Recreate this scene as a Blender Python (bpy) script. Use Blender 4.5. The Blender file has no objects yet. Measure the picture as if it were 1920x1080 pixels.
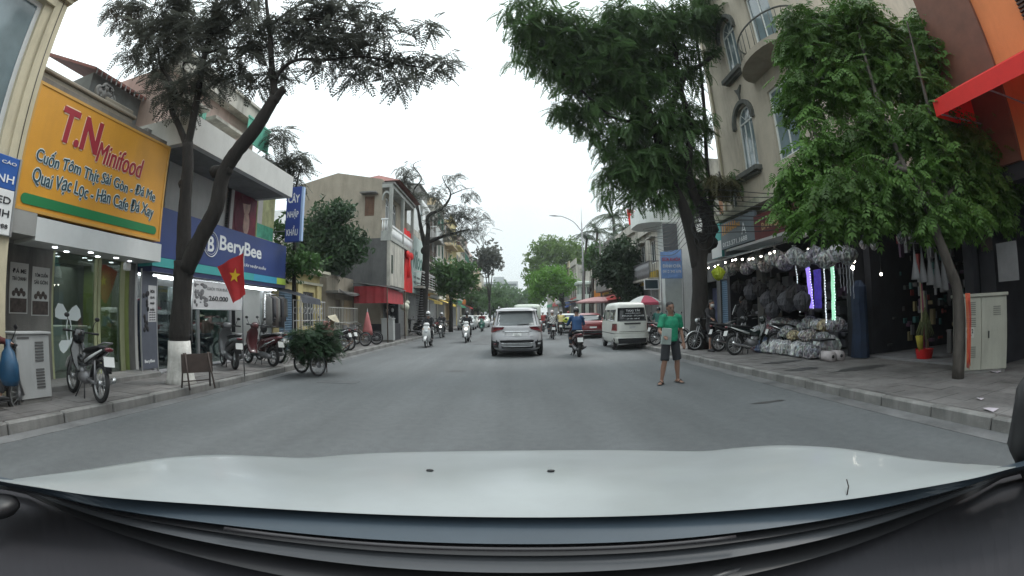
import bpy, bmesh, math, random
import numpy as np
from mathutils import Matrix, Vector
S = bpy.context.scene
COL = S.collection
R = math.radians
PI = math.pi
rnd = random.Random(7)

# ------------------------------------------------------------------ camera (a dash camera with a wide equidistant lens)
CAM_H = 1.45
PITCH, ROLL, FPX = R(3.299), R(-1.0), 870.95
cam = bpy.data.cameras.new('dash_camera')
camo = bpy.data.objects.new('dash_camera', cam)
COL.objects.link(camo)
S.camera = camo
cam.type = 'PANO'
cam.panorama_type = 'FISHEYE_LENS_POLYNOMIAL'
cam.sensor_width = 36
cam.sensor_fit = 'HORIZONTAL'
_f = FPX / 1920 * 36
cam.fisheye_polynomial_k0 = 0
cam.fisheye_polynomial_k1 = -1 / _f
cam.fisheye_polynomial_k2 = 0
cam.fisheye_polynomial_k3 = 0
cam.fisheye_polynomial_k4 = 0
cam.fisheye_fov = R(200)
cam.clip_start = 0.02
cam.clip_end = 3000
camo.matrix_world = Matrix.Translation((0, 0, CAM_H)) @ Matrix.Rotation(R(90) + PITCH, 4, 'X') @ Matrix.Rotation(ROLL, 4, 'Z')

# ------------------------------------------------------------------ overcast sky, one soft sun
w = bpy.data.worlds.new('World')
S.world = w
w.use_nodes = True
nt = w.node_tree
bg = nt.nodes['Background']
SUN_EL, SUN_AZ = R(56), R(48)
sky = nt.nodes.new('ShaderNodeTexSky')
sky.sky_type = 'NISHITA'
sky.sun_disc = False
sky.sun_elevation = SUN_EL
sky.sun_rotation = SUN_AZ
# overcast cloud sheet: brighter towards the zenith, as an overcast sky is
tc = nt.nodes.new('ShaderNodeTexCoord')
sx = nt.nodes.new('ShaderNodeSeparateXYZ')
nt.links.new(tc.outputs['Generated'], sx.inputs[0])
mr = nt.nodes.new('ShaderNodeMapRange')
mr.inputs['From Min'].default_value = 0.0
mr.inputs['From Max'].default_value = 1.0
mr.inputs['To Min'].default_value = 8.3
mr.inputs['To Max'].default_value = 24.0
nt.links.new(sx.outputs['Z'], mr.inputs['Value'])
cn = nt.nodes.new('ShaderNodeTexNoise')
cn.inputs['Scale'].default_value = 2.2
cn.inputs['Detail'].default_value = 4
nt.links.new(tc.outputs['Generated'], cn.inputs['Vector'])
cr = nt.nodes.new('ShaderNodeMapRange')
cr.inputs['From Min'].default_value = 0.3
cr.inputs['From Max'].default_value = 0.7
cr.inputs['To Min'].default_value = 0.88
cr.inputs['To Max'].default_value = 1.1
nt.links.new(cn.outputs[0], cr.inputs['Value'])
mm = nt.nodes.new('ShaderNodeMath')
mm.operation = 'MULTIPLY'
nt.links.new(mr.outputs[0], mm.inputs[0])
nt.links.new(cr.outputs[0], mm.inputs[1])
vs = nt.nodes.new('ShaderNodeVectorMath')
vs.operation = 'SCALE'
vs.inputs[0].default_value = (0.90, 0.985, 1.0)
nt.links.new(mm.outputs[0], vs.inputs['Scale'])
mx = nt.nodes.new('ShaderNodeMix')
mx.data_type = 'RGBA'
mx.inputs['Factor'].default_value = 0.93
nt.links.new(sky.outputs[0], mx.inputs[6])
nt.links.new(vs.outputs[0], mx.inputs[7])
nt.links.new(mx.outputs[2], bg.inputs['Color'])
bg.inputs['Strength'].default_value = 0.1

sl = bpy.data.lights.new('sun', 'SUN')
sl.energy = 1.5
sl.angle = R(18)
sl.color = (1.0, 0.97, 0.92)
so = bpy.data.objects.new('sun', sl)
COL.objects.link(so)
_d = Vector((math.sin(SUN_AZ) * math.cos(SUN_EL), math.cos(SUN_AZ) * math.cos(SUN_EL), math.sin(SUN_EL)))
so.rotation_euler = _d.to_track_quat('Z', 'Y').to_euler()

S.view_settings.view_transform = 'Standard'
S.view_settings.look = 'None'
S.view_settings.exposure = 0.1
S.view_settings.gamma = 1.0
S.view_settings.use_curve_mapping = False
S.cycles.max_bounces = 6
S.cycles.transparent_max_bounces = 12
S.cycles.caustics_reflective = False
S.cycles.caustics_refractive = False
S.cycles.use_denoising = True

# ------------------------------------------------------------------ measuring helper: photograph pixel -> place in the street
def ray(px, py):
    x = px - 960; y = 540 - py
    r = math.hypot(x, y); th = r / FPX; s = math.sin(th) / max(r, 1e-9)
    v = [x * s, y * s, math.cos(th)]
    c, s = math.cos(ROLL), math.sin(ROLL)
    v = [c * v[0] - s * v[1], s * v[0] + c * v[1], v[2]]
    c, s = math.cos(PITCH), math.sin(PITCH)
    return (v[0], c * v[2] - s * v[1], c * v[1] + s * v[2])

def P(px, py, X=None, Y=None, Z=None):
    v = ray(px, py)
    t = X / v[0] if X is not None else (Y / v[1] if Y is not None else (Z - CAM_H) / v[2])
    return Vector((v[0] * t, v[1] * t, v[2] * t + CAM_H))

# ------------------------------------------------------------------ materials
MATS = {}
def mat(name, col, rough=0.6, metal=0.0, var=0.12, vs=3.0, bump=0.0, bs=40.0, grime=0.0, gcol=None, coat=0.0,
        trans=0.0, emit=0.0, ecol=None, alpha=1.0, spec=0.5, stretch=(1, 1, 1), transl=0.0):
    if name in MATS:
        return MATS[name]
    m = bpy.data.materials.new(name)
    m.use_nodes = True
    n = m.node_tree; nn = n.nodes; L = n.links
    b = nn['Principled BSDF']
    b.inputs['Roughness'].default_value = rough
    b.inputs['Metallic'].default_value = metal
    b.inputs['Specular IOR Level'].default_value = spec
    if coat:
        b.inputs['Coat Weight'].default_value = coat
        b.inputs['Coat Roughness'].default_value = 0.08
    c4 = (col[0], col[1], col[2], 1)
    b.inputs['Base Color'].default_value = c4
    if emit:
        b.inputs['Emission Color'].default_value = (*(ecol or col), 1)
        b.inputs['Emission Strength'].default_value = emit
    if trans:
        b.inputs['Transmission Weight'].default_value = trans
    if alpha < 1:
        b.inputs['Alpha'].default_value = alpha
    if var or grime or bump:
        t = nn.new('ShaderNodeTexCoord')
        mp = nn.new('ShaderNodeMapping')
        mp.inputs['Scale'].default_value = stretch
        L.new(t.outputs['Object'], mp.inputs[0])
    if var:
        no = nn.new('ShaderNodeTexNoise')
        no.inputs['Scale'].default_value = vs
        no.inputs['Detail'].default_value = 6
        no.inputs['Roughness'].default_value = 0.62
        L.new(mp.outputs[0], no.inputs['Vector'])
        r = nn.new('ShaderNodeMapRange')
        r.inputs['From Min'].default_value = 0.3
        r.inputs['From Max'].default_value = 0.7
        r.inputs['To Min'].default_value = 1 - var
        r.inputs['To Max'].default_value = 1 + var
        L.new(no.outputs[0], r.inputs['Value'])
        v = nn.new('ShaderNodeVectorMath'); v.operation = 'SCALE'
        v.inputs[0].default_value = col[:3]
        L.new(r.outputs[0], v.inputs['Scale'])
        out = v.outputs[0]
        if grime:
            n2 = nn.new('ShaderNodeTexNoise')
            n2.inputs['Scale'].default_value = 1.0
            n2.inputs['Detail'].default_value = 7
            n2.inputs['Roughness'].default_value = 0.7
            m2 = nn.new('ShaderNodeMapping')
            m2.inputs['Scale'].default_value = (1.6, 1.6, 0.35)
            L.new(t.outputs['Object'], m2.inputs[0]); L.new(m2.outputs[0], n2.inputs['Vector'])
            r2 = nn.new('ShaderNodeMapRange')
            r2.inputs['From Min'].default_value = 0.46
            r2.inputs['From Max'].default_value = 0.68
            r2.inputs['To Max'].default_value = grime
            L.new(n2.outputs[0], r2.inputs['Value'])
            mi = nn.new('ShaderNodeMix'); mi.data_type = 'RGBA'
            L.new(r2.outputs[0], mi.inputs['Factor']); L.new(out, mi.inputs[6])
            g = gcol or tuple(c * 0.35 for c in col[:3])
            mi.inputs[7].default_value = (*g, 1)
            out = mi.outputs[2]
        L.new(out, b.inputs['Base Color'])
    if bump:
        nb = nn.new('ShaderNodeTexNoise')
        nb.inputs['Scale'].default_value = bs
        nb.inputs['Detail'].default_value = 5
        L.new(mp.outputs[0], nb.inputs['Vector'])
        bp = nn.new('ShaderNodeBump')
        bp.inputs['Strength'].default_value = bump
        bp.inputs['Distance'].default_value = 0.02
        L.new(nb.outputs[0], bp.inputs['Height'])
        L.new(bp.outputs[0], b.inputs['Normal'])
    if transl:
        tr = nn.new('ShaderNodeBsdfTranslucent')
        if var: L.new(out, tr.inputs['Color'])
        else: tr.inputs['Color'].default_value = c4
        ms = nn.new('ShaderNodeMixShader'); ms.inputs[0].default_value = transl
        L.new(b.outputs[0], ms.inputs[1]); L.new(tr.outputs[0], ms.inputs[2])
        L.new(ms.outputs[0], nn['Material Output'].inputs['Surface'])
    MATS[name] = m
    return m

def glass_mat(name, tint=(0.75, 0.85, 0.82), refl=0.14):
    m = bpy.data.materials.new(name); m.use_nodes = True
    n = m.node_tree; nn = n.nodes; L = n.links
    for x in list(nn):
        if x.type != 'OUTPUT_MATERIAL': nn.remove(x)
    t = nn.new('ShaderNodeBsdfTransparent'); t.inputs[0].default_value = (*tint, 1)
    g = nn.new('ShaderNodeBsdfGlossy'); g.inputs['Roughness'].default_value = 0.02
    lw = nn.new('ShaderNodeLayerWeight'); lw.inputs[0].default_value = 0.35
    a = nn.new('ShaderNodeMath'); a.operation = 'MULTIPLY_ADD'; a.inputs[1].default_value = 0.7; a.inputs[2].default_value = refl * 0.5
    L.new(lw.outputs['Fresnel'], a.inputs[0])
    ms = nn.new('ShaderNodeMixShader')
    L.new(a.outputs[0], ms.inputs[0]); L.new(t.outputs[0], ms.inputs[1]); L.new(g.outputs[0], ms.inputs[2])
    L.new(ms.outputs[0], [x for x in nn if x.type == 'OUTPUT_MATERIAL'][0].inputs[0])
    return m

# ------------------------------------------------------------------ mesh builder
SPLIT = {'downlight', 'glass_pane', 'door_post', 'light_tube', 'post', 'pole', 'pilaster', 'window_hood', 'column', 'stem', 'slat', 'louvre', 'window_sill', 'bow', 'banner_post', 'rack_frame', 'front_fork', 'indicator', 'counter', 'cards', 'handlebar', 'stand', 'garment', 'awning_frame', 'bracket', 'banner_stand', 'swingarm_'}
STUFFN = {'branches', 'ribs', 'vent_slats', 'roof_edge', 'bristles', 'railing', 'balustrade', 'mint_railing', 'wrapped_cable', 'scrollwork', 'cable_coil', 'tin_roof_', 'slat_canopy', 'shop_goods', 'straps', 'decal_'}
class MB:
    def __init__(s, T=None):
        s.v = []; s.f = []; s.m = []; s.s = []; s.cuts = []; s.T = T or Matrix()
    def _add(s, vs, fs, mi=0, smooth=False):
        o = len(s.v); T = s.T; s.cuts.append((o, len(s.f)))
        s.v += [tuple(T @ Vector(v)) for v in vs]
        flip = T.to_3x3().determinant() < 0
        for f in fs:
            f = [i + o for i in f]
            if flip: f.reverse()
            s.f.append(f); s.m.append(mi); s.s.append(smooth)
        return s
    def box(s, x0, x1, y0, y1, z0, z1, mi=0, c=0.0):
        if x0 > x1: x0, x1 = x1, x0
        if y0 > y1: y0, y1 = y1, y0
        if z0 > z1: z0, z1 = z1, z0
        if c <= 0:
            vs = [(x, y, z) for z in (z0, z1) for x, y in ((x0, y0), (x1, y0), (x1, y1), (x0, y1))]
            return s._add(vs, [(3, 2, 1, 0), (4, 5, 6, 7), (0, 1, 5, 4), (1, 2, 6, 5), (2, 3, 7, 6), (3, 0, 4, 7)], mi)
        c = min(c, (x1 - x0) * .45, (y1 - y0) * .45, (z1 - z0) * .45)
        def ring(z, d):
            return [(x0 + d, y0 + c, z), (x0 + c, y0 + d, z), (x1 - c, y0 + d, z), (x1 - d, y0 + c, z), (x1 - d, y1 - c, z), (x1 - c, y1 - d, z), (x0 + c, y1 - d, z), (x0 + d, y1 - c, z)]
        vs = ring(z0, c) + ring(z0 + c, 0) + ring(z1 - c, 0) + ring(z1, c)
        # bottom and top rings shrink by c
        vs[0:8] = [(x0 + c, y0 + c, z0)] * 0 + [(max(x0 + c, min(x1 - c, v[0])), max(y0 + c, min(y1 - c, v[1])), z0) for v in vs[0:8]]
        vs[24:32] = [(max(x0 + c, min(x1 - c, v[0])), max(y0 + c, min(y1 - c, v[1])), z1) for v in vs[24:32]]
        fs = [tuple(reversed(range(8))), tuple(range(24, 32))]
        for k in range(3):
            for i in range(8):
                j = (i + 1) % 8
                fs.append((k * 8 + i, k * 8 + j, k * 8 + 8 + j, k * 8 + 8 + i))
        return s._add(vs, fs, mi)
    def quad(s, a, b, c, d, mi=0):
        return s._add([a, b, c, d], [(0, 1, 2, 3)], mi)
    def poly(s, pts, th, axis=(0, 0, 1), mi=0):
        """a flat outline pushed along axis by th (closed solid)"""
        n = len(pts); ax = Vector(axis) * th
        vs = [tuple(Vector(p)) for p in pts] + [tuple(Vector(p) + ax) for p in pts]
        fs = [tuple(reversed(range(n))), tuple(range(n, 2 * n))] + [(i, (i + 1) % n, n + (i + 1) % n, n + i) for i in range(n)]
        return s._add(vs, fs, mi)
    def loft(s, path, rad, n=10, up=(0, 0, 1), mi=0, smooth=True, cap=True, pw=1.0):
        """rings along path; rad: list of r or (side, up)"""
        path = [Vector(p) for p in path]; up = Vector(up); vs = []; N = len(path)
        prev = None
        for i, p in enumerate(path):
            t = (path[min(i + 1, N - 1)] - path[max(i - 1, 0)]).normalized()
            a = t.cross(up)
            if a.length < 1e-3: a = prev.copy() if prev is not None else t.cross(Vector((1, 0, 0)))
            a.normalize()
            if prev is not None and a.dot(prev) < 0: a = -a
            prev = a
            b = a.cross(t).normalized()
            r = rad[i] if isinstance(rad, (list, tuple)) else rad
            ra, rb = r if isinstance(r, (list, tuple)) else (r, r)
            for k in range(n):
                th = 2 * PI * k / n
                cs, sn = math.cos(th), math.sin(th)
                if pw != 1.0:
                    cs = math.copysign(abs(cs) ** pw, cs); sn = math.copysign(abs(sn) ** pw, sn)
                vs.append(tuple(p + a * (ra * cs) + b * (rb * sn)))
        fs = []
        for i in range(N - 1):
            for k in range(n):
                j = (k + 1) % n
                fs.append((i * n + k, i * n + j, (i + 1) * n + j, (i + 1) * n + k))
        if cap:
            fs.append(tuple(reversed(range(n)))); fs.append(tuple(range((N - 1) * n, N * n)))
        # orientation
        return s._add(vs, [tuple(reversed(f)) for f in fs], mi, smooth)
    def cyl(s, a, b, r, r2=None, n=12, mi=0, smooth=True):
        return s.loft([a, b], [r, r if r2 is None else r2], n, mi=mi, smooth=smooth)
    def torus(s, c, R_, r, axis='x', n=24, k=8, mi=0, rb=None):
        vs = []; fs = []
        for i in range(n):
            a = 2 * PI * i / n
            for j in range(k):
                b = 2 * PI * j / k
                q = R_ + r * math.cos(b); h = (rb or r) * math.sin(b)
                y, z = q * math.cos(a), q * math.sin(a)
                p = (h, y, z) if axis == 'x' else ((y, h, z) if axis == 'y' else (y, z, h))
                vs.append((c[0] + p[0], c[1] + p[1], c[2] + p[2]))
        for i in range(n):
            for j in range(k):
                i2, j2 = (i + 1) % n, (j + 1) % k
                fs.append((i * k + j, i2 * k + j, i2 * k + j2, i * k + j2))
        return s._add(vs, fs, mi, True)
    def ball(s, c, r, n=10, k=8, mi=0, jit=0.0, rg=None):
        rx, ry, rz = r if isinstance(r, (list, tuple)) else (r, r, r)
        vs = [(c[0], c[1], c[2] - rz)]; fs = []
        for i in range(1, k):
            ph = PI * i / k - PI / 2
            for j in range(n):
                th = 2 * PI * j / n
                q = 1 + (rg.uniform(-jit, jit) if jit else 0)
                vs.append((c[0] + rx * q * math.cos(ph) * math.cos(th), c[1] + ry * q * math.cos(ph) * math.sin(th), c[2] + rz * q * math.sin(ph)))
        vs.append((c[0], c[1], c[2] + rz)); e = len(vs) - 1
        for j in range(n):
            fs.append((0, 1 + (j + 1) % n, 1 + j)); fs.append((e, e - n + j, e - n + (j + 1) % n))
        for i in range(k - 2):
            for j in range(n):
                a = 1 + i * n + j; b = 1 + i * n + (j + 1) % n
                fs.append((a, b, b + n, a + n))
        return s._add(vs, fs, mi, True)
    def mesh(s, name, mats):
        me = bpy.data.meshes.new(name)
        me.from_pydata(s.v, [], s.f)
        for m in (mats if isinstance(mats, (list, tuple)) else [mats]): me.materials.append(m)
        me.polygons.foreach_set('material_index', s.m)
        me.polygons.foreach_set('use_smooth', s.s)
        me.update()
        return me
    def build(s, name, mats, parent=None, **k):
        if name in SPLIT and len(s.cuts) > 1:
            for (va, fa), (vb, fb) in zip(s.cuts, s.cuts[1:] + [(len(s.v), len(s.f))]):
                q = MB(); q.v = s.v[va:vb]; q.f = [[i - va for i in f] for f in s.f[fa:fb]]; q.m = s.m[fa:fb]; q.s = s.s[fa:fb]
                o = link(name, q.mesh(name, mats), parent, **k)
            return o
        o = link(name, s.mesh(name, mats), parent, **k)
        if name in STUFFN and parent is not None: o['kind'] = 'stuff'
        return o

def link(name, data, parent=None, loc=None, rz=None, kind=None):
    o = bpy.data.objects.new(name, data)
    COL.objects.link(o)
    if parent is not None: o.parent = parent
    if loc is not None: o.location = loc
    if rz is not None: o.rotation_euler = (0, 0, rz)
    if kind: o['kind'] = kind
    return o

def tag(o, label=None, cat=None, group=None, kind=None):
    if label: o['label'] = label
    if cat: o['category'] = cat
    if group: o['group'] = group
    if kind: o['kind'] = kind
    return o

def thing(name, label, cat, loc=(0, 0, 0), rz=0.0, group=None):
    o = link(name, None, None, loc, rz)
    o.empty_display_size = 0.2
    return tag(o, label, cat, group)

def copy_tree(o, parent=None):
    c = o.copy(); COL.objects.link(c)
    if parent is not None:
        c.parent = parent
    for ch in o.children: copy_tree(ch, c)
    return c

def clone(o, label, loc, rz=0.0, group=None, scale=None):
    c = copy_tree(o)
    c.location = loc; c.rotation_euler = (0, 0, rz); c['label'] = label
    if group: c['group'] = group
    if scale: c.scale = scale
    return c

def bevel(o, wd=0.01, seg=2, ang=35):
    m = o.modifiers.new('bevel', 'BEVEL'); m.width = wd; m.segments = seg; m.limit_method = 'ANGLE'; m.angle_limit = R(ang)
    return o

def crv(pts, n=6):
    """Catmull-Rom through points"""
    pts = [Vector(p) for p in pts]
    if len(pts) < 3: return pts
    q = [pts[0] * 2 - pts[1]] + pts + [pts[-1] * 2 - pts[-2]]
    out = []
    for i in range(1, len(q) - 2):
        a, b, c, d = q[i - 1:i + 3]
        for k in range(n):
            t = k / n
            out.append(0.5 * ((2 * b) + (c - a) * t + (2 * a - 5 * b + 4 * c - d) * t * t + (3 * b - a - 3 * c + d) * t ** 3))
    out.append(pts[-1])
    return out

def lerpl(vals, m):
    """resample a list of radii to m values"""
    n = len(vals)
    out = []
    for i in range(m):
        t = i / (m - 1) * (n - 1); k = min(int(t), n - 2); u = t - k
        out.append(vals[k] * (1 - u) + vals[k + 1] * u)
    return out

def text(name, body, wd, ht, M, m, parent=None, depth=0.006, bold=0.0, shear=0.0, arc=None):
    """lettering as real relief: centred box wd x ht in the local XY of matrix M, facing +Z"""
    c = bpy.data.curves.new('t', 'FONT'); c.body = body; c.shear = shear; c.extrude = 0.02
    c.resolution_u = 3
    t = bpy.data.objects.new('t', c)
    me = t.to_mesh()
    v = np.empty(len(me.vertices) * 3, 'f'); me.vertices.foreach_get('co', v); v = v.reshape(-1, 3)
    if len(v) == 0: return None
    lo = v.min(0); hi = v.max(0)
    if bold:
        t.to_mesh_clear(); c.offset = min(bold, .022); me = t.to_mesh()
        v = np.empty(len(me.vertices) * 3, 'f'); me.vertices.foreach_get('co', v); v = np.clip(v.reshape(-1, 3), lo - .05, hi + .05)
    fs = [tuple(p.vertices) for p in me.polygons]
    t.to_mesh_clear(); bpy.data.objects.remove(t); bpy.data.curves.remove(c)
    u = (v - (lo + hi) / 2) / (hi - lo)
    if ht is None: ht = wd * (hi[1] - lo[1]) / (hi[0] - lo[0])
    if wd is None: wd = ht * (hi[0] - lo[0]) / (hi[1] - lo[1])
    x = u[:, 0] * wd; y = u[:, 1] * ht; z = (u[:, 2] + 0.5) * depth
    if arc is not None: y = y + arc(u[:, 0])
    b = MB(M); b._add(np.stack([x, y, z], 1).tolist(), fs)
    return b.build(name, m, parent)

def face_m(x, y, z, facing):
    """matrix for flat things: local X to the reader's right, local Y up, local Z out. facing '+x','-x','-y'"""
    if facing == '+x': r = Matrix(((0, 0, 1), (1, 0, 0), (0, 1, 0)))     # reader looks along -x: his right is +y
    elif facing == '-x': r = Matrix(((0, 0, -1), (-1, 0, 0), (0, 1, 0)))
    else: r = Matrix(((1, 0, 0), (0, 0, -1), (0, 1, 0)))                 # '-y'
    return Matrix.Translation((x, y, z)) @ r.to_4x4()
# ------------------------------------------------------------------ shared materials
def asphalt():
    m = bpy.data.materials.new('asphalt'); m.use_nodes = True; n = m.node_tree; nn = n.nodes; L = n.links; b = nn['Principled BSDF']
    t = nn.new('ShaderNodeTexCoord'); out = None
    def noise(sc, stretch, lo, hi, a, c, det=5):
        mp = nn.new('ShaderNodeMapping'); mp.inputs['Scale'].default_value = stretch; L.new(t.outputs['Object'], mp.inputs[0])
        no = nn.new('ShaderNodeTexNoise'); no.inputs['Scale'].default_value = sc; no.inputs['Detail'].default_value = det; L.new(mp.outputs[0], no.inputs['Vector'])
        r = nn.new('ShaderNodeMapRange'); r.inputs['From Min'].default_value = lo; r.inputs['From Max'].default_value = hi; r.inputs['To Min'].default_value = a; r.inputs['To Max'].default_value = c; L.new(no.outputs[0], r.inputs['Value']); return r.outputs[0], no
    parts = [noise(.5, (1, .5, 1), .35, .65, .86, 1.12)[0], noise(1.3, (1, .035, 1), .35, .65, .86, 1.10)[0], noise(90, (1, 1, 1), .3, .7, .72, 1.28, 2)[0], noise(9, (1, 1, 1), .3, .7, .90, 1.1)[0]]
    for p in parts:
        if out is None: out = p; continue
        q = nn.new('ShaderNodeMath'); q.operation = 'MULTIPLY'; L.new(out, q.inputs[0]); L.new(p, q.inputs[1]); out = q.outputs[0]
    v = nn.new('ShaderNodeVectorMath'); v.operation = 'SCALE'; v.inputs[0].default_value = (.106, .114, .119); L.new(out, v.inputs['Scale']); L.new(v.outputs[0], b.inputs['Base Color'])
    b.inputs['Roughness'].default_value = .78
    bp = nn.new('ShaderNodeBump'); bp.inputs['Strength'].default_value = .6; bp.inputs['Distance'].default_value = .01; _, no = noise(140, (1, 1, 1), 0, 1, 0, 1, 3); L.new(no.outputs[0], bp.inputs['Height']); L.new(bp.outputs[0], b.inputs['Normal'])
    return m
M_asph = asphalt()
M_asph_old = mat('asphalt_fine', (0.142, 0.155, 0.163), 0.85, var=0.22, vs=0.6, bump=0.5, bs=160, grime=0.45, gcol=(0.105, 0.114, 0.118))
M_pave = mat('paving', (0.165, 0.158, 0.155), 0.85, var=0.3, vs=0.9, bump=0.4, bs=60, grime=0.85, gcol=(0.075, 0.07, 0.068))
M_kerb = mat('kerb_stone', (0.21, 0.207, 0.20), 0.85, var=0.3, vs=2.5, bump=0.5, bs=60, grime=0.75)
M_gut = mat('gutter', (0.14, 0.142, 0.145), 0.85, var=0.3, vs=1.5, bump=0.4, bs=60, grime=0.6)
M_bark = mat('bark', (0.022, 0.019, 0.017), 0.95, var=0.4, vs=9, bump=1.0, bs=22, stretch=(1, 1, .3))
M_barkL = mat('bark_pale', (0.075, 0.066, 0.058), 0.95, var=0.35, vs=9, bump=1.0, bs=22, stretch=(1, 1, .3))
M_lime = mat('limewash', (0.62, 0.61, 0.58), 0.9, var=0.2, vs=5, bump=0.6, bs=20, grime=0.7, gcol=(0.2, .19, .17))
M_blk = mat('black_plastic', (0.018, 0.018, 0.02), 0.45, var=0.15)
M_tyre = mat('tyre_rubber', (0.022, 0.022, 0.023), 0.85, var=0.3, vs=12)
M_chr = mat('chrome', (0.62, 0.63, 0.64), 0.22, 0.95, var=0.06)
M_alu = mat('aluminium', (0.48, 0.49, 0.5), 0.4, 0.8, var=0.1)
M_steel = mat('dull_steel', (0.24, 0.24, 0.25), 0.5, 0.6, var=0.2, vs=8)
M_rust = mat('rusty_iron', (0.10, 0.065, 0.05), 0.85, 0.2, var=0.4, vs=8)
M_white = mat('white_paint', (0.74, 0.75, 0.75), 0.55, var=0.07, grime=0.12)
M_cream = mat('cream_plaster', (0.56, 0.50, 0.36), 0.85, var=0.12, vs=1.5, bump=.2, grime=0.4)
M_dirtyw = mat('stained_white_plaster', (0.46, 0.44, 0.39), 0.9, var=0.15, vs=1.5, bump=.25, grime=0.85, gcol=(0.13, 0.13, 0.12))
M_greyp = mat('grey_cement', (0.20, 0.195, 0.185), 0.9, var=0.2, vs=1.2, bump=.3, grime=0.7, gcol=(0.08, .08, .078))
M_dgrey = mat('dark_cement', (0.10, 0.10, 0.10), 0.9, var=0.25, vs=1.2, bump=.3, grime=0.6)
M_beige = mat('beige_plaster', (0.31, 0.275, 0.22), 0.9, var=0.14, vs=1.1, bump=.25, grime=0.6, gcol=(0.17, .15, .12))
M_tan = mat('tan_plaster', (0.47, 0.37, 0.24), 0.9, var=0.14, vs=1.1, bump=.25, grime=0.5)
M_yel = mat('yellow_plaster', (0.55, 0.47, 0.24), 0.9, var=0.12, vs=1.1, bump=.2, grime=0.45)
M_orpl = mat('orange_plaster', (0.60, 0.20, 0.07), 0.85, var=0.1, vs=1.1, bump=.2, grime=0.2)
M_pink = mat('pink_plaster', (0.55, 0.42, 0.37), 0.9, var=0.1, vs=1.1, bump=.2, grime=0.4)
M_mint = mat('mint_paint', (0.16, 0.50, 0.38), 0.7, var=0.15, vs=3, grime=0.3)
M_green = mat('green_paint', (0.05, 0.20, 0.14), 0.6, var=0.2, vs=3)
M_roofr = mat('red_roof', (0.21, 0.075, 0.06), 0.75, var=0.25, vs=2, bump=.3, grime=0.4)
M_metalroof = mat('metal_sheet', (0.30, 0.30, 0.30), 0.55, 0.4, var=0.25, vs=2, grime=0.6)
M_pane = mat('dark_glass', (0.035, 0.05, 0.055), 0.07, var=0.2, vs=0.8, spec=0.9)
M_panel = mat('pale_glass', (0.16, 0.21, 0.23), 0.08, var=0.3, vs=0.8, spec=0.9)
M_wood = mat('brown_wood', (0.14, 0.075, 0.045), 0.7, var=0.3, vs=6, stretch=(1, 1, .2))
M_dwood = mat('dark_wood', (0.05, 0.035, 0.03), 0.7, var=0.3, vs=6)
M_red = mat('red_fabric', (0.52, 0.030, 0.035), 0.75, var=0.15, vs=3)
M_yelf = mat('yellow_star', (0.85, 0.55, 0.03), 0.7, var=0.05)
M_navy = mat('navy_sign', (0.030, 0.055, 0.20), 0.45, var=0.1, vs=1.2, grime=.25, gcol=(.05, .07, .15))
M_shut = mat('shutter_metal', (0.27, 0.27, 0.27), 0.5, 0.5, var=0.2, grime=.4)
M_shutb = mat('blue_shutter', (0.10, 0.17, 0.25), 0.5, 0.3, var=0.2, grime=.4)
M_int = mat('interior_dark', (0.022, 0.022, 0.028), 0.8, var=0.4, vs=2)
M_intg = mat('interior_grey', (0.22, 0.22, 0.23), 0.8, var=0.2, vs=2)
M_lampw = mat('lit_tube', (1, 1, 1), emit=6, ecol=(0.9, 0.97, 1), var=0)
M_bulb = mat('lit_bulb', (1, 1, 1), emit=22, ecol=(1.0, 0.93, 0.8), var=0)
M_skin = mat('skin', (0.24, 0.135, 0.095), 0.55, var=0.08, vs=6)
M_hair = mat('hair_black', (0.012, 0.011, 0.011), 0.6, var=0.3, vs=30)
M_ink = mat('black_lettering', (0.02, 0.02, 0.025), 0.6, var=0)
M_wlet = mat('white_lettering', (0.78, 0.80, 0.82), 0.5, var=0)
G_shop = glass_mat('shop_glass')
G_car = glass_mat('car_glass', (0.25, 0.3, 0.3), 0.2)

# ------------------------------------------------------------------ ground, road, pavements, kerbs
KL, KR_ = -5.90, 5.10         # kerb lines, left and right
def sheet(name, x0, x1, y0, y1, z, m, nx=1, ny=1):
    b = MB(); vs = []; fs = []
    for j in range(ny + 1):
        for i in range(nx + 1):
            vs.append((x0 + (x1 - x0) * i / nx, y0 + (y1 - y0) * j / ny, z))
    for j in range(ny):
        for i in range(nx):
            a = j * (nx + 1) + i; fs.append((a, a + 1, a + nx + 2, a + nx + 1))
    b._add(vs, fs)
    return b.build(name, m, kind='structure')
sheet('ground', -900, 900, -300, 1500, -0.03, mat('far_ground', (0.13, 0.13, 0.12), 0.9, var=.2, vs=.05))
road = sheet('road', KL, KR_, -30, 620, 0.0, M_asph)
gl = MB(); gl.box(KL, KL + .32, -30, 620, -.02, .006); gl.box(KR_ - .34, KR_, -30, 620, -.02, .006)
gl.build('gutter', M_gut, road, kind='stuff')
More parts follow.
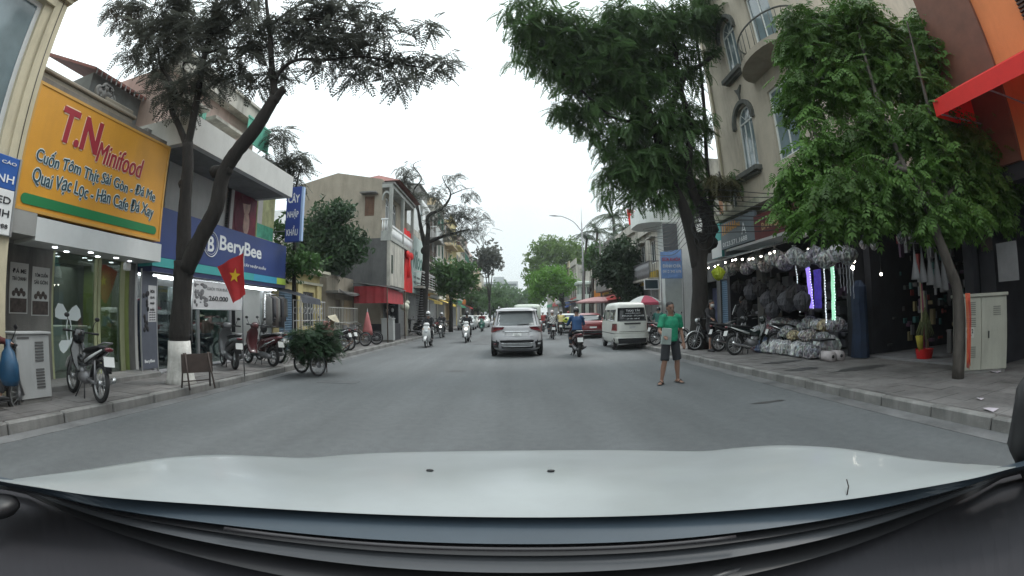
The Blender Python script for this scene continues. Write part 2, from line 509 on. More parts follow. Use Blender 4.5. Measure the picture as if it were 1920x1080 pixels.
# lengthwise patches and tar seams on the carriageway, each a thin layer of its own
pt = MB()
for (x0, x1, y0, y1) in ((3.2, 3.9, 20, 27), (-2.2, -1.2, 23, 33), (-4.3, -3.4, 9.5, 9.9)):
    pt.box(x0, x1, y0, y1, -.01, .004)
pt.build('tar_seam', mat('tar', (0.092, 0.096, 0.10), 0.8, var=.3, vs=2), road, kind='stuff')
pl = MB(); pl.box(-40, KL - .16, -30, 620, -.02, .15)
pavL = pl.build('pavement', M_pave, kind='structure')
pr = MB(); pr.box(KR_ + .16, 40, -30, 620, -.02, .15)
pavR = pr.build('pavement', M_pave, kind='structure')
kb = MB(); kb.box(0, .155, .004, .986, -.03, .152, c=.018)
kme = kb.mesh('kerb_stone', M_kerb)
kb2 = MB()
for side, x in ((pavL, KL - .157), (pavR, KR_ + .002)):
    for i in range(62):
        o = link('kerb_stone', kme, side, (x + rnd.uniform(-.006, .006), -2 + i, rnd.uniform(-.006, .004)))
    kb2.box(x, x + .155, 60.004, 620, -.03, .15)
kb2.build('far_kerb', M_kerb, road, kind='stuff')
# paving joints: tile courses near the camera, laid one by one as thin slabs where the photo could show them
tl = MB()
for x0, x1, Y1 in ((-7.5, KL - .18, 22), (KR_ + .18, 8.1, 22)):
    y = 1.0
    while y < Y1:
        xx = x0
        while xx < x1 - .1:
            h = rnd.uniform(0, .006)
            tl.box(xx, min(xx + .392, x1), y, y + .392, .1, .152 + h)
            xx += .4
        y += .4
tl.build('paving_tile', M_pave, pavL, kind='stuff')
# stains, drains
sb = MB()
for (x, y, a, b_) in ((3.9, 6.3, .35, .07), (5.9, 8.2, .5, .2), (6.9, 7.4, .8, .22), (6.3, 9.6, .7, .15), (-1.5, 12, .3, .15)):
    z = .162 if x > KR_ else .005
    pts = [(x + a * math.cos(t) * rnd.uniform(.7, 1.1), y + b_ * math.sin(t) * rnd.uniform(.7, 1.2), z) for t in [k * PI / 8 for k in range(16)]]
    sb._add(pts, [tuple(range(16))])
sb.build('stain', mat('oil_stain', (0.05, 0.05, 0.05), .6, var=.4, vs=4), road, kind='stuff')
# ------------------------------------------------------------------ buildings
class Bld:
    """a building whose street front lies in the plane x = xf; u runs along the street, w out towards it, z up"""
    def __init__(s, name, label, side, xf, y0, z0=0.15, cat='building', group=None):
        s.root = thing(name, label, cat, (xf, y0, z0), 0, group)
        s.side = side
        k = 1 if side == 'L' else -1
        s.A = Matrix(((0, k, 0, 0), (1, 0, 0, 0), (0, 0, 1, 0), (0, 0, 0, 1)))
        s.k = k; s.o = Vector((xf, y0, z0))
    def mb(s): return MB(s.A)
    def loc(s, p):
        """world point -> local u,w,z"""
        d = Vector(p) - s.o
        return Vector((d.y, d.x * s.k, d.z))
    def face(s, u, w, z):
        """matrix for lettering on the street front; local coordinates of the root"""
        if s.k == 1:
            return face_m(w, u, z, '+x')
        return face_m(-w, u, z, '-x')

def wallgrid(mb, u0, u1, z0, z1, ops, w1=0.0, th=0.2, mi=0):
    zs = sorted({z0, z1, *[min(max(o[2], z0), z1) for o in ops], *[min(max(o[3], z0), z1) for o in ops]})
    for a, b in zip(zs, zs[1:]):
        if b - a < 1e-4: continue
        cut = sorted([(o[0], o[1]) for o in ops if o[2] < b - 1e-4 and o[3] > a + 1e-4])
        c = u0
        for (p, q) in cut:
            if p > c + 1e-4: mb.box(c, p, w1 - th, w1, a, b, mi)
            c = max(c, q)
        if c < u1 - 1e-4: mb.box(c, u1, w1 - th, w1, a, b, mi)

WIN = {}
def window(B, u0, u1, z0, z1, w=-0.06, fm=None, pm=None, nv=2, nh=1, bars=False, arch=False, fw=0.06):
    fm = fm or M_white; pm = pm or M_pane
    W, H = round(u1 - u0, 3), round(z1 - z0, 3)
    key = (W, H, nv, nh, bars, arch, fm.name, pm.name, B.k, fw)
    if key not in WIN:
        b = B.mb(); d = .05
        if arch:
            r = W / 2; zc = H - r; N = 10
            for i in range(N):
                a0, a1 = PI * i / N, PI * (i + 1) / N
                o = [(r + r * math.cos(a), zc + r * math.sin(a)) for a in (a0, a1)]
                q = [(r + (r - fw) * math.cos(a), zc + (r - fw) * math.sin(a)) for a in (a0, a1)]
                b._add([(o[0][0], 0, o[0][1]), (o[1][0], 0, o[1][1]), (q[1][0], 0, q[1][1]), (q[0][0], 0, q[0][1]),
                        (o[0][0], -d, o[0][1]), (o[1][0], -d, o[1][1]), (q[1][0], -d, q[1][1]), (q[0][0], -d, q[0][1])],
                       [(0, 1, 2, 3), (7, 6, 5, 4), (0, 4, 5, 1), (3, 2, 6, 7)])
            for a in (PI / 4, PI / 2, 3 * PI / 4):
                b.cyl((r, -d / 2, zc), (r + (r - fw) * math.cos(a), -d / 2, zc + (r - fw) * math.sin(a)), .014, n=4)
            HH = zc
            b.box(fw, W - fw, -d, 0, zc - fw / 2, zc + fw / 2)
        else:
            HH = H
            b.box(fw, W - fw, -d, 0, H - fw, H)
        b.box(0, fw, -d, 0, 0, HH); b.box(W - fw, W, -d, 0, 0, HH)
        b.box(fw, W - fw, -d, 0, 0, fw)
        for i in range(1, nv):
            x = W * i / nv; b.box(x - fw * .4, x + fw * .4, -d + .004, -.004, fw, HH - fw)
        for i in range(1, nh):
            z = HH * i / nh; b.box(fw, W - fw, -d + .008, -.008, z - fw * .3, z + fw * .3)
        if bars:
            n = max(3, int(W / .12))
            for i in range(1, n):
                b.box(W * i / n - .006, W * i / n + .006, .02, .032, .0, HH)
            for z in (.15 * HH, .5 * HH, .85 * HH): b.box(0, W, .016, .036, z - .008, z + .008)
        f = b.mesh('window', fm)
        p = B.mb()
        if arch:
            r = W / 2; zc = H - r
            pts = [(0.01, -.03, .01), (W - .01, -.03, .01)] + [(r + (r - .01) * math.cos(a), -.03, zc + (r - .01) * math.sin(a)) for a in [PI * i / 12 for i in range(13)]]
            p._add(pts, [tuple(range(len(pts)))])
        else:
            p.box(.01, W - .01, -.034, -.026, .01, H - .01)
        WIN[key] = (f, p.mesh('pane', pm))
    f, p = WIN[key]
    q = B.A @ Vector((u0, w, z0))
    o = link('window', f, B.root, q)
    link('pane', p, o)
    return o

def rollshutter(B, u0, u1, z0, z1, w=-0.08, m=None, name='roller_shutter'):
    b = B.mb(); n = int((z1 - z0) / .09)
    vs = []
    for i in range(n + 1):
        z = z0 + (z1 - z0) * i / n
        for dz, dw in ((0, 0), (.06, .018)):
            if i == n and dz: continue
            vs += [(u0, w + dw, z + dz), (u1, w + dw, z + dz)]
    fs = [(i * 2, i * 2 + 1, i * 2 + 3, i * 2 + 2) for i in range(len(vs) // 2 - 1)]
    b._add(vs, fs)
    return b.build(name, m or M_shut, B.root)

def balcony(B, u0, u1, z, out=0.9, m=None, rail='bars', rm=None, w=0.0, th=.12, h=.95):
    b = B.mb(); b.box(u0, u1, w + .001, w + out, z - th, z)
    o = b.build('balcony', m or M_dirtyw, B.root)
    r = B.mb(); rm = rm or M_steel
    if rail == 'solid':
        r.box(u0, u1, w + out - .12, w + out - .002, z + .001, z + h); r.box(u0, u0 + .12, w, w + out - .12, z + .001, z + h); r.box(u1 - .12, u1, w, w + out - .12, z + .001, z + h)
        r.box(u0 - .02, u1 + .02, w + out - .16, w + out + .03, z + h, z + h + .06)
        r.build('parapet', m or M_dirtyw, o)
    else:
        n = int((u1 - u0) / .13)
        for i in range(n + 1):
            u = u0 + .03 + (u1 - u0 - .06) * i / n
            if rail == 'baluster' and n: r.loft([(u, w + out - .08, z + .0), (u, w + out - .08, z + h * .3), (u, w + out - .08, z + h * .6), (u, w + out - .08, z + h)], [.03, .05, .028, .035], 6)
            elif rail == 'bars': r.box(u - .009, u + .009, w + out - .06, w + out - .042, z, z + h)
        for s_ in (u0 + .02, u1 - .04):
            for i in range(1, 5):
                ww = w + out * i / 5 - .03; r.box(s_, s_ + .018, ww, ww + .018, z, z + h)
        if rail == 'rails':
            for k in range(5): r.cyl((u0, w + out - .05, z + .12 + h * .2 * k), (u1, w + out - .05, z + .12 + h * .2 * k), .018, n=6)
        r.box(u0, u1, w + out - .08, w + out - .02, z + h, z + h + .05)
        r.box(u0, u0 + .05, w, w + out - .08, z + h, z + h + .05); r.box(u1 - .05, u1, w, w + out - .08, z + h, z + h + .05)
        r.build('railing', rm, o)
    return o

def awning(B, u0, u1, z0, z1, out, m, w=0.01, val=.2, name='awning'):
    b = B.mb(); n = max(2, int((u1 - u0) / .25))
    for i in range(n):
        a, c = u0 + (u1 - u0) * i / n, u0 + (u1 - u0) * (i + 1) / n
        s = .012 if i % 2 else 0
        b.quad((a, w, z1 + s), (c, w, z1 + s), (c, w + out, z0 + s), (a, w + out, z0 + s))
        b.quad((a, w + out, z0 + s), (c, w + out, z0 + s), (c, w + out + .01, z0 - val), (a, w + out + .01, z0 - val))
    o = b.build(name, m, B.root)
    p = B.mb()
    for u in (u0 + .03, u1 - .03):
        p.cyl((u, w, z0 - .03), (u, w + out - .02, z0 - .02), .014, n=5); p.cyl((u, w, z1 - .02), (u, w + out - .02, z0 - .02), .014, n=5)
    p.build('awning_frame', M_steel, o)
    return o

def signboard(B, u0, u1, z0, z1, w, m, lines=(), fm=None, th=.12, name='sign_board'):
    b = B.mb(); b.box(u0, u1, w - th, w, z0, z1, 0, c=.01)
    o = b.build(name, [m], B.root)
    if fm:
        f = B.mb()
        for (a, c, d, e) in ((u0, u1, z0, z0 + .03), (u0, u1, z1 - .03, z1), (u0, u0 + .03, z0 + .03, z1 - .03), (u1 - .03, u1, z0 + .03, z1 - .03)):
            f.box(a, c, w, w + .012, d, e)
        f.build('sign_frame', fm, o)
    for (body, uc, zc, wd, ht, mm_) in lines:
        text('lettering', body, wd, ht, B.face(uc, w + .002, zc), mm_, o)
    return o

NEON = []
def sgn(name, c): return mat(name, c, .5, var=.06)
SG = [sgn('sign_white', (.72, .73, .73)), sgn('sign_red', (.50, .03, .03)), sgn('sign_blue', (.04, .10, .36)), sgn('sign_green', (.03, .24, .12)),
      sgn('sign_yellow', (.70, .50, .08)), sgn('sign_teal', (.06, .38, .38)), sgn('sign_orange', (.62, .22, .04))]

def shophouse(side, xf, y0, y1, H, fl, wm, label, rg, roof='flat', gm=None, name='shophouse', words=None, shop='shutter', awn=None, detail=True, group=None, fronts=None, depth=14, wins=None):
    B = Bld(name, label, side, xf, y0, cat='building', group=group)
    L_ = y1 - y0; g = 3.3
    fh = (H - g) / fl
    ops = []; specs = []
    nw = max(1, round(L_ / 2.3))
    for k in range(fl):
        zb = g + fh * k
        st = rg.choice(['door', 'win', 'win', 'wide']) if wins is None else wins
        for i in range(nw):
            c = L_ * (i + .5) / nw
            ww = {'door': .55, 'win': .5, 'wide': L_ / nw * .42}[st]
            a, b_ = zb + (.08 if st == 'door' else .95), zb + min(2.35, fh - .35)
            ops.append((c - ww, c + ww, a, b_)); specs.append((st, k))
    go = (.35, L_ - .35, .0, 2.75)
    ops.append(go)
    b = B.mb()
    wallgrid(b, 0, L_, 0, H, ops)
    b.box(0, .2, -depth, -.2, 0, H); b.box(L_ - .2, L_, -depth, -.2, 0, H); b.box(.2, L_ - .2, -depth, -depth + .2, 0, H)
    b.box(.2, L_ - .2, -depth + .2, -.2, H - .3, H - .05)
    for k in range(fl): b.box(.2, L_ - .2, -2.5, -.2, g + fh * k - .25, g + fh * k - .06)
    b.box(.2, L_ - .2, -2.6, -2.5, 0, H - .3, 0)
    b.build('wall', wm, B.root)
    fm = rg.choice([M_white, M_green, M_wood, M_alu]); pmn = rg.choice([M_pane, M_pane, M_panel])
    for o, (st, k) in zip(ops, specs):
        window(B, o[0], o[1], o[2], o[3], fm=fm, pm=pmn, nv=3 if st == 'wide' else 2, nh=2 if st == 'door' else 1, bars=(detail and rg.random() < .3))
        if st == 'win' and detail:
            s_ = B.mb(); s_.box(o[0] - .1, o[1] + .1, .002, .3, o[3] + .12, o[3] + .19); s_.build('window_hood', wm, B.root)
    for k in range(fl):
        r = rg.random()
        z = g + fh * k
        if r < .65:
            balcony(B, .1, L_ - .1, z, rg.choice([.7, .9, 1.1]), rail=rg.choice(['bars', 'baluster', 'solid', 'rails']), m=wm if rg.random() < .5 else M_dirtyw, rm=rg.choice([M_steel, M_white, M_green, M_rust]))
        else:
            c = B.mb(); c.box(-.02, L_ + .0, .002, .14, z - .1, z + .05); c.build('string_course', M_dirtyw, B.root)
    # ground floor
    gm = gm or M_shut
    if shop == 'shutter': rollshutter(B, .352, L_ - .352, 0.02, 2.75, m=gm)
    else:
        bb = B.mb(); bb.box(.36, L_ - .36, -2.4, -2.3, .02, 2.7); bb.build('shop_back', M_int, B.root)
        sh = B.mb()
        for q in range(int(L_ * 2)):
            a = rg.uniform(.4, L_ - .8); hh = rg.uniform(.3, 1.7); sh.box(a, a + rg.uniform(.2, .5), -1.6, -1.2 + rg.uniform(-.2, .3), .02, hh, c=.02)
        sh.build('shop_goods', rg.choice([SG[0], SG[4], M_intg]), B.root, kind='stuff')
    wd = words or rg.choice(['NHÀ THUỐC', 'CẮT TÓC', 'GIÀY DÉP', 'QUÀ TẶNG', 'THỜI TRANG', 'BÁNH MÌ', 'ĐIỆN MÁY', 'CÀ PHÊ', 'VĂN PHÒNG PHẨM'])
    sm = rg.choice(SG)
    signboard(B, .15, L_ - .15, 2.95, 3.75, .16, sm, [] if not words else [(wd, L_ / 2, 3.35, (L_ - .3) * .8, .4, M_wlet if sm is not SG[0] else M_ink)], fm=M_alu)
    if awn: awning(B, .1, L_ - .1, 2.45, 2.9, 1.2, awn, w=.02)
    # roof
    if roof == 'flat':
        p = B.mb(); p.box(-.05, L_ + .0, -.3, .22, H + .001, H + .14)
        p.box(0, L_, -.16, 0, H + .14, H + .85 * rg.uniform(.5, 1.2))
        p.build('cornice', wm, B.root)
        if rg.random() < .6:
            t = B.mb(); t.cyl((L_ * .5, -3, H), (L_ * .5, -3, H + 1.5), .5, n=14); t.ball((L_ * .5, -3, H + 1.5), (.5, .5, .15), 14, 6)
            t.build('water_tank', M_alu, B.root)
    elif roof == 'gable':
        p = B.mb(); rp = [(-.2, .5, H), (-.2, -depth / 2, H + 1.9), (-.2, -depth, H)]
        p.poly(rp, L_ + .4, (1, 0, 0)); p.build('roof', M_roofr, B.root)
    else:
        p = B.mb(); p.box(0, L_, -4, -1, H, H + 2.4); p.build('roof_room', wm, B.root)
        q = B.mb(); q.poly([(-.1, -.8, H + 2.4), (-.1, -.8, H + 2.46), (-.1, -4.2, H + 3.0), (-.1, -4.2, H + 2.94)], L_ + .2, (1, 0, 0)); q.build('roof', M_metalroof, B.root)
    if detail:
        a = B.mb(); u = rg.uniform(.3, L_ - 1.2); z = g + rg.choice([0, fh]) + .4
        if z < H - 1:
            a.box(u, u + .8, .02, .34, z, z + .55, c=.02); ac = a.build('air_conditioner', M_white, B.root)
            f = B.mb(); f.torus((u + .27, .345, z + .27), .2, .012, 'y', 16, 4); f.cyl((u + .27, .33, z + .27), (u + .27, .35, z + .27), .06, n=8); f.build('fan_grille', M_steel, ac)
    return B
# ================================================================== LEFT SIDE, near to far
# ---- cream corner building with a big window (nearest, left)
B = Bld('corner_building', 'cream corner building with one big upper window beside the orange food sign', 'L', -7.5, -5.0)
u1 = 8.90            # its end towards the orange sign
b = B.mb()
wallgrid(b, 0, u1, 0, 9.0, [(4.6, 8.42, 3.45, 6.28), (.5, 8.6, 0, 2.35), (.6, 3.9, 3.45, 6.28)], th=.35)
b.box(0, u1, -10, -2.6, 0, 9.0); b.box(0, .35, -2.6, -.35, 0, 9); b.box(u1 - .3, u1, -2.6, -.35, 0, 9.0); b.box(.35, u1 - .3, -2.6, -.35, 2.6, 3.3)
b.build('wall', M_cream, B.root)
for (a, c) in ((4.6, 8.42), (.6, 3.9)):
    window(B, a, c, 3.45, 6.28, w=-.1, fm=M_white, pm=M_panel, nv=2, fw=.09)
c = B.mb()
c.box(4.4, 8.62, .002, .07, 6.28, 6.42); c.box(4.4, 8.62, .002, .05, 3.3, 3.45)
c.box(8.62, u1 - .001, .002, .05, 2.9, 6.42)
c.build('window_surround', M_cream, B.root)
c = B.mb(); c.box(-.1, u1 + .06, -.2, .10, 6.50, 6.6); c.box(-.1, u1 + .12, -.2, .17, 6.601, 6.72); c.box(-.1, u1 + .2, -.2, .26, 6.721, 6.82); c.build('cornice', M_cream, B.root)
d = B.mb(); d.box(6.0, 8.5, -1.2, -1.1, 0, 2.35); d.build('shop_back', M_int, B.root)
d = B.mb(); d.box(7.35, 8.35, -.30, -.26, .1, 2.12); do = d.build('door', mat('navy_door', (.012, .015, .045), .35, var=.2), B.root)
d = B.mb()
for q in ((7.33, 7.36, .1, 2.14), (8.34, 8.37, .1, 2.14), (7.36, 8.34, 2.12, 2.15)): d.box(q[0], q[1], -.27, -.22, q[2], q[3])
d.build('door_frame', M_alu, do)
d = B.mb(); d.box(8.0, 8.03, -.258, -.25, 1.1, 1.5); d.box(8.12, 8.14, -.258, -.25, 1.2, 1.45); d.build('sticker', M_wlet, do)
cab = B.mb(); cab.cyl((8.80, .056, 2.5), (8.78, .056, 6.5), .008, n=5); cab.build('cable', M_blk, B.root)

# blue and white sign on it
T = thing('wall_sign', 'blue and white shop sign cut off at the left edge, under the big window', 'sign', (-7.42, 2.2, 2.57))
b = MB(); b.box(-.06, 0, 0, 1.66, .68, 1.18, c=.01); b.build('sign_head', mat('sign_blue_bright', (.025, .10, .36), .4, var=.06), T)
b = MB(); b.box(-.06, 0, 0, 1.66, 0, .678, c=.01); b.build('sign_panel', M_white, T)
b = MB(); b.box(-.07, .006, 1.661, 1.70, -.01, 1.19); b.build('sign_frame', M_alu, T)
for (l, wd, ht, z, m_) in (('VIỆN ÁNH', 1.20, .20, .84, M_wlet), ('QUẢNG CÁO', .9, .07, 1.08, M_wlet), ('ĐÈN LED', .95, .13, .53, M_ink), ('IN ẢNH', .80, .14, .34, M_ink), ('0225 588 988', .8, .06, .13, M_ink)):
    text('lettering', l, wd, ht, face_m(.003, 1.60 - wd / 2, z, '+x'), m_, T, bold=.01)

# ---- the minifood shop
B = Bld('food_shop', 'grey and green minifood shop with lit soffit and white canopy under the orange sign', 'L', -8.35, 3.9)
L_ = 4.0
b = B.mb()
b.box(0, 1.55, -.2, 0, .1, 2.5)                                  # grey front pier with the two posters
b.box(0, L_, -6, -5.8, 0, 5.6); b.box(L_ - .18, L_, -5.8, -.0, 0, 5.6); b.box(0, .15, -5.8, -.2, 0, 5.6)
b.box(.15, L_ - .18, -5.8, -.2, 5.3, 5.5); b.box(.0, L_, .001, .62, 2.9, 5.2)
b.build('wall', M_greyp, B.root)
b = B.mb(); b.box(.16, L_ - .19, -3.2, -3.1, .1, 2.45); b.box(L_ - .20, L_ - .185, -3.1, -.02, .1, 2.45)
b.build('inner_wall', mat('green_inner_wall', (0.21, 0.27, 0.09), .7, var=.12), B.root)
b = B.mb(); b.box(-.02, L_, -5.8, .85, -.1, .10, c=.01); b.build('step', M_kerb, B.root)
b = B.mb(); b.box(.55, L_ - .02, .02, .86, 2.44, 2.82); b.build('canopy', mat('canopy_white', (.62, .64, .64), .5, var=.05, grime=.1), B.root)
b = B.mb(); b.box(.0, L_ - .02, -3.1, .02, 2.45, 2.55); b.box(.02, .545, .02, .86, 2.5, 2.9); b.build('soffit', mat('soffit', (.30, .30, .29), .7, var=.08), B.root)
lp = B.mb()
for (u, w_) in ((1.25, .5), (2.1, .6), (2.95, .45), (1.75, .2), (2.6, .22), (3.5, .3)):
    lp.cyl((u, w_, 2.427), (u, w_, 2.438), .055, n=12)
lp.build('downlight', M_lampw, B.root)
# glass front
for (a, c) in ((1.60, 2.72), (2.92, 3.52)):
    g = B.mb(); g.box(a, c, -.03, -.022, .1, 2.44); g.build('glass_pane', G_shop, B.root)
g = B.mb()
for (a, c) in ((1.55, 1.60), (2.72, 2.80), (2.83, 2.91), (3.52, 3.66)): g.box(a, c, -.07, .0, .1, 2.44)
g.build('door_post', mat('pale_green_metal', (.42, .45, .27), .4, .3, var=.06), B.root)
# posters
for k, (a, z0, l1, l2) in enumerate(((.52, 1.28, 'ĐÁ ME', 'TRÀ CHANH'), (1.05, 1.25, 'TÔM CUỐN', 'SÀI GÒN'))):
    p = B.mb(); p.box(a, a + .43, .002, .014, z0, z0 + .86); po = p.build('poster', mat('poster_grey', (.50, .51, .50), .5, var=.05), B.root)
    text('lettering', l1, .32, .09, B.face(a + .215, .016, z0 + .73), M_ink, po, bold=.015)
    text('lettering', l2, .33, .08, B.face(a + .215, .016, z0 + .60), M_ink, po, bold=.015)
    p = B.mb()
    for q in range(5): p.ball((a + .1 + q * .06, .016, z0 + .34 + .05 * (q % 2)), (.045, .006, .05), 8, 5)
    p.box(a + .02, a + .41, .014, .018, z0 + .02, z0 + .26); p.build('printed_picture', mat('poster_dark', (.07, .055, .05), .5, var=.5, vs=14), po)
# white bow decal on the glass
p = B.mb()
def petal(c, r1, r2, ang):
    ca, sa = math.cos(ang), math.sin(ang)
    pts = []
    for (x, y) in ((0, -.05), (.22, -.16), (.34, -.12), (.36, .02), (.30, .14), (.18, .13), (0, .05)):
        x *= r1; y *= r2; pts.append((c[0] + ca * x - sa * y, .004, c[1] + sa * x + ca * y))
    p.poly(pts, .004, (0, 1, 0))
cx_, cz = 1.98, 1.02
for (a, r) in ((R(20), 1.0), (R(155), 1.0)): petal((cx_, cz + .22), 1.0 * r, 1, a)
for (a, r) in ((R(-155), .9), (R(10), .9)): petal((cx_ + .05, cz - .25), .95 * r, .8, a)
p.torus((0, 0, 0), .001, .0005, 'y', 3, 3)
for i in range(16):
    a0, a1 = 2 * PI * i / 16, 2 * PI * (i + 1) / 16
    f = lambda a, k: (cx_ + .03 + (.075 * k) * math.cos(a), .006, cz - .02 + (.25 * (k * .5 + .5)) * math.sin(a))
    p.quad(f(a0, 1), f(a1, 1), f(a1, .6), f(a0, .6))
p.build('decal', mat('decal_white', (.68, .75, .76), .5, var=0), B.root)
# counter inside, dim
p = B.mb(); p.box(2.1, 3.4, -1.6, -1.1, .1, 1.05, c=.02); p.build('counter', M_white, B.root)
p = B.mb(); p.torus((3.2, .55, 2.28), .07, .02, 'y', 16, 6); p.cyl((3.2, .55, 2.3), (3.2, .55, 2.44), .02, n=6); p.box(3.12, 3.28, .5, .62, 2.2, 2.36, c=.02); p.build('security_camera', M_white, B.root)
# parapet above the sign with a shell ornament
p = B.mb(); p.box(-.02, 2.9, .2, .45, 5.2, 5.38, c=.02); p.box(-.02, 2.96, .15, .50, 5.381, 5.46, c=.02); p.box(2.0, 2.9, .2, .42, 5.461, 5.58, c=.02)
p.build('parapet', M_beige, B.root)
p = B.mb()
for i, (dx, dz, r) in enumerate(((0, 0, .15), (.14, .03, .13), (-.12, .02, .10), (.26, -.02, .09), (.05, .13, .10), (.18, .15, .06))):
    p.torus((1.95 + dx, .32, 5.62 + dz), r, .045, 'y', 14, 6); p.ball((1.95 + dx, .32, 5.62 + dz), (r * .7, .06, r * .7), 8, 6)
p.build('shell_ornament', M_kerb, B.root)

T = thing('shop_sign', 'big orange sign lettered T.N Minifood over the lit shop', 'sign', (-7.5, 3.92, 3.02))
b = MB(); b.box(-.16, 0, 0, 3.9, 0, 2.13, c=.01); b.build('sign_board', mat('sign_amber', (.66, .31, .03), .45, var=.09, vs=1.2, grime=.22, gcol=(.42, .20, .04)), T)
b = MB(); b.box(-.02, .014, .0, .05, .05, 2.13); b.box(-.02, .014, 0.0, 3.9, 0.0, .05); b.box(-.02, .014, 3.85, 3.9, .05, 2.13); b.box(-.02, .014, .05, 3.85, 2.08, 2.13); b.build('sign_frame', mat('sign_amber_trim', (.58, .32, .07), .5, var=.05), T)
b = MB(); pts = [(.004, .20 + .085 * math.cos(a), .19 + .085 * math.sin(a)) for a in [PI / 2 + PI * i / 8 for i in range(9)]] + [(.004, 3.66 + .085 * math.cos(a), .21 + .085 * math.sin(a)) for a in [-PI / 2 + PI * i / 8 for i in range(9)]]
b.poly(pts, .008, (1, 0, 0)); b.build('green_stripe', mat('sign_stripe_green', (.01, .19, .06), .5, var=.03), T)
mw = mat('pale_outline', (.80, .62, .45), .5, var=0); mr_ = mat('crimson_lettering', (.33, .015, .03), .5, var=0)
def lett(body, yc, zc, wd, ht, m, bold, x, shear=.15, arc=None, T=T):
    text('lettering', body, wd, ht, face_m(x, yc, zc, '+x'), m, T, bold=bold, shear=shear, arc=arc)
def outl(body, yc, zc, wd, ht, m, d, shear, arc=None):
    for (dy, dz) in ((d, 0), (-d, 0), (0, d), (0, -d)): lett(body, yc + dy, zc + dz, wd, ht, m, 0, .0025 + .0004 * (dy > 0) + .0008 * (dz > 0) + .0006 * (dz < 0), shear, arc)
outl('T.N', 1.22, 1.60, 1.02, .60, mw, .042, .1); lett('T.N', 1.22, 1.60, 1.02, .60, mr_, .022, .010, .1)
for d_ in (-.012, .012): lett('T.N', 1.22 + d_, 1.60, 1.02, .60, mr_, .022, .0105 + d_ * .02, .1)
outl('Minifood', 2.40, 1.38, 1.38, .40, mw, .024, .25); [lett('Minifood', 2.40 + e, 1.38, 1.38, .40, mr_, 0, .0100 + .0008 * i, .25) for i, e in enumerate((-.009, 0, .009))]
wob = lambda u: .02 * np.sin(u * 21)
md = mat('teal_black_lettering', (.02, .055, .075), .5, var=0); mp_ = mat('pale_blue_outline', (.62, .72, .74), .5, var=0)
for (bd, zc, ht) in (('Cuốn Tôm Thịt Sài Gòn - Đá Me', .93, .32), ('Quai Vạc Lọc - Hàn Cafe Đá Xay', .56, .32)):
    outl(bd, 1.95, zc, 3.30, ht, mp_, .020, .1, wob); [lett(bd, 1.95 + e, zc, 3.30, ht, md, 0, .0100 + .0008 * i, .1, wob) for i, e in enumerate((-.005, .005))]
# ---- clothes shop with the navy sign
B = Bld('clothes_shop', 'white clothes shop with deep grey balcony soffit above a navy Bery Bee sign', 'L', -8.4, 7.92)
L_ = 6.75
b = B.mb()
wallgrid(b, 0, L_, 2.3, 5.10, [(.01, .9, 2.4, 5.1)])
b.box(0, L_, -7, -6.8, 0, 5.1); b.box(0, .12, -6.8, 0, 0, 2.3); b.box(L_ - .15, L_, -6.8, 0, 0, 2.3)
b.build('wall', mat('off_white_plaster', (.60, .60, .58), .85, var=.08, vs=1.2, grime=.15), B.root)
b = B.mb(); b.box(.01, .9, -.6, -.5, 2.4, 5.1); b.build('side_recess', M_dgrey, B.root)
lv = B.mb()
for i in range(24): lv.box(.02, .34, -.3, -.02, 2.6 + i * .1, 2.63 + i * .1)
lv.build('louvre', M_rust, B.root)
b = B.mb(); b.box(0.12, L_ - .15, -4.4, -4.3, 0, 2.9); b.build('back_wall', mat('shop_wall_blue', (.07, .085, .12), .7, var=.15), B.root)
b = B.mb(); b.box(.12, L_ - .15, -4.3, .5, 2.45, 2.52); b.build('ceiling', M_white, B.root)
b = B.mb(); b.box(-.0, L_, -6.8, .55, -.1, .04); b.build('floor', M_intg, B.root)
tb = B.mb()
for w_ in (.30, .12, -1.0, -1.8, -2.6, -3.5):
    tb.box(.4, L_ - .5, w_, w_ + .07, 2.40, 2.44)
for w_, a in ((.10, .3), (.25, .5), (.42, .2)): tb.box(a, L_ - .4, w_, w_ + .04, 2.17, 2.21)
tb.build('light_tube', M_lampw, B.root)
b = B.mb(); b.box(.2, L_ - .3, .08, .48, 2.212, 2.24); b.build('lamp_tray', M_white, B.root)
# balcony slab with a plain white band, and the house set back above
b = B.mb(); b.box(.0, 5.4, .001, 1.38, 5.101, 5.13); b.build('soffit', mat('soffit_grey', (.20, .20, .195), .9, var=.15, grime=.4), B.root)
b = B.mb(); b.box(-.02, 5.45, 1.20, 1.40, 5.09, 5.78); b.box(-.02, .16, -2.4, 1.20, 5.09, 5.78); b.box(5.27, 5.45, -2.4, 1.2, 5.09, 5.78); b.box(.16, 5.27, -2.4, 1.2, 5.131, 5.25)
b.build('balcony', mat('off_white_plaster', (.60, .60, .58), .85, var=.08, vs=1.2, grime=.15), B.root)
b = B.mb()
wallgrid(b, 1.0, 6.4, 5.25, 8.1, [(2.05, 2.9, 6.6, 7.3), (3.2, 4.6, 6.2, 7.2)], w1=-1.0)
b.box(1.0, 1.2, -6, -1.2, 5.25, 8.1); b.box(6.2, 6.4, -6, -1.2, 5.25, 8.1); b.box(1.2, 6.2, -6, -1.2, 7.9, 8.0)
b.build('upper_wall', M_pink, B.root)
window(B, 2.05, 2.9, 6.6, 7.3, w=-1.08, fm=M_green, nv=2)
window(B, 3.2, 4.6, 6.2, 7.2, w=-1.08, fm=M_green, nv=3)
b = B.mb(); b.box(2.94, 3.14, -.999, -.86, 5.9, 7.5); b.build('mint_pilaster', M_mint, B.root)
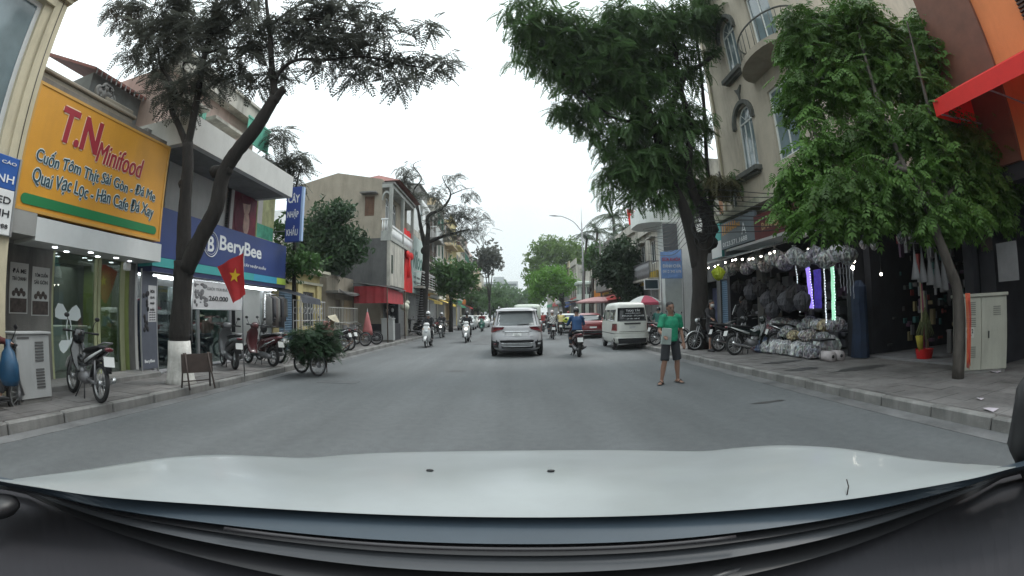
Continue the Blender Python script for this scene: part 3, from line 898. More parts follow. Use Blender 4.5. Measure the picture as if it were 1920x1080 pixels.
b = B.mb(); b.box(3.16, 4.95, -.999, -.45, 7.24, 7.34); b.box(1.7, 2.92, -.999, -.55, 7.36, 7.44); b.build('window_hood', M_dirtyw, B.root)
b = B.mb(); b.box(.9, 6.5, -1.2, -.6, 8.101, 8.22); b.box(.9, 6.5, -.8, -.6, 8.221, 8.62); b.box(.84, 6.56, -.84, -.52, 8.621, 8.72); b.build('parapet', M_dirtyw, B.root)
b = B.mb()
for i in range(18): b.box(5.0 + i * .09, 5.02 + i * .09, -.4, -.38, 7.2, 8.0)
b.box(4.95, 6.6, -.42, -.36, 8.0, 8.06); b.box(4.95, 6.6, -.42, -.36, 7.14, 7.2); b.box(4.97, 6.58, -.405, -.395, 7.2, 8.0)
b.build('mint_railing', M_mint, B.root)
# glass front
g = B.mb()
for (a, c) in ((.62, 2.3), (2.42, 3.9)): g.box(a, c, .12, .13, .04, 2.0)
g.build('glass_pane', G_shop, B.root)
g = B.mb()
for a in (.52, 2.32, 3.92, 5.9, 6.45): g.box(a, a + .09, .06, .16, .04, 2.42)
g.build('door_post', M_alu, B.root)
# merchandise inside: dark rails of clothes, mannequins, bags
g = B.mb()
for i in range(60):
    u = .4 + i * .1; w_ = -1.6 - .8 * (i % 3)
    if u > 6.2: break
    g.box(u, u + .07, w_, w_ + .45, .75, 1.75 - .1 * rnd.random(), rnd.choice([0, 0, 1, 2, 3]), c=.02)
g.build('clothes_rail', [mat('cloth_navy', (.02, .03, .06), .8), mat('cloth_black', (.015, .015, .018), .8), mat('cloth_grey', (.16, .17, .2), .8), mat('cloth_wine', (.10, .02, .03), .8)], B.root, kind='stuff')
g = B.mb(); g.box(.7, 2.2, -.6, -.2, .04, .95, c=.03); g.box(2.5, 3.7, -.7, -.3, .04, .8, c=.03); g.build('counter', mat('counter_navy', (.03, .045, .09), .5), B.root)
g = B.mb(); g.box(4.15, 5.6, -1.2, -1.1, .04, 2.4); g.build('partition', mat('green_partition', (.05, .10, .08), .6, var=.3), B.root)
g = B.mb(); g.box(4.2, 5.0, -1.08, -1.05, 1.55, 1.62); g.build('shelf_light', mat('green_tube', (.5, .9, .6), emit=1.2, ecol=(.5, 1, .7), var=0), B.root)

T = thing('shop_sign', 'navy Bery Bee clothing shop sign with a teal and green lower stripe', 'sign', (-7.80, 7.92, 2.46))
b = MB(); b.box(-.5, 0, 0, 6.75, .28, 1.42, c=.01); b.build('sign_board', M_navy, T)
b = MB(); b.box(-.5, .004, 0, 4.6, .07, .278); b.build('teal_stripe', SG[5], T)
b = MB(); b.box(-.5, .004, 4.601, 6.1, .07, .278); b.build('blue_stripe', mat('sign_sky', (.05, .33, .52), .5, var=.05), T)
b = MB(); b.box(-.5, .004, 6.101, 6.75, .07, .278); b.build('lime_stripe', mat('sign_lime', (.42, .60, .08), .5, var=.05), T)
b = MB(); b.box(-.5, -.01, 0, 6.75, -.05, .068); b.build('sign_underside', mat('sign_dark_navy', (.02, .03, .10), .5, var=.05), T)
text('lettering', 'BeryBee', 2.30, .50, face_m(.003, 3.85, .90, '+x'), M_wlet, T, bold=.02)
text('lettering', 'TRÁI CÂY NHẬP KHẨU', 1.75, .13, face_m(.003, 4.45, .50, '+x'), M_wlet, T, bold=.01)
b = MB(); b.torus((.006, 2.28, .86), .33, .014, 'x', 32, 5); lg = b.build('logo_ring', M_wlet, T)
text('logo_letter', 'B', .26, .38, face_m(.004, 2.28, .86, '+x'), M_wlet, lg, bold=.03)
b = MB(); b.torus((.006, 2.28, .86), .27, .006, 'x', 28, 4); b.build('logo_ring_inner', M_wlet, lg)

# white price banner hanging in the shop front
T = thing('price_banner', 'white hanging banner with a big price beside the red flag', 'banner', (-7.85, 9.55, 1.64))
T.scale = (1, 1.35, .72)
b = MB(); b.box(-.006, 0, 0, 1.75, 0, .98); b.build('banner_sheet', mat('banner_white', (.58, .58, .60), .6, var=.08), T)
b = MB(); b.cyl((0, -.02, -.02), (0, 1.77, -.02), .018, n=6); b.cyl((0, -.02, 1.0), (0, 1.77, 1.0), .018, n=6); b.cyl((0, -.03, -1.15), (0, -.03, 1.0), .014, n=6); b.cyl((0, 1.78, -1.15), (0, 1.78, 1.0), .014, n=6); b.build('banner_frame', M_alu, T)
text('lettering', 'GIỎI TÚI ĐÁ', .72, .13, face_m(.003, .82, .74, '+x'), M_steel, T)
text('lettering', '260.000', .68, .17, face_m(.003, .86, .38, '+x'), M_ink, T, bold=.02)
b = MB()
for i in range(24): b.ball((.004, .06 + rnd.random() * .38, .1 + rnd.random() * .75), (.004, rnd.uniform(.03, .09), rnd.uniform(.03, .09)), 7, 4)
b.build('printed_picture', mat('print_grey', (.16, .16, .17), .6, var=.6, vs=9), T)

# flag on a pole
T = thing('flag', 'red flag with a yellow star hanging before the navy shop sign', 'flag', tuple(P(458, 690, Y=8.9)), 0)
base = T.location.copy(); T.location.z = .15; base.z = .15
def flag_mesh(c, e, nx=12, nz=14, amp=.035):
    """c: four world corners (top left, top right, bottom right, bottom left)"""
    b = MB(); vs = []
    for j in range(nz + 1):
        for i in range(nx + 1):
            u, v = i / nx, j / nz
            p = (c[0] * (1 - u) + c[1] * u) * (1 - v) + (c[3] * (1 - u) + c[2] * u) * v
            p = p + Vector((0, amp * math.sin(u * 9 + v * 3) * (1 - .3 * u), 0))
            vs.append(tuple(p - e))
    fs = [(j * (nx + 1) + i, (j + 1) * (nx + 1) + i, (j + 1) * (nx + 1) + i + 1, j * (nx + 1) + i + 1) for j in range(nz) for i in range(nx)]
    b._add(vs, fs, 0, True); return b
cs = [P(407, 500, Y=8.9), P(456, 474, Y=8.9), P(461, 552, Y=8.9), P(437, 569, Y=8.9)]
flag_mesh(cs, base).build('flag_cloth', M_red, T)
ctr = P(440, 517, Y=8.84) - base
st = [(ctr.x + r * math.sin(a), ctr.y, ctr.z + r * math.cos(a)) for a, r in [(k * PI / 5 + .12, (.165 if k % 2 == 0 else .068)) for k in range(10)]]
MB()._add(st, [tuple(reversed(range(10)))]).build('star', M_yelf, T)
b = MB(); top = P(456, 466, Y=8.9) - base; b.cyl((top.x + .02, 0.01, 0), (top.x + .02, .01, top.z), .014, n=6); b.build('flag_pole', M_steel, T)

# narrow standing banner in the shop entrance
T = thing('standing_banner', 'narrow grey and white standing banner between the two left shop fronts', 'banner', (-7.95, 7.75, .16))
b = MB(); b.box(-.01, 0, 0, .52, .12, 2.25); b.build('banner_sheet', mat('banner_dusk', (.10, .11, .14), .5, var=.15), T)
b = MB(); b.box(.001, .004, .22, .5, 1.15, 1.95); pb = b.build('printed_panel', mat('banner_pale', (.55, .55, .57), .5, var=.1), T)
for i, l in enumerate(('HOA', 'QUẢ', 'NHẬP', 'KHẨU')): text('lettering', l, .15, .07, face_m(.006, .36, 1.82 - i * .13, '+x'), M_ink, pb, bold=.02)
for i in range(4): text('lettering', 'giao tận nơi', .2, .035, face_m(.006, .36, 1.36 - i * .055, '+x'), M_ink, pb)
b = MB()
for i in range(16): b.ball((.006, .06 + rnd.random() * .16, .95 + rnd.random() * .9), (.004, .05, .06), 6, 4)
b.build('printed_picture', M_ink, T)
text('lettering', 'BeryBee', .34, .09, face_m(.004, .24, .28, '+x'), M_wlet, T, bold=.01)
b = MB(); b.box(-.03, .0, -.03, 0, 0, 2.3); b.box(-.03, 0, .52, .55, 0, 2.3); b.box(-.2, .2, -.03, .55, 0, .03); b.build('banner_stand', M_alu, T)

# posters above the navy sign
for (nm, lab, y0, y1, cols) in (('poster', 'maroon and white portrait poster above the navy shop sign', 11.75, 13.35, ((.16, .02, .035), (.62, .55, .52))),
                                ('poster', 'green and yellow poster above the right end of the navy sign', 13.40, 14.62, ((.50, .50, .25), (.12, .45, .30)))):
    T = thing(nm, lab, 'poster', (-8.34, y0, 4.02), group='posters above the navy sign')
    z1 = 1.25 + (y0 - 11.7) * .28
    b = MB(); b._add([(-.03, 0, 0), (-.03, y1 - y0, 0), (-.03, y1 - y0, z1 + (y1 - y0) * .25), (-.03, 0, z1), (0, 0, 0), (0, y1 - y0, 0), (0, y1 - y0, z1 + (y1 - y0) * .25), (0, 0, z1)],
                     [(0, 3, 2, 1)[::-1], (4, 5, 6, 7), (0, 1, 5, 4), (1, 2, 6, 5), (2, 3, 7, 6), (3, 0, 4, 7)]); b.build('poster_sheet', mat('poster_base_%d' % int(y0 * 10), cols[0], .5, var=.35, vs=2.5), T)
    b = MB()
    if y0 < 12:
        b.ball((.004, .95, .95), (.006, .26, .34), 12, 8); b.ball((.003, 1.0, .35), (.006, .2, .38), 12, 8); b.build('printed_portrait', mat('print_skin', (.55, .36, .29), .6, var=.3, vs=4), T)
        b = MB(); b.ball((.006, .9, 1.12), (.006, .34, .22), 12, 8); b.ball((.005, .55, .5), (.006, .3, .55), 12, 8); b.build('printed_dress', mat('print_maroon', (.13, .012, .03), .6, var=.3, vs=4), T)
        b = MB(); b.box(.001, .004, .02, .2, 0.02, z1 - .02); b.build('printed_border', mat('print_pale', (.6, .57, .55), .6, var=.1), T)
    else:
        b.box(.001, .004, .04, 1.18, .04, .5); b.build('printed_grass', mat('print_green', (.10, .42, .27), .6, var=.3, vs=5), T)
        b = MB(); b.box(.001, .005, .04, .35, .5, z1 - .05); b.build('printed_border', mat('print_pale', (.6, .57, .55), .6, var=.1), T)
lv = MB()
for i in range(28): lv.box(-8.38, -8.28, 11.60, 11.72, 4.05 + i * .05, 4.07 + i * .05)
lo = lv.build('cable_ladder', M_blk); tag(lo, 'thin black ladder strip beside the maroon poster', 'cable ladder')
# blue projecting vertical sign
T = thing('projecting_sign', 'blue vertical sign reading cây nhập khẩu projecting from the wall', 'sign', (-7.80, 14.5, 4.0))
b = MB(); b.box(0, .58, 0, .16, 0, 1.95, c=.01); b.build('sign_board', mat('sign_royal', (.035, .07, .30), .45, var=.06), T)
for i, l in enumerate(('CÂY', 'NHẬP', 'KHẨU')): text('lettering', l, .44, .34, face_m(.29, -.002, 1.55 - i * .58, '-y'), M_wlet, T, bold=.02)
b = MB(); b.box(.581, .66, .01, .15, .02, 1.93); b.build('light_edge', mat('pale_blue_edge', (.35, .48, .72), .4, var=.05), T)
b = MB(); b.cyl((-.6, .08, .4), (0, .08, .4), .02, n=6); b.cyl((-.6, .08, 1.6), (0, .08, 1.6), .02, n=6); b.build('bracket', M_steel, T)

# ---- grey house with the red metal roof behind the orange sign
B = Bld('grey_house', 'grey house with a red metal roof rising behind the orange sign', 'L', -10.2, 6.9)
b = B.mb(); b.box(0, 5.5, -5, 0, 0, 7.2); b.build('wall', mat('slate_wall', (.17, .18, .18), .8, var=.15, grime=.4), B.root)
b = B.mb(); b._add([(-.15, .25, 7.15), (5.7, .25, 7.15), (5.7, -3, 8.6), (-.15, -3, 8.6), (-.15, .25, 7.22), (5.7, .25, 7.22), (5.7, -3, 8.7), (-.15, -3, 8.7)], [(0, 1, 2, 3), (7, 6, 5, 4), (0, 4, 5, 1), (3, 2, 6, 7), (0, 3, 7, 4), (1, 5, 6, 2)])
b.build('roof', M_roofr, B.root)
b = B.mb()
for i in range(30): b.box(-.1 + i * .195, -.07 + i * .195, .251, .28, 7.05, 7.2)
b.build('roof_edge', M_metalroof, B.root)

# ---- low yellow house with a moulded cornice
B = Bld('yellow_house', 'low pale yellow house with moulded cornice next to the clothes shop', 'L', -8.35, 14.75)
b = B.mb(); wallgrid(b, 0, 4.2, 0, 3.0, [(.45, 1.75, 0, 2.3), (2.4, 3.6, .9, 2.3)])
b.box(0, .2, -5, -.2, 0, 3.0); b.box(4.0, 4.2, -5, -.2, 0, 3.0); b.box(.2, 4.0, -5, -.2, 2.8, 2.9)
b.build('wall', M_yel, B.root)
b = B.mb(); b.box(-.0, 4.3, -.1, .12, 2.60, 2.70); b.box(0, 4.4, -.1, .28, 3.001, 3.1); b.box(0, 4.5, -.1, .42, 3.101, 3.22); b.build('cornice', mat('cream_trim', (.52, .50, .40), .8, var=.1, grime=.3), B.root)
window(B, 2.4, 3.6, .9, 2.3, fm=M_steel, nv=2, bars=True)
rollshutter(B, .452, 1.748, .02, 2.3, m=M_shutb)
b = B.mb(); b.box(1.85, 2.3, .001, .1, 0, 2.6); b.box(3.75, 4.2, .001, .1, 0, 2.6); b.build('pilaster', M_yel, B.root)

# lattice gate and low railing in front
def railing(name, label, x, y0, y1, z1, m, cat='railing', n=None, deco=False, rg=rnd):
    T = thing(name, label, cat, (x, y0, .15))
    b = MB(); L2 = y1 - y0; n = n or int(L2 / .12)
    b.box(-.02, .02, 0, L2, z1 - .04, z1); b.box(-.02, .02, 0, L2, .1, .14); b.box(-.02, .02, 0, L2, z1 * .6, z1 * .6 + .03)
    b.build('rail', m, T)
    p = MB(); p.box(-.01, .01, 0, .02, .14, z1 - .04); me = p.mesh('bar', m)
    for i in range(n + 1): link('bar', me, T, (0, (L2 - .02) * i / n, 0))
    if deco:
        d = MB()
        for i in range(int(L2 / .3)):
            for z in (z1 * .3, z1 * .8): d.torus((0, .15 + i * .3, z), .11, .012, 'x', 12, 4)
        d.build('scrollwork', m, T)
    return T
railing('lattice_gate', 'ornate white iron lattice gate behind the plant cart', -7.6, 14.9, 17.8, 1.9, mat('white_iron', (.50, .50, .50), .6, var=.2), 'gate', 12, True)
railing('iron_fence', 'plain pale iron fence between lattice gate and old gatehouse', -7.5, 18.0, 21.6, 1.7, mat('pale_iron', (.38, .38, .36), .6, var=.2), 'fence', 18)

# ---- old wall and gatehouse
B = Bld('gatehouse', 'old stained gatehouse with beige door and drooping cement canopy', 'L', -8.2, 19.4)
b = B.mb(); wallgrid(b, 0, 3.6, 0, 3.2, [(1.1, 1.9, 0, 2.1)]); b.box(0, 3.6, -3, -.2, 3.0, 3.2); b.box(0, .2, -3, -.2, 0, 3.0); b.box(3.4, 3.6, -3, -.2, 0, 3.0); b.build('wall', M_beige, B.root)
b = B.mb(); b.box(1.1, 1.9, -.14, -.1, 0, 2.1); b.build('door', mat('old_door', (.16, .14, .12), .8, var=.2), B.root)
b = B.mb(); b.box(-.1, 3.7, .001, .6, 2.35, 2.45); b.build('canopy', M_greyp, B.root)
b = B.mb(); b.box(2.2, 3.3, .002, .05, .5, 2.1); b.build('pale_panel', M_tan, B.root)
b = B.mb(); b.loft(crv([(0, .62, 2.5), (1.2, .64, 2.3), (2.4, .63, 2.32), (3.6, .62, 2.55)], 5), .02, 5, up=(0, 1, 0)); b.build('cable', M_steel, B.root)

# ---- big beige house seen end-on (side wall facing the camera)
B = Bld('beige_house', 'stained beige house with bare side wall, red hip roof and arched balcony', 'L', -7.0, 24.0)
b = B.mb()
b.box(0, .22, -5.2, 0, 3.0, 5.55, 0); b.box(0.0, .22, -5.2, 0, 0, 2.999)
b.box(0, .22, -5.2, -2.0, 5.551, 8.8)
# side wall with one shuttered window opening (w from -1.62 to -.95)
b.box(0, .22, -2.0, -.98, 5.551, 8.8); b.box(0, .22, -.42, 0, 5.551, 8.8); b.box(0, .22, -.98, -.42, 5.551, 6.75); b.box(0, .22, -.98, -.42, 7.85, 8.8)
b._add([(.0, -5.2, 8.8), (.22, -5.2, 8.8), (.22, -2.7, 9.35), (0, -2.7, 9.35), (0, -.0, 8.8), (.22, 0, 8.8)], [(0, 3, 4), (1, 5, 2), (0, 1, 2, 3), (3, 2, 5, 4)])
b.box(.22, 6.2, -5.2, -5.0, 0, 8.8); b.box(6.0, 6.2, -5.0, -.2, 0, 8.8)
wallgrid(b, .22, 6.2, 3.0, 8.8, [(.8, 1.7, 6.0, 8.0), (2.3, 3.3, 6.0, 8.0), (4.0, 5.2, 3.8, 5.2)])
wallgrid(b, .22, 6.2, 0, 3.0, [(.5, 2.8, 0, 2.6), (3.2, 5.8, 0, 2.6)])
b.build('wall', M_beige, B.root)
b = B.mb(); b.box(-.012, -.001, -5.2, 0, 2.2, 5.5); b.build('cement_facing', M_dgrey, B.root)
b = B.mb(); b.box(.03, .05, -.98, -.42, 6.75, 7.85)
for i in range(11): b.box(.0, .03, -.97, -.43, 6.78 + i * .1, 6.83 + i * .1)
b.build('wall_vent', M_wood, B.root)
b = B.mb(); b.box(-.5, -.002, -1.15, -.22, 7.95, 8.02); b.build('window_hood', M_greyp, B.root)
for (a, c, z0, z1) in ((.8, 1.7, 6.0, 8.0), (2.3, 3.3, 6.0, 8.0)): window(B, a, c, z0, z1, fm=M_white, arch=True, nv=3)
window(B, 4.0, 5.2, 3.8, 5.2, fm=M_white)
rollshutter(B, .502, 2.798, .02, 2.6); rollshutter(B, 3.202, 5.798, .02, 2.6)
# projecting upper storey with arched loggia
b = B.mb(); b.box(-.05, 5.8, .001, .60, 5.35, 5.55); b.box(-.05, 5.8, .001, .60, 8.3, 8.5); b.box(-.04, .16, .002, .56, 5.551, 5.9)
b.box(5.6, 5.8, 0.4, .58, 5.551, 8.299); b.box(-.04, .16, 0.42, .60, 5.9, 8.299); b.box(2.8, 3.0, 0.4, .58, 5.551, 8.299)
for i in range(10):
    a0, a1 = PI * i / 10, PI * (i + 1) / 10; f = lambda a, r: (.26 + r * .45 * math.cos(a), 7.6 + r * .9 * math.sin(a))
    b._add([(-.03, *f(a0, .58)), (-.03, *f(a1, .58)), (-.03, *f(a1, .45)), (-.03, *f(a0, .45)), (.1, *f(a0, .58)), (.1, *f(a1, .58)), (.1, *f(a1, .45)), (.1, *f(a0, .45))],
           [(0, 3, 2, 1), (4, 5, 6, 7), (3, 7, 6, 2), (0, 1, 5, 4)])
b.build('loggia', mat('loggia_grey', (.36, .37, .35), .85, var=.15, grime=.6), B.root)
b = B.mb()
for i in range(4): b.loft([(.02, .08 + i * .13, 5.9), (.02, .08 + i * .13, 6.15), (.02, .08 + i * .13, 6.5)], [.03, .055, .03], 6)
for i in range(38): b.loft([(.2 + i * .15, .5, 5.56), (.2 + i * .15, .5, 5.8), (.2 + i * .15, .5, 6.15)], [.03, .05, .03], 5)
b.box(-.03, 5.8, .44, .56, 6.15, 6.25); b.box(-.03, .1, .0, .43, 6.5, 6.58); b.build('balustrade', M_white, B.root)
b = B.mb(); b._add([(.4, .9, 8.82), (6.5, .9, 8.82), (6.5, -2.6, 8.82), (.4, -2.6, 8.82), (2.2, -.9, 9.75), (4.6, -.9, 9.75)], [(0, 1, 5, 4), (1, 2, 5), (2, 3, 4, 5), (3, 0, 4), (3, 2, 1, 0)]); ro = b.build('roof', M_roofr, B.root)
ro.location = (0, 0, .0)
b = B.mb(); b.box(-.02, 5.9, .0, .7, 8.501, 8.62); b.build('eaves', M_greyp, B.root)
# lower front box (shop) that comes closer to the kerb
b = B.mb(); b.box(-.02, 3.2, .001, .53, 2.7, 5.349); b.build('front_room', M_dgrey, B.root)
b = B.mb(); b.box(-.03, 3.22, .531, .55, 2.95, 5.34); b.box(-.04, -.021, .36, .56, 2.9, 5.36); b.build('pale_edge', M_dirtyw, B.root)
b = B.mb(); b.box(.2, .5, .551, .56, 3.6, 4.6); b.build('slit_window', M_pane, B.root)

# red awning stall
T = thing('awning_stall', 'red fabric awning stall in front of the beige house', 'stall', (-7.9, 22.2, .15))
b = MB()
n = 12
for i in range(n):
    x0, x1 = 1.75 * i / n, 1.75 * (i + 1) / n; s0, s1 = .05 * math.sin(i * 2.1), .05 * math.sin((i + 1) * 2.1)
    b._add([(x0, s0, 1.95), (x1, s1, 1.95), (x1, .03, 2.8), (x0, .03, 2.8)], [(0, 1, 2, 3)], 0, True)
b.quad((1.75, 0.05, 1.95), (1.75, 3.6, 1.95), (1.7, 3.6, 2.6), (1.7, .05, 2.75))
b.build('curtain', mat('old_red_awning', (.34, .035, .045), .8, var=.25, vs=2), T)
b = MB(); b._add([(-.1, -.05, 3.0), (1.85, -.05, 2.72), (1.85, 3.8, 2.72), (-.1, 3.8, 3.0), (-.1, -.05, 3.04), (1.85, -.05, 2.76), (1.85, 3.8, 2.76), (-.1, 3.8, 3.04)], [(3, 2, 1, 0), (4, 5, 6, 7), (0, 1, 5, 4), (1, 2, 6, 5)]); b.build('tin_roof', M_metalroof, T)
b = MB()
for (x, y) in ((0, 0), (1.78, 0), (1.78, 3.7)): b.cyl((x, y, 0), (x, y, 2.8), .03, n=8)
b.build('post', M_rust, T)
b = MB(); b.box(0.2, 1.6, 1.5, 3.4, 0, .9, c=.02); b.box(.1, 1.5, 3.3, 3.4, 0, 2.6); b.build('counter', M_int, T)

# red and white signs beyond
T = thing('hanging_banner', 'tall red fabric banner tied with a bow on the shop front', 'banner', (-6.55, 27.4, 2.95))
b = MB(); vs = []; nz = 14; nx = 8
for j in range(nz + 1):
    for i in range(nx + 1):
        v = j / nz; wd = 2.3 * (1 - .35 * math.exp(-((v - .55) / .12) ** 2)); vs.append((.08 * math.sin(i * 1.7 + j * .4), 1.15 + (i / nx - .5) * wd, 3.9 * v))
b._add(vs, [(j * (nx + 1) + i, j * (nx + 1) + i + 1, (j + 1) * (nx + 1) + i + 1, (j + 1) * (nx + 1) + i) for j in range(nz) for i in range(nx)], 0, True)
b.build('banner_cloth', mat('bright_red', (.70, .02, .02), .7, var=.1), T)
b = MB(); b.ball((.15, .7, 2.3), (.12, .5, .25), 10, 6); b.ball((.15, 1.6, 2.3), (.12, .5, .25), 10, 6); b.cyl((.12, 1.1, 2.3), (.12, 1.0, .9), .1, n=6); b.build('bow', mat('bright_red', (.7, .02, .02)), T)
T = thing('shop_sign', 'tall white sign with green script beyond the red banner', 'sign', (-6.55, 30.0, 3.0))
b = MB(); b.box(-.2, 0, 0, 3.6, 0, 3.9, c=.01); b.build('sign_board', mat('sign_mist', (.50, .60, .58), .5, var=.06), T)
text('lettering', 'Viloo', 3.0, 1.2, face_m(.004, 1.8, 2.3, '+x'), mat('dark_green_lettering', (.02, .12, .10), .5, var=0), T, bold=.02, shear=.35)
for i, (l, wd) in enumerate((('THỜI TRANG', 2.4), ('TRẺ EM', 1.4), ('GIÁ TỐT MỖI NGÀY', 2.9))): text('lettering', l, wd, .2, face_m(.004, .3 + wd / 2, 1.1 - i * .36, '+x'), M_ink, T, bold=.01)

# ---- the row going away on the left
rg = random.Random(11)
LEFT = [(30.4, 5.2, 6.9, 1, M_dirtyw, 'flat', 'small white shophouse behind the tall white sign'),
        (35.7, 4.6, 10.4, 3, M_white, 'flat', 'white shophouse with dark upper window behind the bare tree'),
        (40.4, 4.4, 10.8, 3, M_greyp, 'room', 'grey stained shophouse with a roof room behind the bare tree'),
        (45.0, 4.8, 12.4, 3, M_dirtyw, 'flat', 'stained white shophouse, first of the tall narrow ones past the bare tree'),
        (50.0, 5.0, 12.0, 3, M_tan, 'room', 'tan shophouse with blank gable and sheet metal roof'),
        (55.2, 5.5, 13.0, 3, M_yel, 'flat', 'yellow ochre shophouse with balconies, middle of the left row'),
        (60.9, 5.0, 11.0, 2, M_cream, 'gable', 'cream shophouse with a red tiled roof in the left row'),
        (66.1, 6.0, 12.2, 3, M_dirtyw, 'flat', 'weathered white block beyond the ochre shophouse'),
        (72.3, 6.0, 11.6, 3, M_greyp, 'flat', 'grey block next beyond the weathered white one'),
        (78.5, 8.0, 12.4, 3, M_pink, 'room', 'pinkish block with roof room far along the left'),
        (86.8, 8.0, 10.5, 2, M_cream, 'flat', 'low cream block far along the left row'),
        (95.0, 10.0, 12.0, 3, M_tan, 'flat', 'tan block far along the left row behind trees'),
        (106., 14.0, 11.0, 2, M_dirtyw, 'flat', 'farthest white block visible on the left')]
for i, (y, l, h, f, m, rf, lab) in enumerate(LEFT):
    shophouse('L', -7.3 if i else -7.0, y, y + l - .1, h, f, m, lab, rg, rf, detail=i < 7, group='shophouses on the left side', shop='open' if i % 3 == 1 else 'shutter', awn=SG[rg.randrange(7)] if i in (1, 3, 5, 7) else None, words=('CỬA HÀNG', 'QUẢNG CÁO', 'ĐIỆN THOẠI', 'TIỆM VÀNG', 'NHÀ SÁCH')[i % 5] if i < 6 else None)
# apartment block far behind the trees, end of the street
B = Bld('apartment_block', 'pale long apartment block far away above the trees at the street end', 'R', 6, 250, 0)
B.root.location = (0, 0, 0)
b = MB(); b.box(-24, 4, 300, 316, 0, 23); b.box(-12, -5, 299, 315, 23, 26); b.build('wall', mat('far_concrete', (.40, .42, .43), .9, var=.1), B.root)
for r in range(6):
    p = MB(); p.box(-23, 3, 299.9, 299.99, 4 + r * 3.2, 5.6 + r * 3.2); p.build('window_band', M_pane, B.root)
# ---- the lit lamps inside the two nearest left shops
def shoplamp(name, loc, e, sx, sy, col):
    l = bpy.data.lights.new(name, 'AREA'); l.energy = e; l.shape = 'RECTANGLE'; l.size = sx; l.size_y = sy; l.color = col
    o = bpy.data.objects.new(name, l); COL.objects.link(o); o.location = loc
shoplamp('ceiling_light', (-9.6, 6.2, 2.52), 18, 1.6, 2.2, (1.0, .97, .85))
shoplamp('ceiling_light', (-10.2, 11.2, 2.52), 11, 2.4, 5.0, (.9, .96, 1.0))
# ================================================================== RIGHT SIDE
# ---- nearest: orange building over a dark shop, red awning
B = Bld('orange_building', 'orange and brown building with a red awning at the upper right', 'R', 8.9, -4.0)
b = B.mb(); wallgrid(b, 0, 9.6, 3.6, 9.5, [(1.0, 3.0, 4.6, 7.6), (4.2, 6.2, 4.6, 7.4)]); b.box(0, 9.6, -6, -5.8, 3.6, 9.5); b.box(9.4, 9.6, -5.8, -.2, 3.6, 9.5); b.box(0, .2, -5.8, -.2, 3.6, 9.5)
b.build('wall', M_orpl, B.root)
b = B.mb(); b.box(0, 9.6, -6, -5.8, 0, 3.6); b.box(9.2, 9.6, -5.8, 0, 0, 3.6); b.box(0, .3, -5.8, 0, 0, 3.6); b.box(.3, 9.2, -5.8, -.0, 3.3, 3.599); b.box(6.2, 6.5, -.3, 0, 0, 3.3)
b.build('dark_lower_wall', M_int, B.root)  # near-black tone puts the ground floor's deep shade into the wall colour
window(B, 1.0, 3.0, 4.6, 7.6, fm=M_white); window(B, 4.2, 6.2, 4.6, 7.4, fm=M_dwood, nv=3)
b = B.mb(); b.box(8.15, 9.6, .001, .10, 3.6, 9.5); b.build('brown_pier', mat('brown_cladding', (.13, .05, .03), .7, var=.2), B.root)
b = B.mb()
for i in range(10): b.box(6.6, 7.1, .002, .07, 5.6 + i * .08, 5.63 + i * .08)
b.build('louvre', M_dwood, B.root)
b = B.mb(); b.box(.3, 9.2, -3.1, -3.0, 0, 3.3); b.build('shop_back', M_int, B.root)
T = thing('awning', 'bright red fabric awning high over the right pavement', 'awning', (8.88, 1.0, 4.55))
b = MB(); b._add([(0, 0, 1.05), (0, 4.0, 1.05), (-1.6, 4.0, .28), (-1.6, 0, .28), (-1.6, 4.0, -.02), (-1.6, 0, -.02)], [(0, 1, 2, 3), (3, 2, 4, 5)]); b._add([(0, 4.0, 1.05), (0, 4.0, .0), (-1.6, 4.0, -.02), (-1.6, 4.0, .28)], [(0, 1, 2, 3)])
b.build('awning_cloth', mat('awning_red', (.75, .025, .02), .65, var=.06, transl=.25), T)
b = MB()
for y in (0.1, 1.4, 2.7, 3.9): b.cyl((0, y, 1.0), (-1.58, y, .25), .02, n=6); b.cyl((0, y, .1), (-1.58, y, 0), .016, n=6)
b.build('awning_frame', M_steel, T)
# second, paler red canopy lower and farther along
T = thing('canopy_sheet', 'faded red canopy sheet seen through the leaves on the right', 'canopy', (8.5, 6.2, 3.95))
b = MB(); b._add([(0, 0, .55), (0, 2.2, .55), (-1.3, 2.2, .15), (-1.3, 0, .15), (-1.3, 2.2, 0), (-1.3, 0, 0)], [(0, 1, 2, 3), (3, 2, 4, 5)]); b.build('canopy_cloth', mat('faded_red', (.42, .09, .09), .7, var=.15, transl=.2), T)
b = MB(); b.cyl((0, .05, .5), (-1.28, .05, .13), .018, n=6); b.cyl((0, 2.15, .5), (-1.28, 2.15, .13), .018, n=6); b.build('canopy_frame', M_steel, T)

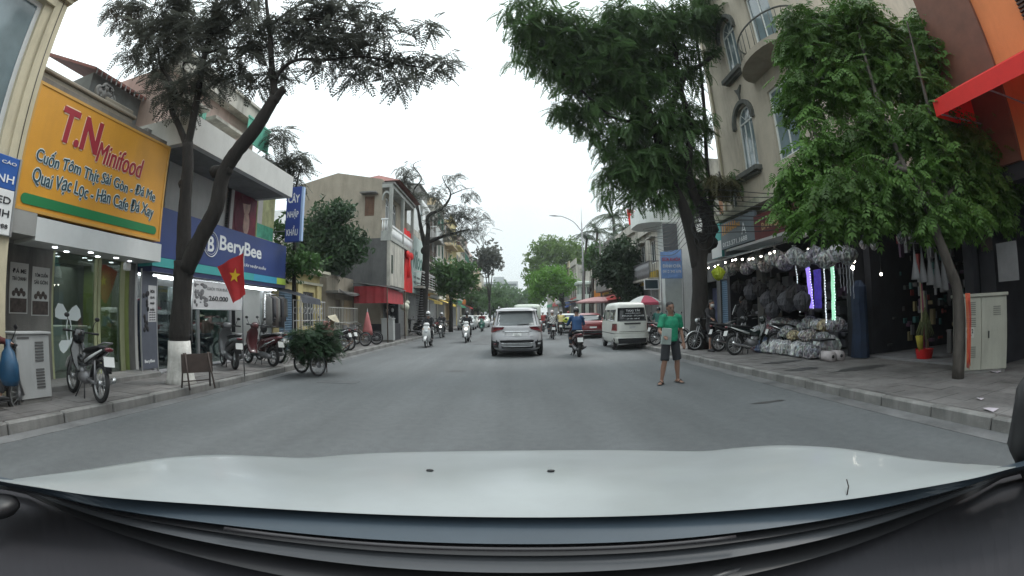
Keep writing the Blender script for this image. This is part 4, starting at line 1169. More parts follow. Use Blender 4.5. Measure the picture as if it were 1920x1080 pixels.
# ---- open-fronted shops under the tall house
def openshop(name, label, xf, y0, y1, h, wm, depth=5.0, pier=.25):
    B = Bld(name, label, 'R', xf, y0)
    L_ = y1 - y0
    b = B.mb(); b.box(0, pier, -depth, 0, 0, h); b.box(L_ - pier, L_ - .01, -depth, 0, 0, h); b.box(pier, L_ - pier, -depth, 0, h - .3, h); b.box(pier, L_ - pier, -depth - .2, -depth, 0, h)
    b.build('wall', wm, B.root)
    b = B.mb(); b.box(pier, L_ - pier, -depth, .2, -.1, .05); b.build('floor', M_intg, B.root)
    return B
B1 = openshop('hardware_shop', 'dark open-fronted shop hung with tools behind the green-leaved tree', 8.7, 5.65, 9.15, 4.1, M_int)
b = B1.mb()
for i in range(190):
    u, z, w_ = rnd.uniform(.3, 3.1), rnd.uniform(.1, 2.9), rnd.uniform(.1, 3.2); b.box(u, u + rnd.uniform(.03, .16), -w_ - rnd.uniform(.03, .2), -w_, z, z + rnd.choice([.06, .12, .2, .45]) * rnd.uniform(.7, 1.3), rnd.choice([0, 1, 1, 2, 3, 4, 5]), c=.008)
b.build('shelf_goods', [M_intg, M_blk, mat('goods_teal', (.02, .08, .08), .6), mat('goods_plum', (.09, .05, .09), .6), mat('goods_red', (.22, .02, .02), .5), mat('goods_straw', (.22, .18, .09), .7)], B1.root, kind='stuff')
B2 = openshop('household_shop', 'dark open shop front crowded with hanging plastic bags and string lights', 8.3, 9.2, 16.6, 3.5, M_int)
b = B2.mb()
for i in range(90):
    u, z = rnd.uniform(.3, 6.9), rnd.uniform(.1, 2.6); b.box(u, u + rnd.uniform(.1, .5), -rnd.uniform(.8, 3.8), -.7, z, z + rnd.uniform(.1, .5), rnd.choice([0, 1, 2, 3]), c=.02)
b.build('shelf_goods', [M_intg, M_blk, mat('goods_grey', (.12, .12, .14), .6), mat('goods_plum', (.09, .05, .09), .6)], B2.root, kind='stuff')
b = B2.mb(); b.box(4.6, 5.0, -.1, .02, 0, 3.2); b.build('pillar', M_greyp, B2.root)

# ---- tall house with arched windows above them
B = Bld('arched_house', 'tall cream grey house with arched windows and curved balcony on the right', 'R', 8.3, 9.2, 3.65 + .0)
Z = lambda z: z - 3.65                      # heights above the shops
L_ = 7.3
ops = [(4.15, 5.25, Z(6.2), Z(8.55)), (4.15, 5.25, Z(10.0), Z(12.3)), (1.5, 2.9, Z(5.9), Z(8.3)), (1.5, 2.9, Z(9.5), Z(12.1)), (6.1, 6.5, Z(4.95), Z(5.9))]
b = B.mb(); wallgrid(b, 0, L_, Z(5.0), Z(15.5), ops)
wallgrid(b, .0, L_, Z(3.66), Z(4.70), [])
b.box(0, .2, -9, -.2, Z(3.7), Z(15.5)); b.box(L_ - .2, L_, -9, -.2, Z(3.7), Z(15.5)); b.box(.2, L_ - .2, -9, -8.8, Z(3.7), Z(15.5)); b.box(.2, L_ - .2, -8.8, -.2, Z(15.1), Z(15.3)); b.box(.2, L_ - .2, -2.4, -2.3, Z(3.7), Z(15.1))
b.build('wall', mat('greige_plaster', (.47, .42, .34), .9, var=.1, vs=1.1, bump=.2, grime=.6, gcol=(.22, .20, .17)), B.root)
for o in ops[:2]: window(B, o[0], o[1], o[2], o[3], w=-.08, fm=mat('white_frame', (.66, .68, .66), .5, var=.05), pm=M_panel, nv=3, nh=1, arch=True)
for o in ops[2:4]: window(B, *o, w=-.08, fm=mat('white_frame', (.66, .68, .66)), pm=M_panel, nv=2, fw=.08)
window(B, *ops[4], w=-.08, fm=M_white, nv=1)
M_trim = mat('dark_trim', (.10, .105, .095), .8, var=.25, grime=.2)
for (u, z) in ((4.15, 8.55), (4.15, 12.3)):
    c = B.mb(); r = .55; zc = Z(z) - r
    for i in range(14):
        a0, a1 = -.15 + (PI + .3) * i / 14, -.15 + (PI + .3) * (i + 1) / 14
        f = lambda a, k: (u + .55 + (r + k) * math.cos(a), zc + (r + k) * math.sin(a))
        for w0 in (0,):
            c._add([(f(a0, .09)[0], .001, f(a0, .09)[1]), (f(a1, .09)[0], .001, f(a1, .09)[1]), (f(a1, .24)[0], .001, f(a1, .24)[1]), (f(a0, .24)[0], .001, f(a0, .24)[1]),
                    (f(a0, .09)[0], .13, f(a0, .09)[1]), (f(a1, .09)[0], .13, f(a1, .09)[1]), (f(a1, .24)[0], .13, f(a1, .24)[1]), (f(a0, .24)[0], .13, f(a0, .24)[1])],
                   [(4, 7, 6, 5), (0, 1, 5, 4), (3, 7, 6, 2)])
    c.build('arch_moulding', M_trim, B.root)
for z in (6.2, 10.0):
    c = B.mb(); c.box(3.95, 5.45, .001, .28, Z(z) - .22, Z(z) - .06); c.box(4.05, 5.35, .001, .18, Z(z) - .30, Z(z) - .221); c.build('window_sill', M_trim, B.root)
c = B.mb(); c.poly([(4.45, .002, Z(9.35)), (4.7, .002, Z(9.25)), (4.95, .002, Z(9.35)), (4.75, .002, Z(9.05)), (4.7, .002, Z(8.8)), (4.65, .002, Z(9.05))], .08, (0, 1, 0)); c.build('wall_ornament', M_trim, B.root)
# curved balcony
for z in (8.95, 12.7):
    c = B.mb(); pts = [(3.55, .001), (.3, .001)] + [(1.93 + 1.62 * math.cos(a), .05 + .95 * math.sin(a)) for a in [PI - PI * i / 14 for i in range(15)]][:-1]
    c._add([(p[0], p[1], Z(z)) for p in pts] + [(p[0], p[1], Z(z) + .22) for p in pts], [tuple(range(len(pts))), tuple(reversed(range(len(pts), 2 * len(pts))))] + [(i, (i + 1) % len(pts), len(pts) + (i + 1) % len(pts), len(pts) + i) for i in range(len(pts))])
    bo = c.build('balcony', M_beige, B.root)
    c = B.mb()
    for i in range(1, 16):
        a = PI - PI * i / 16; c.cyl((1.93 + 1.55 * math.cos(a), .05 + .88 * math.sin(a), Z(z) + .22), (1.93 + 1.55 * math.cos(a), .05 + .88 * math.sin(a), Z(z) + 1.1), .014, n=5)
    c.loft([(1.93 + 1.55 * math.cos(a), .05 + .88 * math.sin(a), Z(z) + 1.12) for a in [PI - PI * i / 16 for i in range(17)]], .03, 6)
    c.build('railing', M_trim, bo)
c = B.mb(); c.box(-.1, L_ + .1, .0, .55, Z(4.70), Z(4.86)); c.box(-.1, L_ + .1, -.18, .45, Z(4.861), Z(4.99)); c.build('ledge', mat('ledge_plaster', (.40, .39, .30), .9, var=.15, grime=.7, gcol=(.12, .14, .10)), B.root)
c = B.mb(); c.cyl((6.95, .06, Z(5.0)), (6.95, .06, Z(13.4)), .045, n=8); c.build('downpipe', mat('pipe_cream', (.62, .56, .42), .6, var=.08), B.root)
c = B.mb(); c.box(L_ - .0, L_ + .35, -.8, .0, Z(4.99), Z(6.6)); c.build('brown_panel', mat('brown_plaster', (.30, .15, .08), .8, var=.15), B.root)
c = B.mb(); c.box(-.1, L_ + .1, -.4, .35, Z(15.5), Z(15.8)); c.build('cornice', M_beige, B.root)

# maroon and teal signs over the shop
T = thing('shop_sign', 'grey and orange sign with an A mark over the household shop', 'sign', (7.75, 13.2, 3.62))
b = MB(); b.box(0, .14, 0, 2.6, 0, .95, c=.01); b.build('sign_board', mat('sign_slate', (.16, .19, .21), .5, var=.12), T)
for i in range(7): MB().box(-.004, 0, 2.35 - i * .17, 2.43 - i * .17, .5 + .02 * i, .9).build('orange_stroke', mat('orange_lettering', (.65, .32, .06), .5, var=0), T)
text('lettering', 'ĐỒ GIA DỤNG', 1.1, .26, face_m(-.004, 1.55, .72, '-x'), mat('orange_lettering', (.65, .32, .06)), T, bold=.02)
text('lettering', 'A', .34, .38, face_m(-.004, .75, .50, '-x'), M_wlet, T)
text('lettering', '0123.571.1688', 1.9, .16, face_m(-.004, 1.5, .16, '-x'), M_wlet, T, bold=.012)
T = thing('shop_sign', 'teal shop sign panel beside the grey sign with the A mark', 'sign', (7.76, 15.82, 3.4))
b = MB(); b.box(0, .12, 0, .9, 0, 1.25, c=.01); b.build('sign_board', mat('sign_turquoise', (.08, .42, .40), .5, var=.08), T)
b = MB(); b.box(-.002, 0, 0, .9, 0, .6); b.build('white_half', SG[0], T)
T = thing('shop_sign', 'long dark maroon shop sign under the cream ledge, right of the grey sign', 'sign', (7.7, 9.3, 3.35))
b = MB(); b.box(0, .14, 0, 3.85, 0, 1.0, c=.01); b.build('sign_board', mat('sign_maroon', (.12, .03, .03), .5, var=.15), T)
text('lettering', 'BÁN BUÔN BÁN LẺ', 2.9, .3, face_m(-.004, 1.9, .62, '-x'), mat('dull_gold', (.42, .30, .16), .5, var=0), T, bold=.01)
b = MB()
for i in range(60): b.box(-.95, .1, .03 + i * .064, .06 + i * .064, -.09, -.06)
b.box(-.97, -.94, 0, 3.86, -.12, -.05); b.build('slat_canopy', M_alu, T)
# flat awning sheet over the goods
T = thing('awning', 'grey sagging sheet awning over the household goods, edged with bulbs', 'awning', (8.2, 11.2, 3.05))
b = MB(); vs = []
for j in range(13):
    for i in range(5): vs.append((-.35 * i, 5.2 * j / 12, .36 - .085 * i + .05 * math.sin(j * 1.3) * i / 4))
b._add(vs, [(j * 5 + i, (j + 1) * 5 + i, (j + 1) * 5 + i + 1, j * 5 + i + 1) for j in range(12) for i in range(4)], 0, True); b.build('awning_sheet', mat('grey_tarp', (.12, .15, .15), .7, var=.25, grime=.5), T)
b = MB(); b.cyl((-1.4, 0, .0), (-1.4, 5.2, .0), .02, n=6); b.cyl((-1.4, 0.02, 0), (0, .02, .35), .015, n=6); b.cyl((-1.4, 5.18, 0), (0, 5.18, .35), .015, n=6); b.build('awning_frame', M_steel, T)

# string lights along the awning edge
T = thing('string_lights', 'string of small lit bulbs along the awning edge over hanging bags', 'string lights', (6.85, 10.6, 3.0))
pth = crv([(0.1, 0, -.05), (0, 1.3, -.12), (-.02, 2.6, -.02), (-.02, 4.2, -.08), (-.02, 5.8, .0)], 6)
b = MB(); b.loft(pth, .008, 4); b.build('wire', M_blk, T)
bm_ = MB(); bm_.ball((0, 0, -.03), .028, 8, 6); bme = bm_.mesh('bulb', M_bulb)
for i in range(15):
    p = pth[min(len(pth) - 1, int(i * len(pth) / 15) + 1)]; link('bulb', bme, T, tuple(p))

# ---- lower brownish house between, then the white house with the curved balcony
B = Bld('narrow_house', 'low dark shop with blue roller door between cream house and white house', 'R', 9.3, 16.7)
b = B.mb(); wallgrid(b, 0, 5.6, 0, 4.4, [(.5, 2.6, 0, 2.6), (3.0, 5.2, 0, 2.6)]); b.box(0, .2, -8, -.2, 0, 4.4); b.box(5.4, 5.6, -8, -.2, 0, 4.4); b.box(.2, 5.4, -8, -.2, 4.1, 4.3)
b.box(.2, 5.4, -3.1, -3.0, 0, 4.1)
b.build('wall', M_dgrey, B.root); rollshutter(B, .502, 2.598, .02, 2.6, m=M_shutb)
b = B.mb()
for i in range(20): b.box(3.1 + rnd.random() * 1.9, 3.3 + rnd.random() * 1.9, -2.4, -.5 - rnd.random(), .1 + rnd.random() * 1.6, .3 + rnd.random() * 2.1)
b.build('shelf_goods', mat('goods_indigo', (.05, .06, .12), .6, var=.5), B.root, kind='stuff')

B = Bld('white_house', 'white house with rounded balcony and tube railings on the right', 'R', 8.9, 23.2)
b = B.mb(); wallgrid(b, 0, 3.0, 0, 6.3, [(.3, 2.7, 0, 2.8), (1.4, 2.6, 3.6, 5.8)]); b.box(0, .2, -9, -.2, 0, 6.3); b.box(2.8, 3.0, -9, -.2, 0, 6.3); b.box(.2, 2.8, -9, -.2, 6.0, 6.2); b.box(.2, 2.8, -3, -2.9, 0, 6)
b.build('wall', M_white, B.root)
window(B, 1.4, 2.6, 3.6, 5.8, fm=M_alu); rollshutter(B, .302, 2.698, .02, 2.8)
b = B.mb(); b.box(.0, .9, .002, .95, .0, 5.95); b.build('corner_shaft', mat('pale_grey_render', (.50, .54, .53), .6, var=.1), B.root)
b = B.mb(); b.box(-.012, -.001, .12, .95, 3.2, 5.9); b.build('dark_glazing', mat('smoke_glass', (.09, .10, .115), .15, var=.2), B.root)
b = B.mb(); pts = [(0, 0), (0, 1.2)] + [(.9 - .9 * math.cos(a), 1.2 + .95 * math.sin(a)) for a in [PI / 2 * i / 7 for i in range(8)]] + [(2.2, 2.1), (3.0, 1.5), (3.0, 0)]
n = len(pts); b._add([(p[0], p[1], 5.98) for p in pts] + [(p[0], p[1], 6.75) for p in pts], [tuple(range(n)), tuple(reversed(range(n, 2 * n)))] + [(i, (i + 1) % n, n + (i + 1) % n, n + i) for i in range(n)])
bo = b.build('balcony', mat('balcony_white', (.70, .74, .72), .6, var=.06, grime=.1), B.root)
b = B.mb()
for k in range(4): b.loft([(p[0] + .05, p[1] - .05, 6.9 + k * .2) for p in pts[1:-1]], .022, 6)
for p in pts[1:-1:2]: b.cyl((p[0] + .05, p[1] - .05, 6.75), (p[0] + .05, p[1] - .05, 7.55), .03, n=6)
b.build('railing', M_white, bo)
b = B.mb(); wallgrid(b, .3, 2.9, 6.3, 9.6, [(.9, 2.2, 6.8, 9.0)], w1=-.6); b.box(.3, .5, -7, -.8, 6.3, 9.6); b.box(.3, 2.95, -7, 1.2, 9.6, 9.8); b.build('upper_wall', M_dirtyw, B.root)
window(B, .9, 2.2, 6.8, 9.0, w=-.68, fm=M_white)
b = B.mb()
for u in (.1, 1.6): b.cyl((u + .1, 1.1, 6.75), (u + .1, 1.1, 9.6), .09, n=10)
b.build('column', M_white, B.root)

# blue canopy banner and small dark framed screen
T = thing('shop_banner', 'pale blue lettered shop banner hanging over the pavement by white house', 'banner', (7.55, 22.6, 3.1))
b = MB(); b._add([(0, 0, 0), (1.2, .02, .1), (1.2, .02, 1.5), (0, 0, 1.35)], [(0, 1, 2, 3)]); b.box(0, 1.2, .03, .1, .0, .1); b.build('banner_sheet', mat('banner_sky', (.20, .34, .66), .5, var=.25, vs=2), T)
text('lettering', 'SỬA KHÓA', 1.0, .22, face_m(.6, -.006, 1.0, '-y'), SG[1], T, bold=.01); text('lettering', 'ĐÁNH CHÌA', 1.0, .2, face_m(.6, -.006, .65, '-y'), M_wlet, T, bold=.01); text('lettering', '0912 345 678', 1.0, .14, face_m(.6, -.006, .35, '-y'), M_wlet, T)
b = MB(); b.cyl((0, .02, -3.0), (0, .02, 1.4), .025, n=6); b.cyl((1.2, .02, -3.0), (1.2, .02, 1.5), .025, n=6); b.build('banner_post', M_steel, T)
T = thing('framed_board', 'small dark board in a white frame above the parasol', 'sign', (6.82, 23.1, 2.62))
b = MB(); b.box(0, .7, 0, .05, 0, .45); b.build('board', mat('board_dark', (.03, .05, .06), .3, var=.1), T)
b = MB()
for q in ((-.04, 0, -.04, .49), (.7, .74, -.04, .49), (0, .7, .45, .49), (0, .7, -.04, 0)): b.box(q[0], q[1], -.02, .06, q[2], q[3])
b.build('board_frame', M_white, T)
b = MB(); b.cyl((.35, .1, -2.5), (.35, .1, 0), .02, n=6); b.build('board_post', M_steel, T)

# ---- the row going away on the right
rg = random.Random(23)
RIGHT = [(26.3, 4.6, 6.2, 1, M_dirtyw, 'flat', 'low stained shophouse right behind the white rounded house', 8.7),
         (31.0, 6.5, 6.8, 1, M_dirtyw, 'flat', 'low white shophouse with railed balcony behind the dark tree', 8.6),
         (37.6, 6.0, 7.2, 1, M_greyp, 'flat', 'low grey shophouse with faded awning behind the palms', 8.8),
         (43.8, 6.0, 6.0, 1, M_pink, 'gable', 'low pinkish house with red roof behind the palm trunks', 9.0),
         (68.0, 7.0, 8.5, 2, M_dirtyw, 'flat', 'white shophouse beyond the grey kiosk on the right', 9.5),
         (76.0, 8.0, 9.0, 2, M_cream, 'flat', 'cream shophouse behind the big pale green tree', 9.5),
         (86.0, 9.0, 8.5, 2, M_greyp, 'gable', 'grey house with red roof behind the pale green trees', 9.5),
         (96.0, 12., 9.5, 2, M_tan, 'flat', 'tan block far along the right side', 9.5),
         (110., 16., 9.0, 2, M_dirtyw, 'flat', 'farthest white block on the right side', 9.5)]
for i, (y, l, h, f, m, rf, lab, xf) in enumerate(RIGHT):
    shophouse('R', xf, y, y + l - .1, h, f, m, lab, rg, rf, detail=i < 4, group='shophouses on the right side', shop='open' if i in (1, 5) else 'shutter', awn=[None, SG[1], mat('faded_pink', (.5, .25, .24), .7), None, SG[2], None, None, None, None, None][i], words=(None, 'KIM KHÍ', 'SƠN NƯỚC')[i] if i < 3 else None)

# kiosk: small two-storey grey-green hut at the kerb
T = thing('kiosk', 'small grey green two storey kiosk with flat slabs beside the kerb', 'kiosk', (8.35, 58, .15))
b = MB(); b.box(0, 2.0, 0, 2.4, 0, 3.0); b.box(.15, 1.85, .2, 2.2, 3.2, 4.9); b.build('wall', mat('kiosk_render', (.36, .42, .38), .8, var=.1, grime=.3), T)
b = MB(); b.box(-.35, 2.35, -.3, 2.7, 3.001, 3.2); b.box(-.15, 2.2, -.2, 2.6, 4.901, 5.35, c=.1); b.build('slab', mat('kiosk_slab', (.48, .54, .50), .8, var=.1), T)
for (x0, x1) in ((.45, .95), (1.15, 1.6)): MB().box(x0, x1, .17, .199, 3.5, 4.6).build('window', M_pane, T)
b = MB(); b.box(-.3, 2.3, -.28, -.25, 3.2, 3.7); b.build('parapet', mat('kiosk_slab', (.48, .54, .5)), T)
# ================================================================== TREES
def leafmat(name, col, var=.35, tr=.3, vs=1.3):
    m = mat(name, col, .55, var=var, vs=vs, transl=tr, spec=.35)
    return m
LM_dark = leafmat('leaf_sombre', (0.088, 0.094, 0.078), tr=.45)
LM_r1 = leafmat('leaf_deep_green', (0.074, 0.140, 0.046), tr=.42, var=.55, vs=.7)
LM_r2 = leafmat('leaf_fresh_green', (0.082, 0.170, 0.034), tr=.40, var=.6, vs=1.0)
LM_mid = leafmat('leaf_mid_green', (0.060, 0.130, 0.036), tr=.3)
LM_pale = leafmat('leaf_pale_green', (0.12, 0.20, 0.05), tr=.35)
LM_palm = leafmat('leaf_palm', (0.050, 0.080, 0.045), tr=.2)

def frond_bipinnate(nr, np_=9, wd=.30, pw=.045):
    """unit-length ferny frond along +x, drooping; pairs of narrow feathery pinnae"""
    v = []; f = []
    def droop(x): return -.28 * x * x
    for s in (1, -1):
        for i in range(np_):
            x = .12 + .86 * i / (np_ - 1)
            L = wd * (1 - .55 * abs(x - .45) / .55) * nr.uniform(.85, 1.1)
            ang = R(62) - R(22) * x
            dx, dy = math.cos(ang) * L, s * math.sin(ang) * L
            z0 = droop(x); z1 = z0 - .10 * L - .03 * nr.random()
            o = len(v)
            px, py = -math.sin(ang) * pw, s * math.cos(ang) * pw
            v += [(x, 0, z0), (x + dx * .55 - px, dy * .55 - py, z0 * .5 + z1 * .5 + .01), (x + dx, dy, z1), (x + dx * .55 + px, dy * .55 + py, z0 * .5 + z1 * .5 + .01)]
            f.append((o, o + 1, o + 2, o + 3) if s > 0 else (o + 3, o + 2, o + 1, o))
    o = len(v)
    v += [(0, -.006, 0), (.5, -.006, droop(.5)), (1, 0, droop(1)), (.5, .006, droop(.5))]; f.append((o, o + 1, o + 2, o + 3))
    return np.array(v), np.array(f)
def frond_pinnate(nr, np_=5, ll=.30, lw=.07):
    """unit-length compound leaf with broad drooping leaflets"""
    v = []; f = []
    def droop(x): return -.22 * x * x
    for s in (1, -1):
        for i in range(np_):
            x = .2 + .72 * i / (np_ - 1)
            L = ll * nr.uniform(.85, 1.1); ang = R(58) - R(18) * x
            dx, dy = math.cos(ang), s * math.sin(ang); px, py = -math.sin(ang), s * math.cos(ang)
            z0 = droop(x)
            P_ = lambda t, k, z: (x + dx * L * t + px * lw * k, dy * L * t + py * lw * k, z0 + z)
            o = len(v)
            v += [P_(0, 0, 0), P_(.4, -1, -.02), P_(1, 0, -.35 * L), P_(.4, 0, .012), P_(.4, 1, -.02)]
            f += [(o, o + 1, o + 2, o + 3), (o, o + 3, o + 2, o + 4)]
    o = len(v); L = ll * 1.1; z = droop(.92)
    v += [(.92, 0, z), (.92 + L * .4, -lw, z - .03), (.92 + L, 0, z - .3 * L), (.92 + L * .4, lw, z - .03)]; f.append((o, o + 1, o + 2, o + 3))
    return np.array(v), np.array(f)
def leaf_clump(nr, n=7):
    v = []; f = []
    for i in range(n):
        c = nr.uniform(-.5, .5, 3); a = nr.normal(size=3); a /= np.linalg.norm(a); b = np.cross(a, nr.normal(size=3)); b /= np.linalg.norm(b)
        l = nr.uniform(.28, .5); o = len(v)
        v += [tuple(c - a * l), tuple(c + b * l * .4), tuple(c + a * l), tuple(c - b * l * .4)]; f.append((o, o + 1, o + 2, o + 3))
    return np.array(v), np.array(f)

def scatter(name, kinds, pos, rot, scl, m, parent, nr):
    """one mesh from many rotated copies. kinds: list of (V,F) with equal shapes"""
    V = np.stack([k[0] for k in kinds]); F = kinds[0][1]
    n = len(pos); k = nr.integers(0, len(kinds), n)
    vv = np.einsum('nij,nvj->nvi', rot, V[k]) * scl[:, None, None] + pos[:, None, :]
    nv = V.shape[1]
    ff = F[None] + (np.arange(n) * nv)[:, None, None]
    vv = vv.reshape(-1, 3).astype('f'); ff = ff.reshape(-1, F.shape[1]).astype('i')
    me = bpy.data.meshes.new(name)
    me.vertices.add(len(vv)); me.vertices.foreach_set('co', vv.ravel())
    me.loops.add(ff.size); me.loops.foreach_set('vertex_index', ff.ravel())
    me.polygons.add(len(ff)); me.polygons.foreach_set('loop_start', np.arange(0, ff.size, F.shape[1], dtype='i')); me.polygons.foreach_set('loop_total', np.full(len(ff), F.shape[1], 'i'))
    me.materials.append(m); me.update(calc_edges=True)
    return link(name, me, parent)

def rots(yaw, pitch, roll):
    cy, sy, cp, sp, cr, sr = np.cos(yaw), np.sin(yaw), np.cos(pitch), np.sin(pitch), np.cos(roll), np.sin(roll)
    z = np.zeros_like(cy); o = z + 1
    Rz = np.stack([np.stack([cy, -sy, z], -1), np.stack([sy, cy, z], -1), np.stack([z, z, o], -1)], -2)
    Ry = np.stack([np.stack([cp, z, sp], -1), np.stack([z, o, z], -1), np.stack([-sp, z, cp], -1)], -2)
    Rx = np.stack([np.stack([o, z, z], -1), np.stack([z, cr, -sr], -1), np.stack([z, sr, cr], -1)], -2)
    return Rz @ Ry @ Rx

def whorls(tips, nr, per=(4, 7), size=(.4, .6), pitch=(-.1, .7), spread=.06):
    pos = []; yaw = []; pit = []; rol = []; sc = []
    for t in tips:
        k = nr.integers(*per); y0 = nr.uniform(0, 2 * PI)
        for i in range(k):
            pos.append(t + nr.normal(0, spread, 3)); yaw.append(y0 + 2 * PI * i / k + nr.normal(0, .25)); pit.append(nr.uniform(*pitch)); rol.append(nr.normal(0, .3)); sc.append(nr.uniform(*size))
    return np.array(pos), rots(np.array(yaw), np.array(pit), np.array(rol)), np.array(sc)

def fill_blobs(blobs, n, nr, shell=.45):
    """n points through ellipsoids (centre, radii); more of them near the skin"""
    vol = np.array([b[1][0] * b[1][1] * b[1][2] for b in blobs]) ** .75; vol /= vol.sum()
    out = []
    for b, c in zip(blobs, np.round(vol * n).astype(int)):
        d = nr.normal(size=(c, 3)); d /= np.linalg.norm(d, axis=1)[:, None]
        r = nr.uniform(0, 1, c) ** shell
        out.append(np.array(b[0]) + d * r[:, None] * np.array(b[1]))
    return np.concatenate(out)

def grow(mb, limbs, tips, nr, r0=.028, every=1, sag=.12, attract=1.0):
    """twigs: each tip joins the nearest piece of wood already there"""
    nodes = []
    for l in limbs: nodes += [np.array(p) for p in l]
    N = np.array(nodes); order = np.argsort([np.min(np.linalg.norm(N - t, axis=1)) for t in tips])
    for q, i in enumerate(order):
        t = tips[i]; d = np.linalg.norm(N - t, axis=1) + .25 * np.maximum(0, N[:, 2] - t[2]); j = int(np.argmin(d)); a = N[j]; L = d[j]
        if L < .08: continue
        m1 = a + (t - a) * .4 + nr.normal(0, .07, 3) * L + np.array([0, 0, sag * L * .5]); m2 = a + (t - a) * .75 + nr.normal(0, .05, 3) * L + np.array([0, 0, sag * L * .4])
        r = min(r0, .006 + .014 * L)
        mb.loft([tuple(a), tuple(m1), tuple(m2), tuple(t)], [r, r * .75, r * .5, r * .3], 4, cap=False)
        N = np.vstack([N, m1, m2, t])

def wood(mb, pts, radii, n=10, knob=0.0):
    c = crv(pts, 6); rr = lerpl(radii, len(c))
    rr = [r * (1 + rnd.uniform(-.05, .05)) for r in rr]
    mb.loft(c, rr, n)
    return [tuple(p) for p in c]

def PY(lst, Y): return [tuple(P(a, b, Y=Y + (c[0] if c else 0))) for (a, b, *c) in lst]

nr = np.random.default_rng(5)
K_bi = [frond_bipinnate(nr) for _ in range(6)]
K_bi2 = [frond_bipinnate(nr, 10, .32, .045) for _ in range(6)]
K_pi = [frond_pinnate(nr) for _ in range(6)]
K_cl = [leaf_clump(nr) for _ in range(8)]

def shift(pts, o): return [tuple(Vector(p) - o) for p in pts]

# ---- near left tree (poinciana): white-limed foot, dark forked trunk, thin feathery crown
o = Vector((-6.42, 7.35, .15))
T = thing('poinciana_tree', 'dark forked tree with white-limed foot on the left pavement', 'tree', tuple(o))
Yt = 7.4
tb = MB()
main = wood(tb, shift([(o.x, o.y, .95)] + PY([(341, 560), (345, 490)], Yt), o), [.225, .205, .215])
left = wood(tb, shift(PY([(345, 500), (346, 400), (352, 320), (352, 270)], Yt), o), [.19, .145, .135, .125])
right = wood(tb, shift(PY([(349, 505), (380, 440), (405, 390), (418, 330), (440, 290), (480, 240), (516, 182)], Yt), o), [.19, .175, .165, .155, .15, .14, .125])
l1 = wood(tb, shift(PY([(352, 275), (335, 235), (322, 205), (328, 175), (318, 150), (300, 120), (297, 90)], Yt), o), [.085, .07, .07, .06, .05, .04, .02])
l2 = wood(tb, shift(PY([(352, 275), (362, 225), (372, 170), (382, 110), (396, 60), (405, 10), (408, -40)], Yt), o), [.09, .085, .08, .07, .065, .05, .03])
r1 = wood(tb, shift(PY([(516, 182), (512, 150), (508, 100), (506, 60), (500, 10), (498, -30)], Yt), o), [.085, .07, .06, .05, .04, .03])
r2 = wood(tb, shift(PY([(517, 150), (530, 128), (560, 112), (620, 112, .1), (680, 106, .3), (740, 118, .6), (800, 128, .9)], Yt), o), [.045, .042, .036, .032, .026, .02, .012])
st = wood(tb, shift(PY([(514, 190), (527, 172), (534, 166)], Yt), o), [.10, .085, .08])
ex = [wood(tb, shift(PY(p, Yt), o), r_) for p, r_ in (
    ([(385, 100), (420, 92), (460, 88), (500, 88)], [.035, .03, .025, .02]),
    ([(372, 120), (345, 118), (347, 160), (338, 180)], [.04, .03, .025, .02]),
    ([(376, 80), (355, 60), (330, 40), (250, 10)], [.03, .025, .02, .012]),
    ([(506, 60), (540, 40), (600, 35), (680, 50, .4)], [.03, .028, .024, .014]),
    ([(506, 50), (560, 10), (640, -10), (720, 0, .5)], [.03, .026, .02, .014]),
    ([(553, 113), (565, 70), (575, 60)], [.022, .018, .012]),
    ([(390, 70), (440, 40), (480, -10)], [.03, .025, .015]))]
for (px, py, r) in ((407, 322, .17), (425, 320, .15), (345, 345, .14), (352, 268, .12), (418, 330, .15), (455, 270, .15)):
    c = P(px, py, Y=Yt) - o; tb.ball(tuple(c), (r, r * .9, r * .8), 8, 6, jit=.1, rg=rnd)
trunk = tb.build('trunk', M_bark, T)
lb = MB(); lb.loft([(0, 0, -.05), (.0, 0, .1), (0, 0, .5), (0, 0, .82)], [.36, .30, .255, .24], 12); lb.build('limewashed_foot', M_lime, T)
PX = 7.4 / FPX
def blobpx(lst, Y, o, dep=1.0):
    out = []
    for (px, py, rx, ry, *dy) in lst:
        Yb = Y + (dy[0] if dy else 0)
        c = P(px, py, Y=Yb) - o; dist = math.sqrt(c.x ** 2 * 0 + (c.x + o.x) ** 2 + Yb ** 2 + (c.z + o.z - CAM_H) ** 2); k = dist / FPX
        out.append((tuple(c), (rx * k, max(rx, ry) * k * dep, ry * k)))
    return out
bl = blobpx([(235, 20, 45, 30), (330, 60, 55, 40), (300, 110, 45, 30), (330, 20, 60, 30), (400, 60, 50, 50), (420, 130, 55, 25), (370, 150, 60, 20), (480, 150, 35, 18), (560, 40, 55, 40, .2), (620, 15, 70, 25, .3), (640, 80, 65, 30, .3),
             (700, 40, 45, 35, .4), (720, 105, 50, 22, .6), (790, 50, 25, 25, .8), (825, 110, 32, 30, .9), (780, 130, 30, 25, .9), (590, 128, 25, 15, .1), (480, 60, 50, 45), (310, 170, 35, 25), (440, 15, 60, 30), (250, 100, 25, 20)], Yt, o, .9)
bl += blobpx([(270, 60, 40, 30), (520, 120, 40, 25, .1), (670, 130, 40, 18, .3), (740, 150, 40, 16, .6), (600, 80, 40, 30, .2), (345, 195, 35, 18)], Yt, o, .9)
tips = fill_blobs(bl, 640, nr, .45)
lt = shift(PY([(500, 330), (520, 270), (545, 250), (555, 300), (565, 345), (530, 345), (575, 290), (490, 260), (545, 320)], Yt + 3.5), o)
gm = MB(); grow(gm, [l1, l2, r1, r2] + ex, tips, nr, .022); gm.build('branches', M_bark, T)
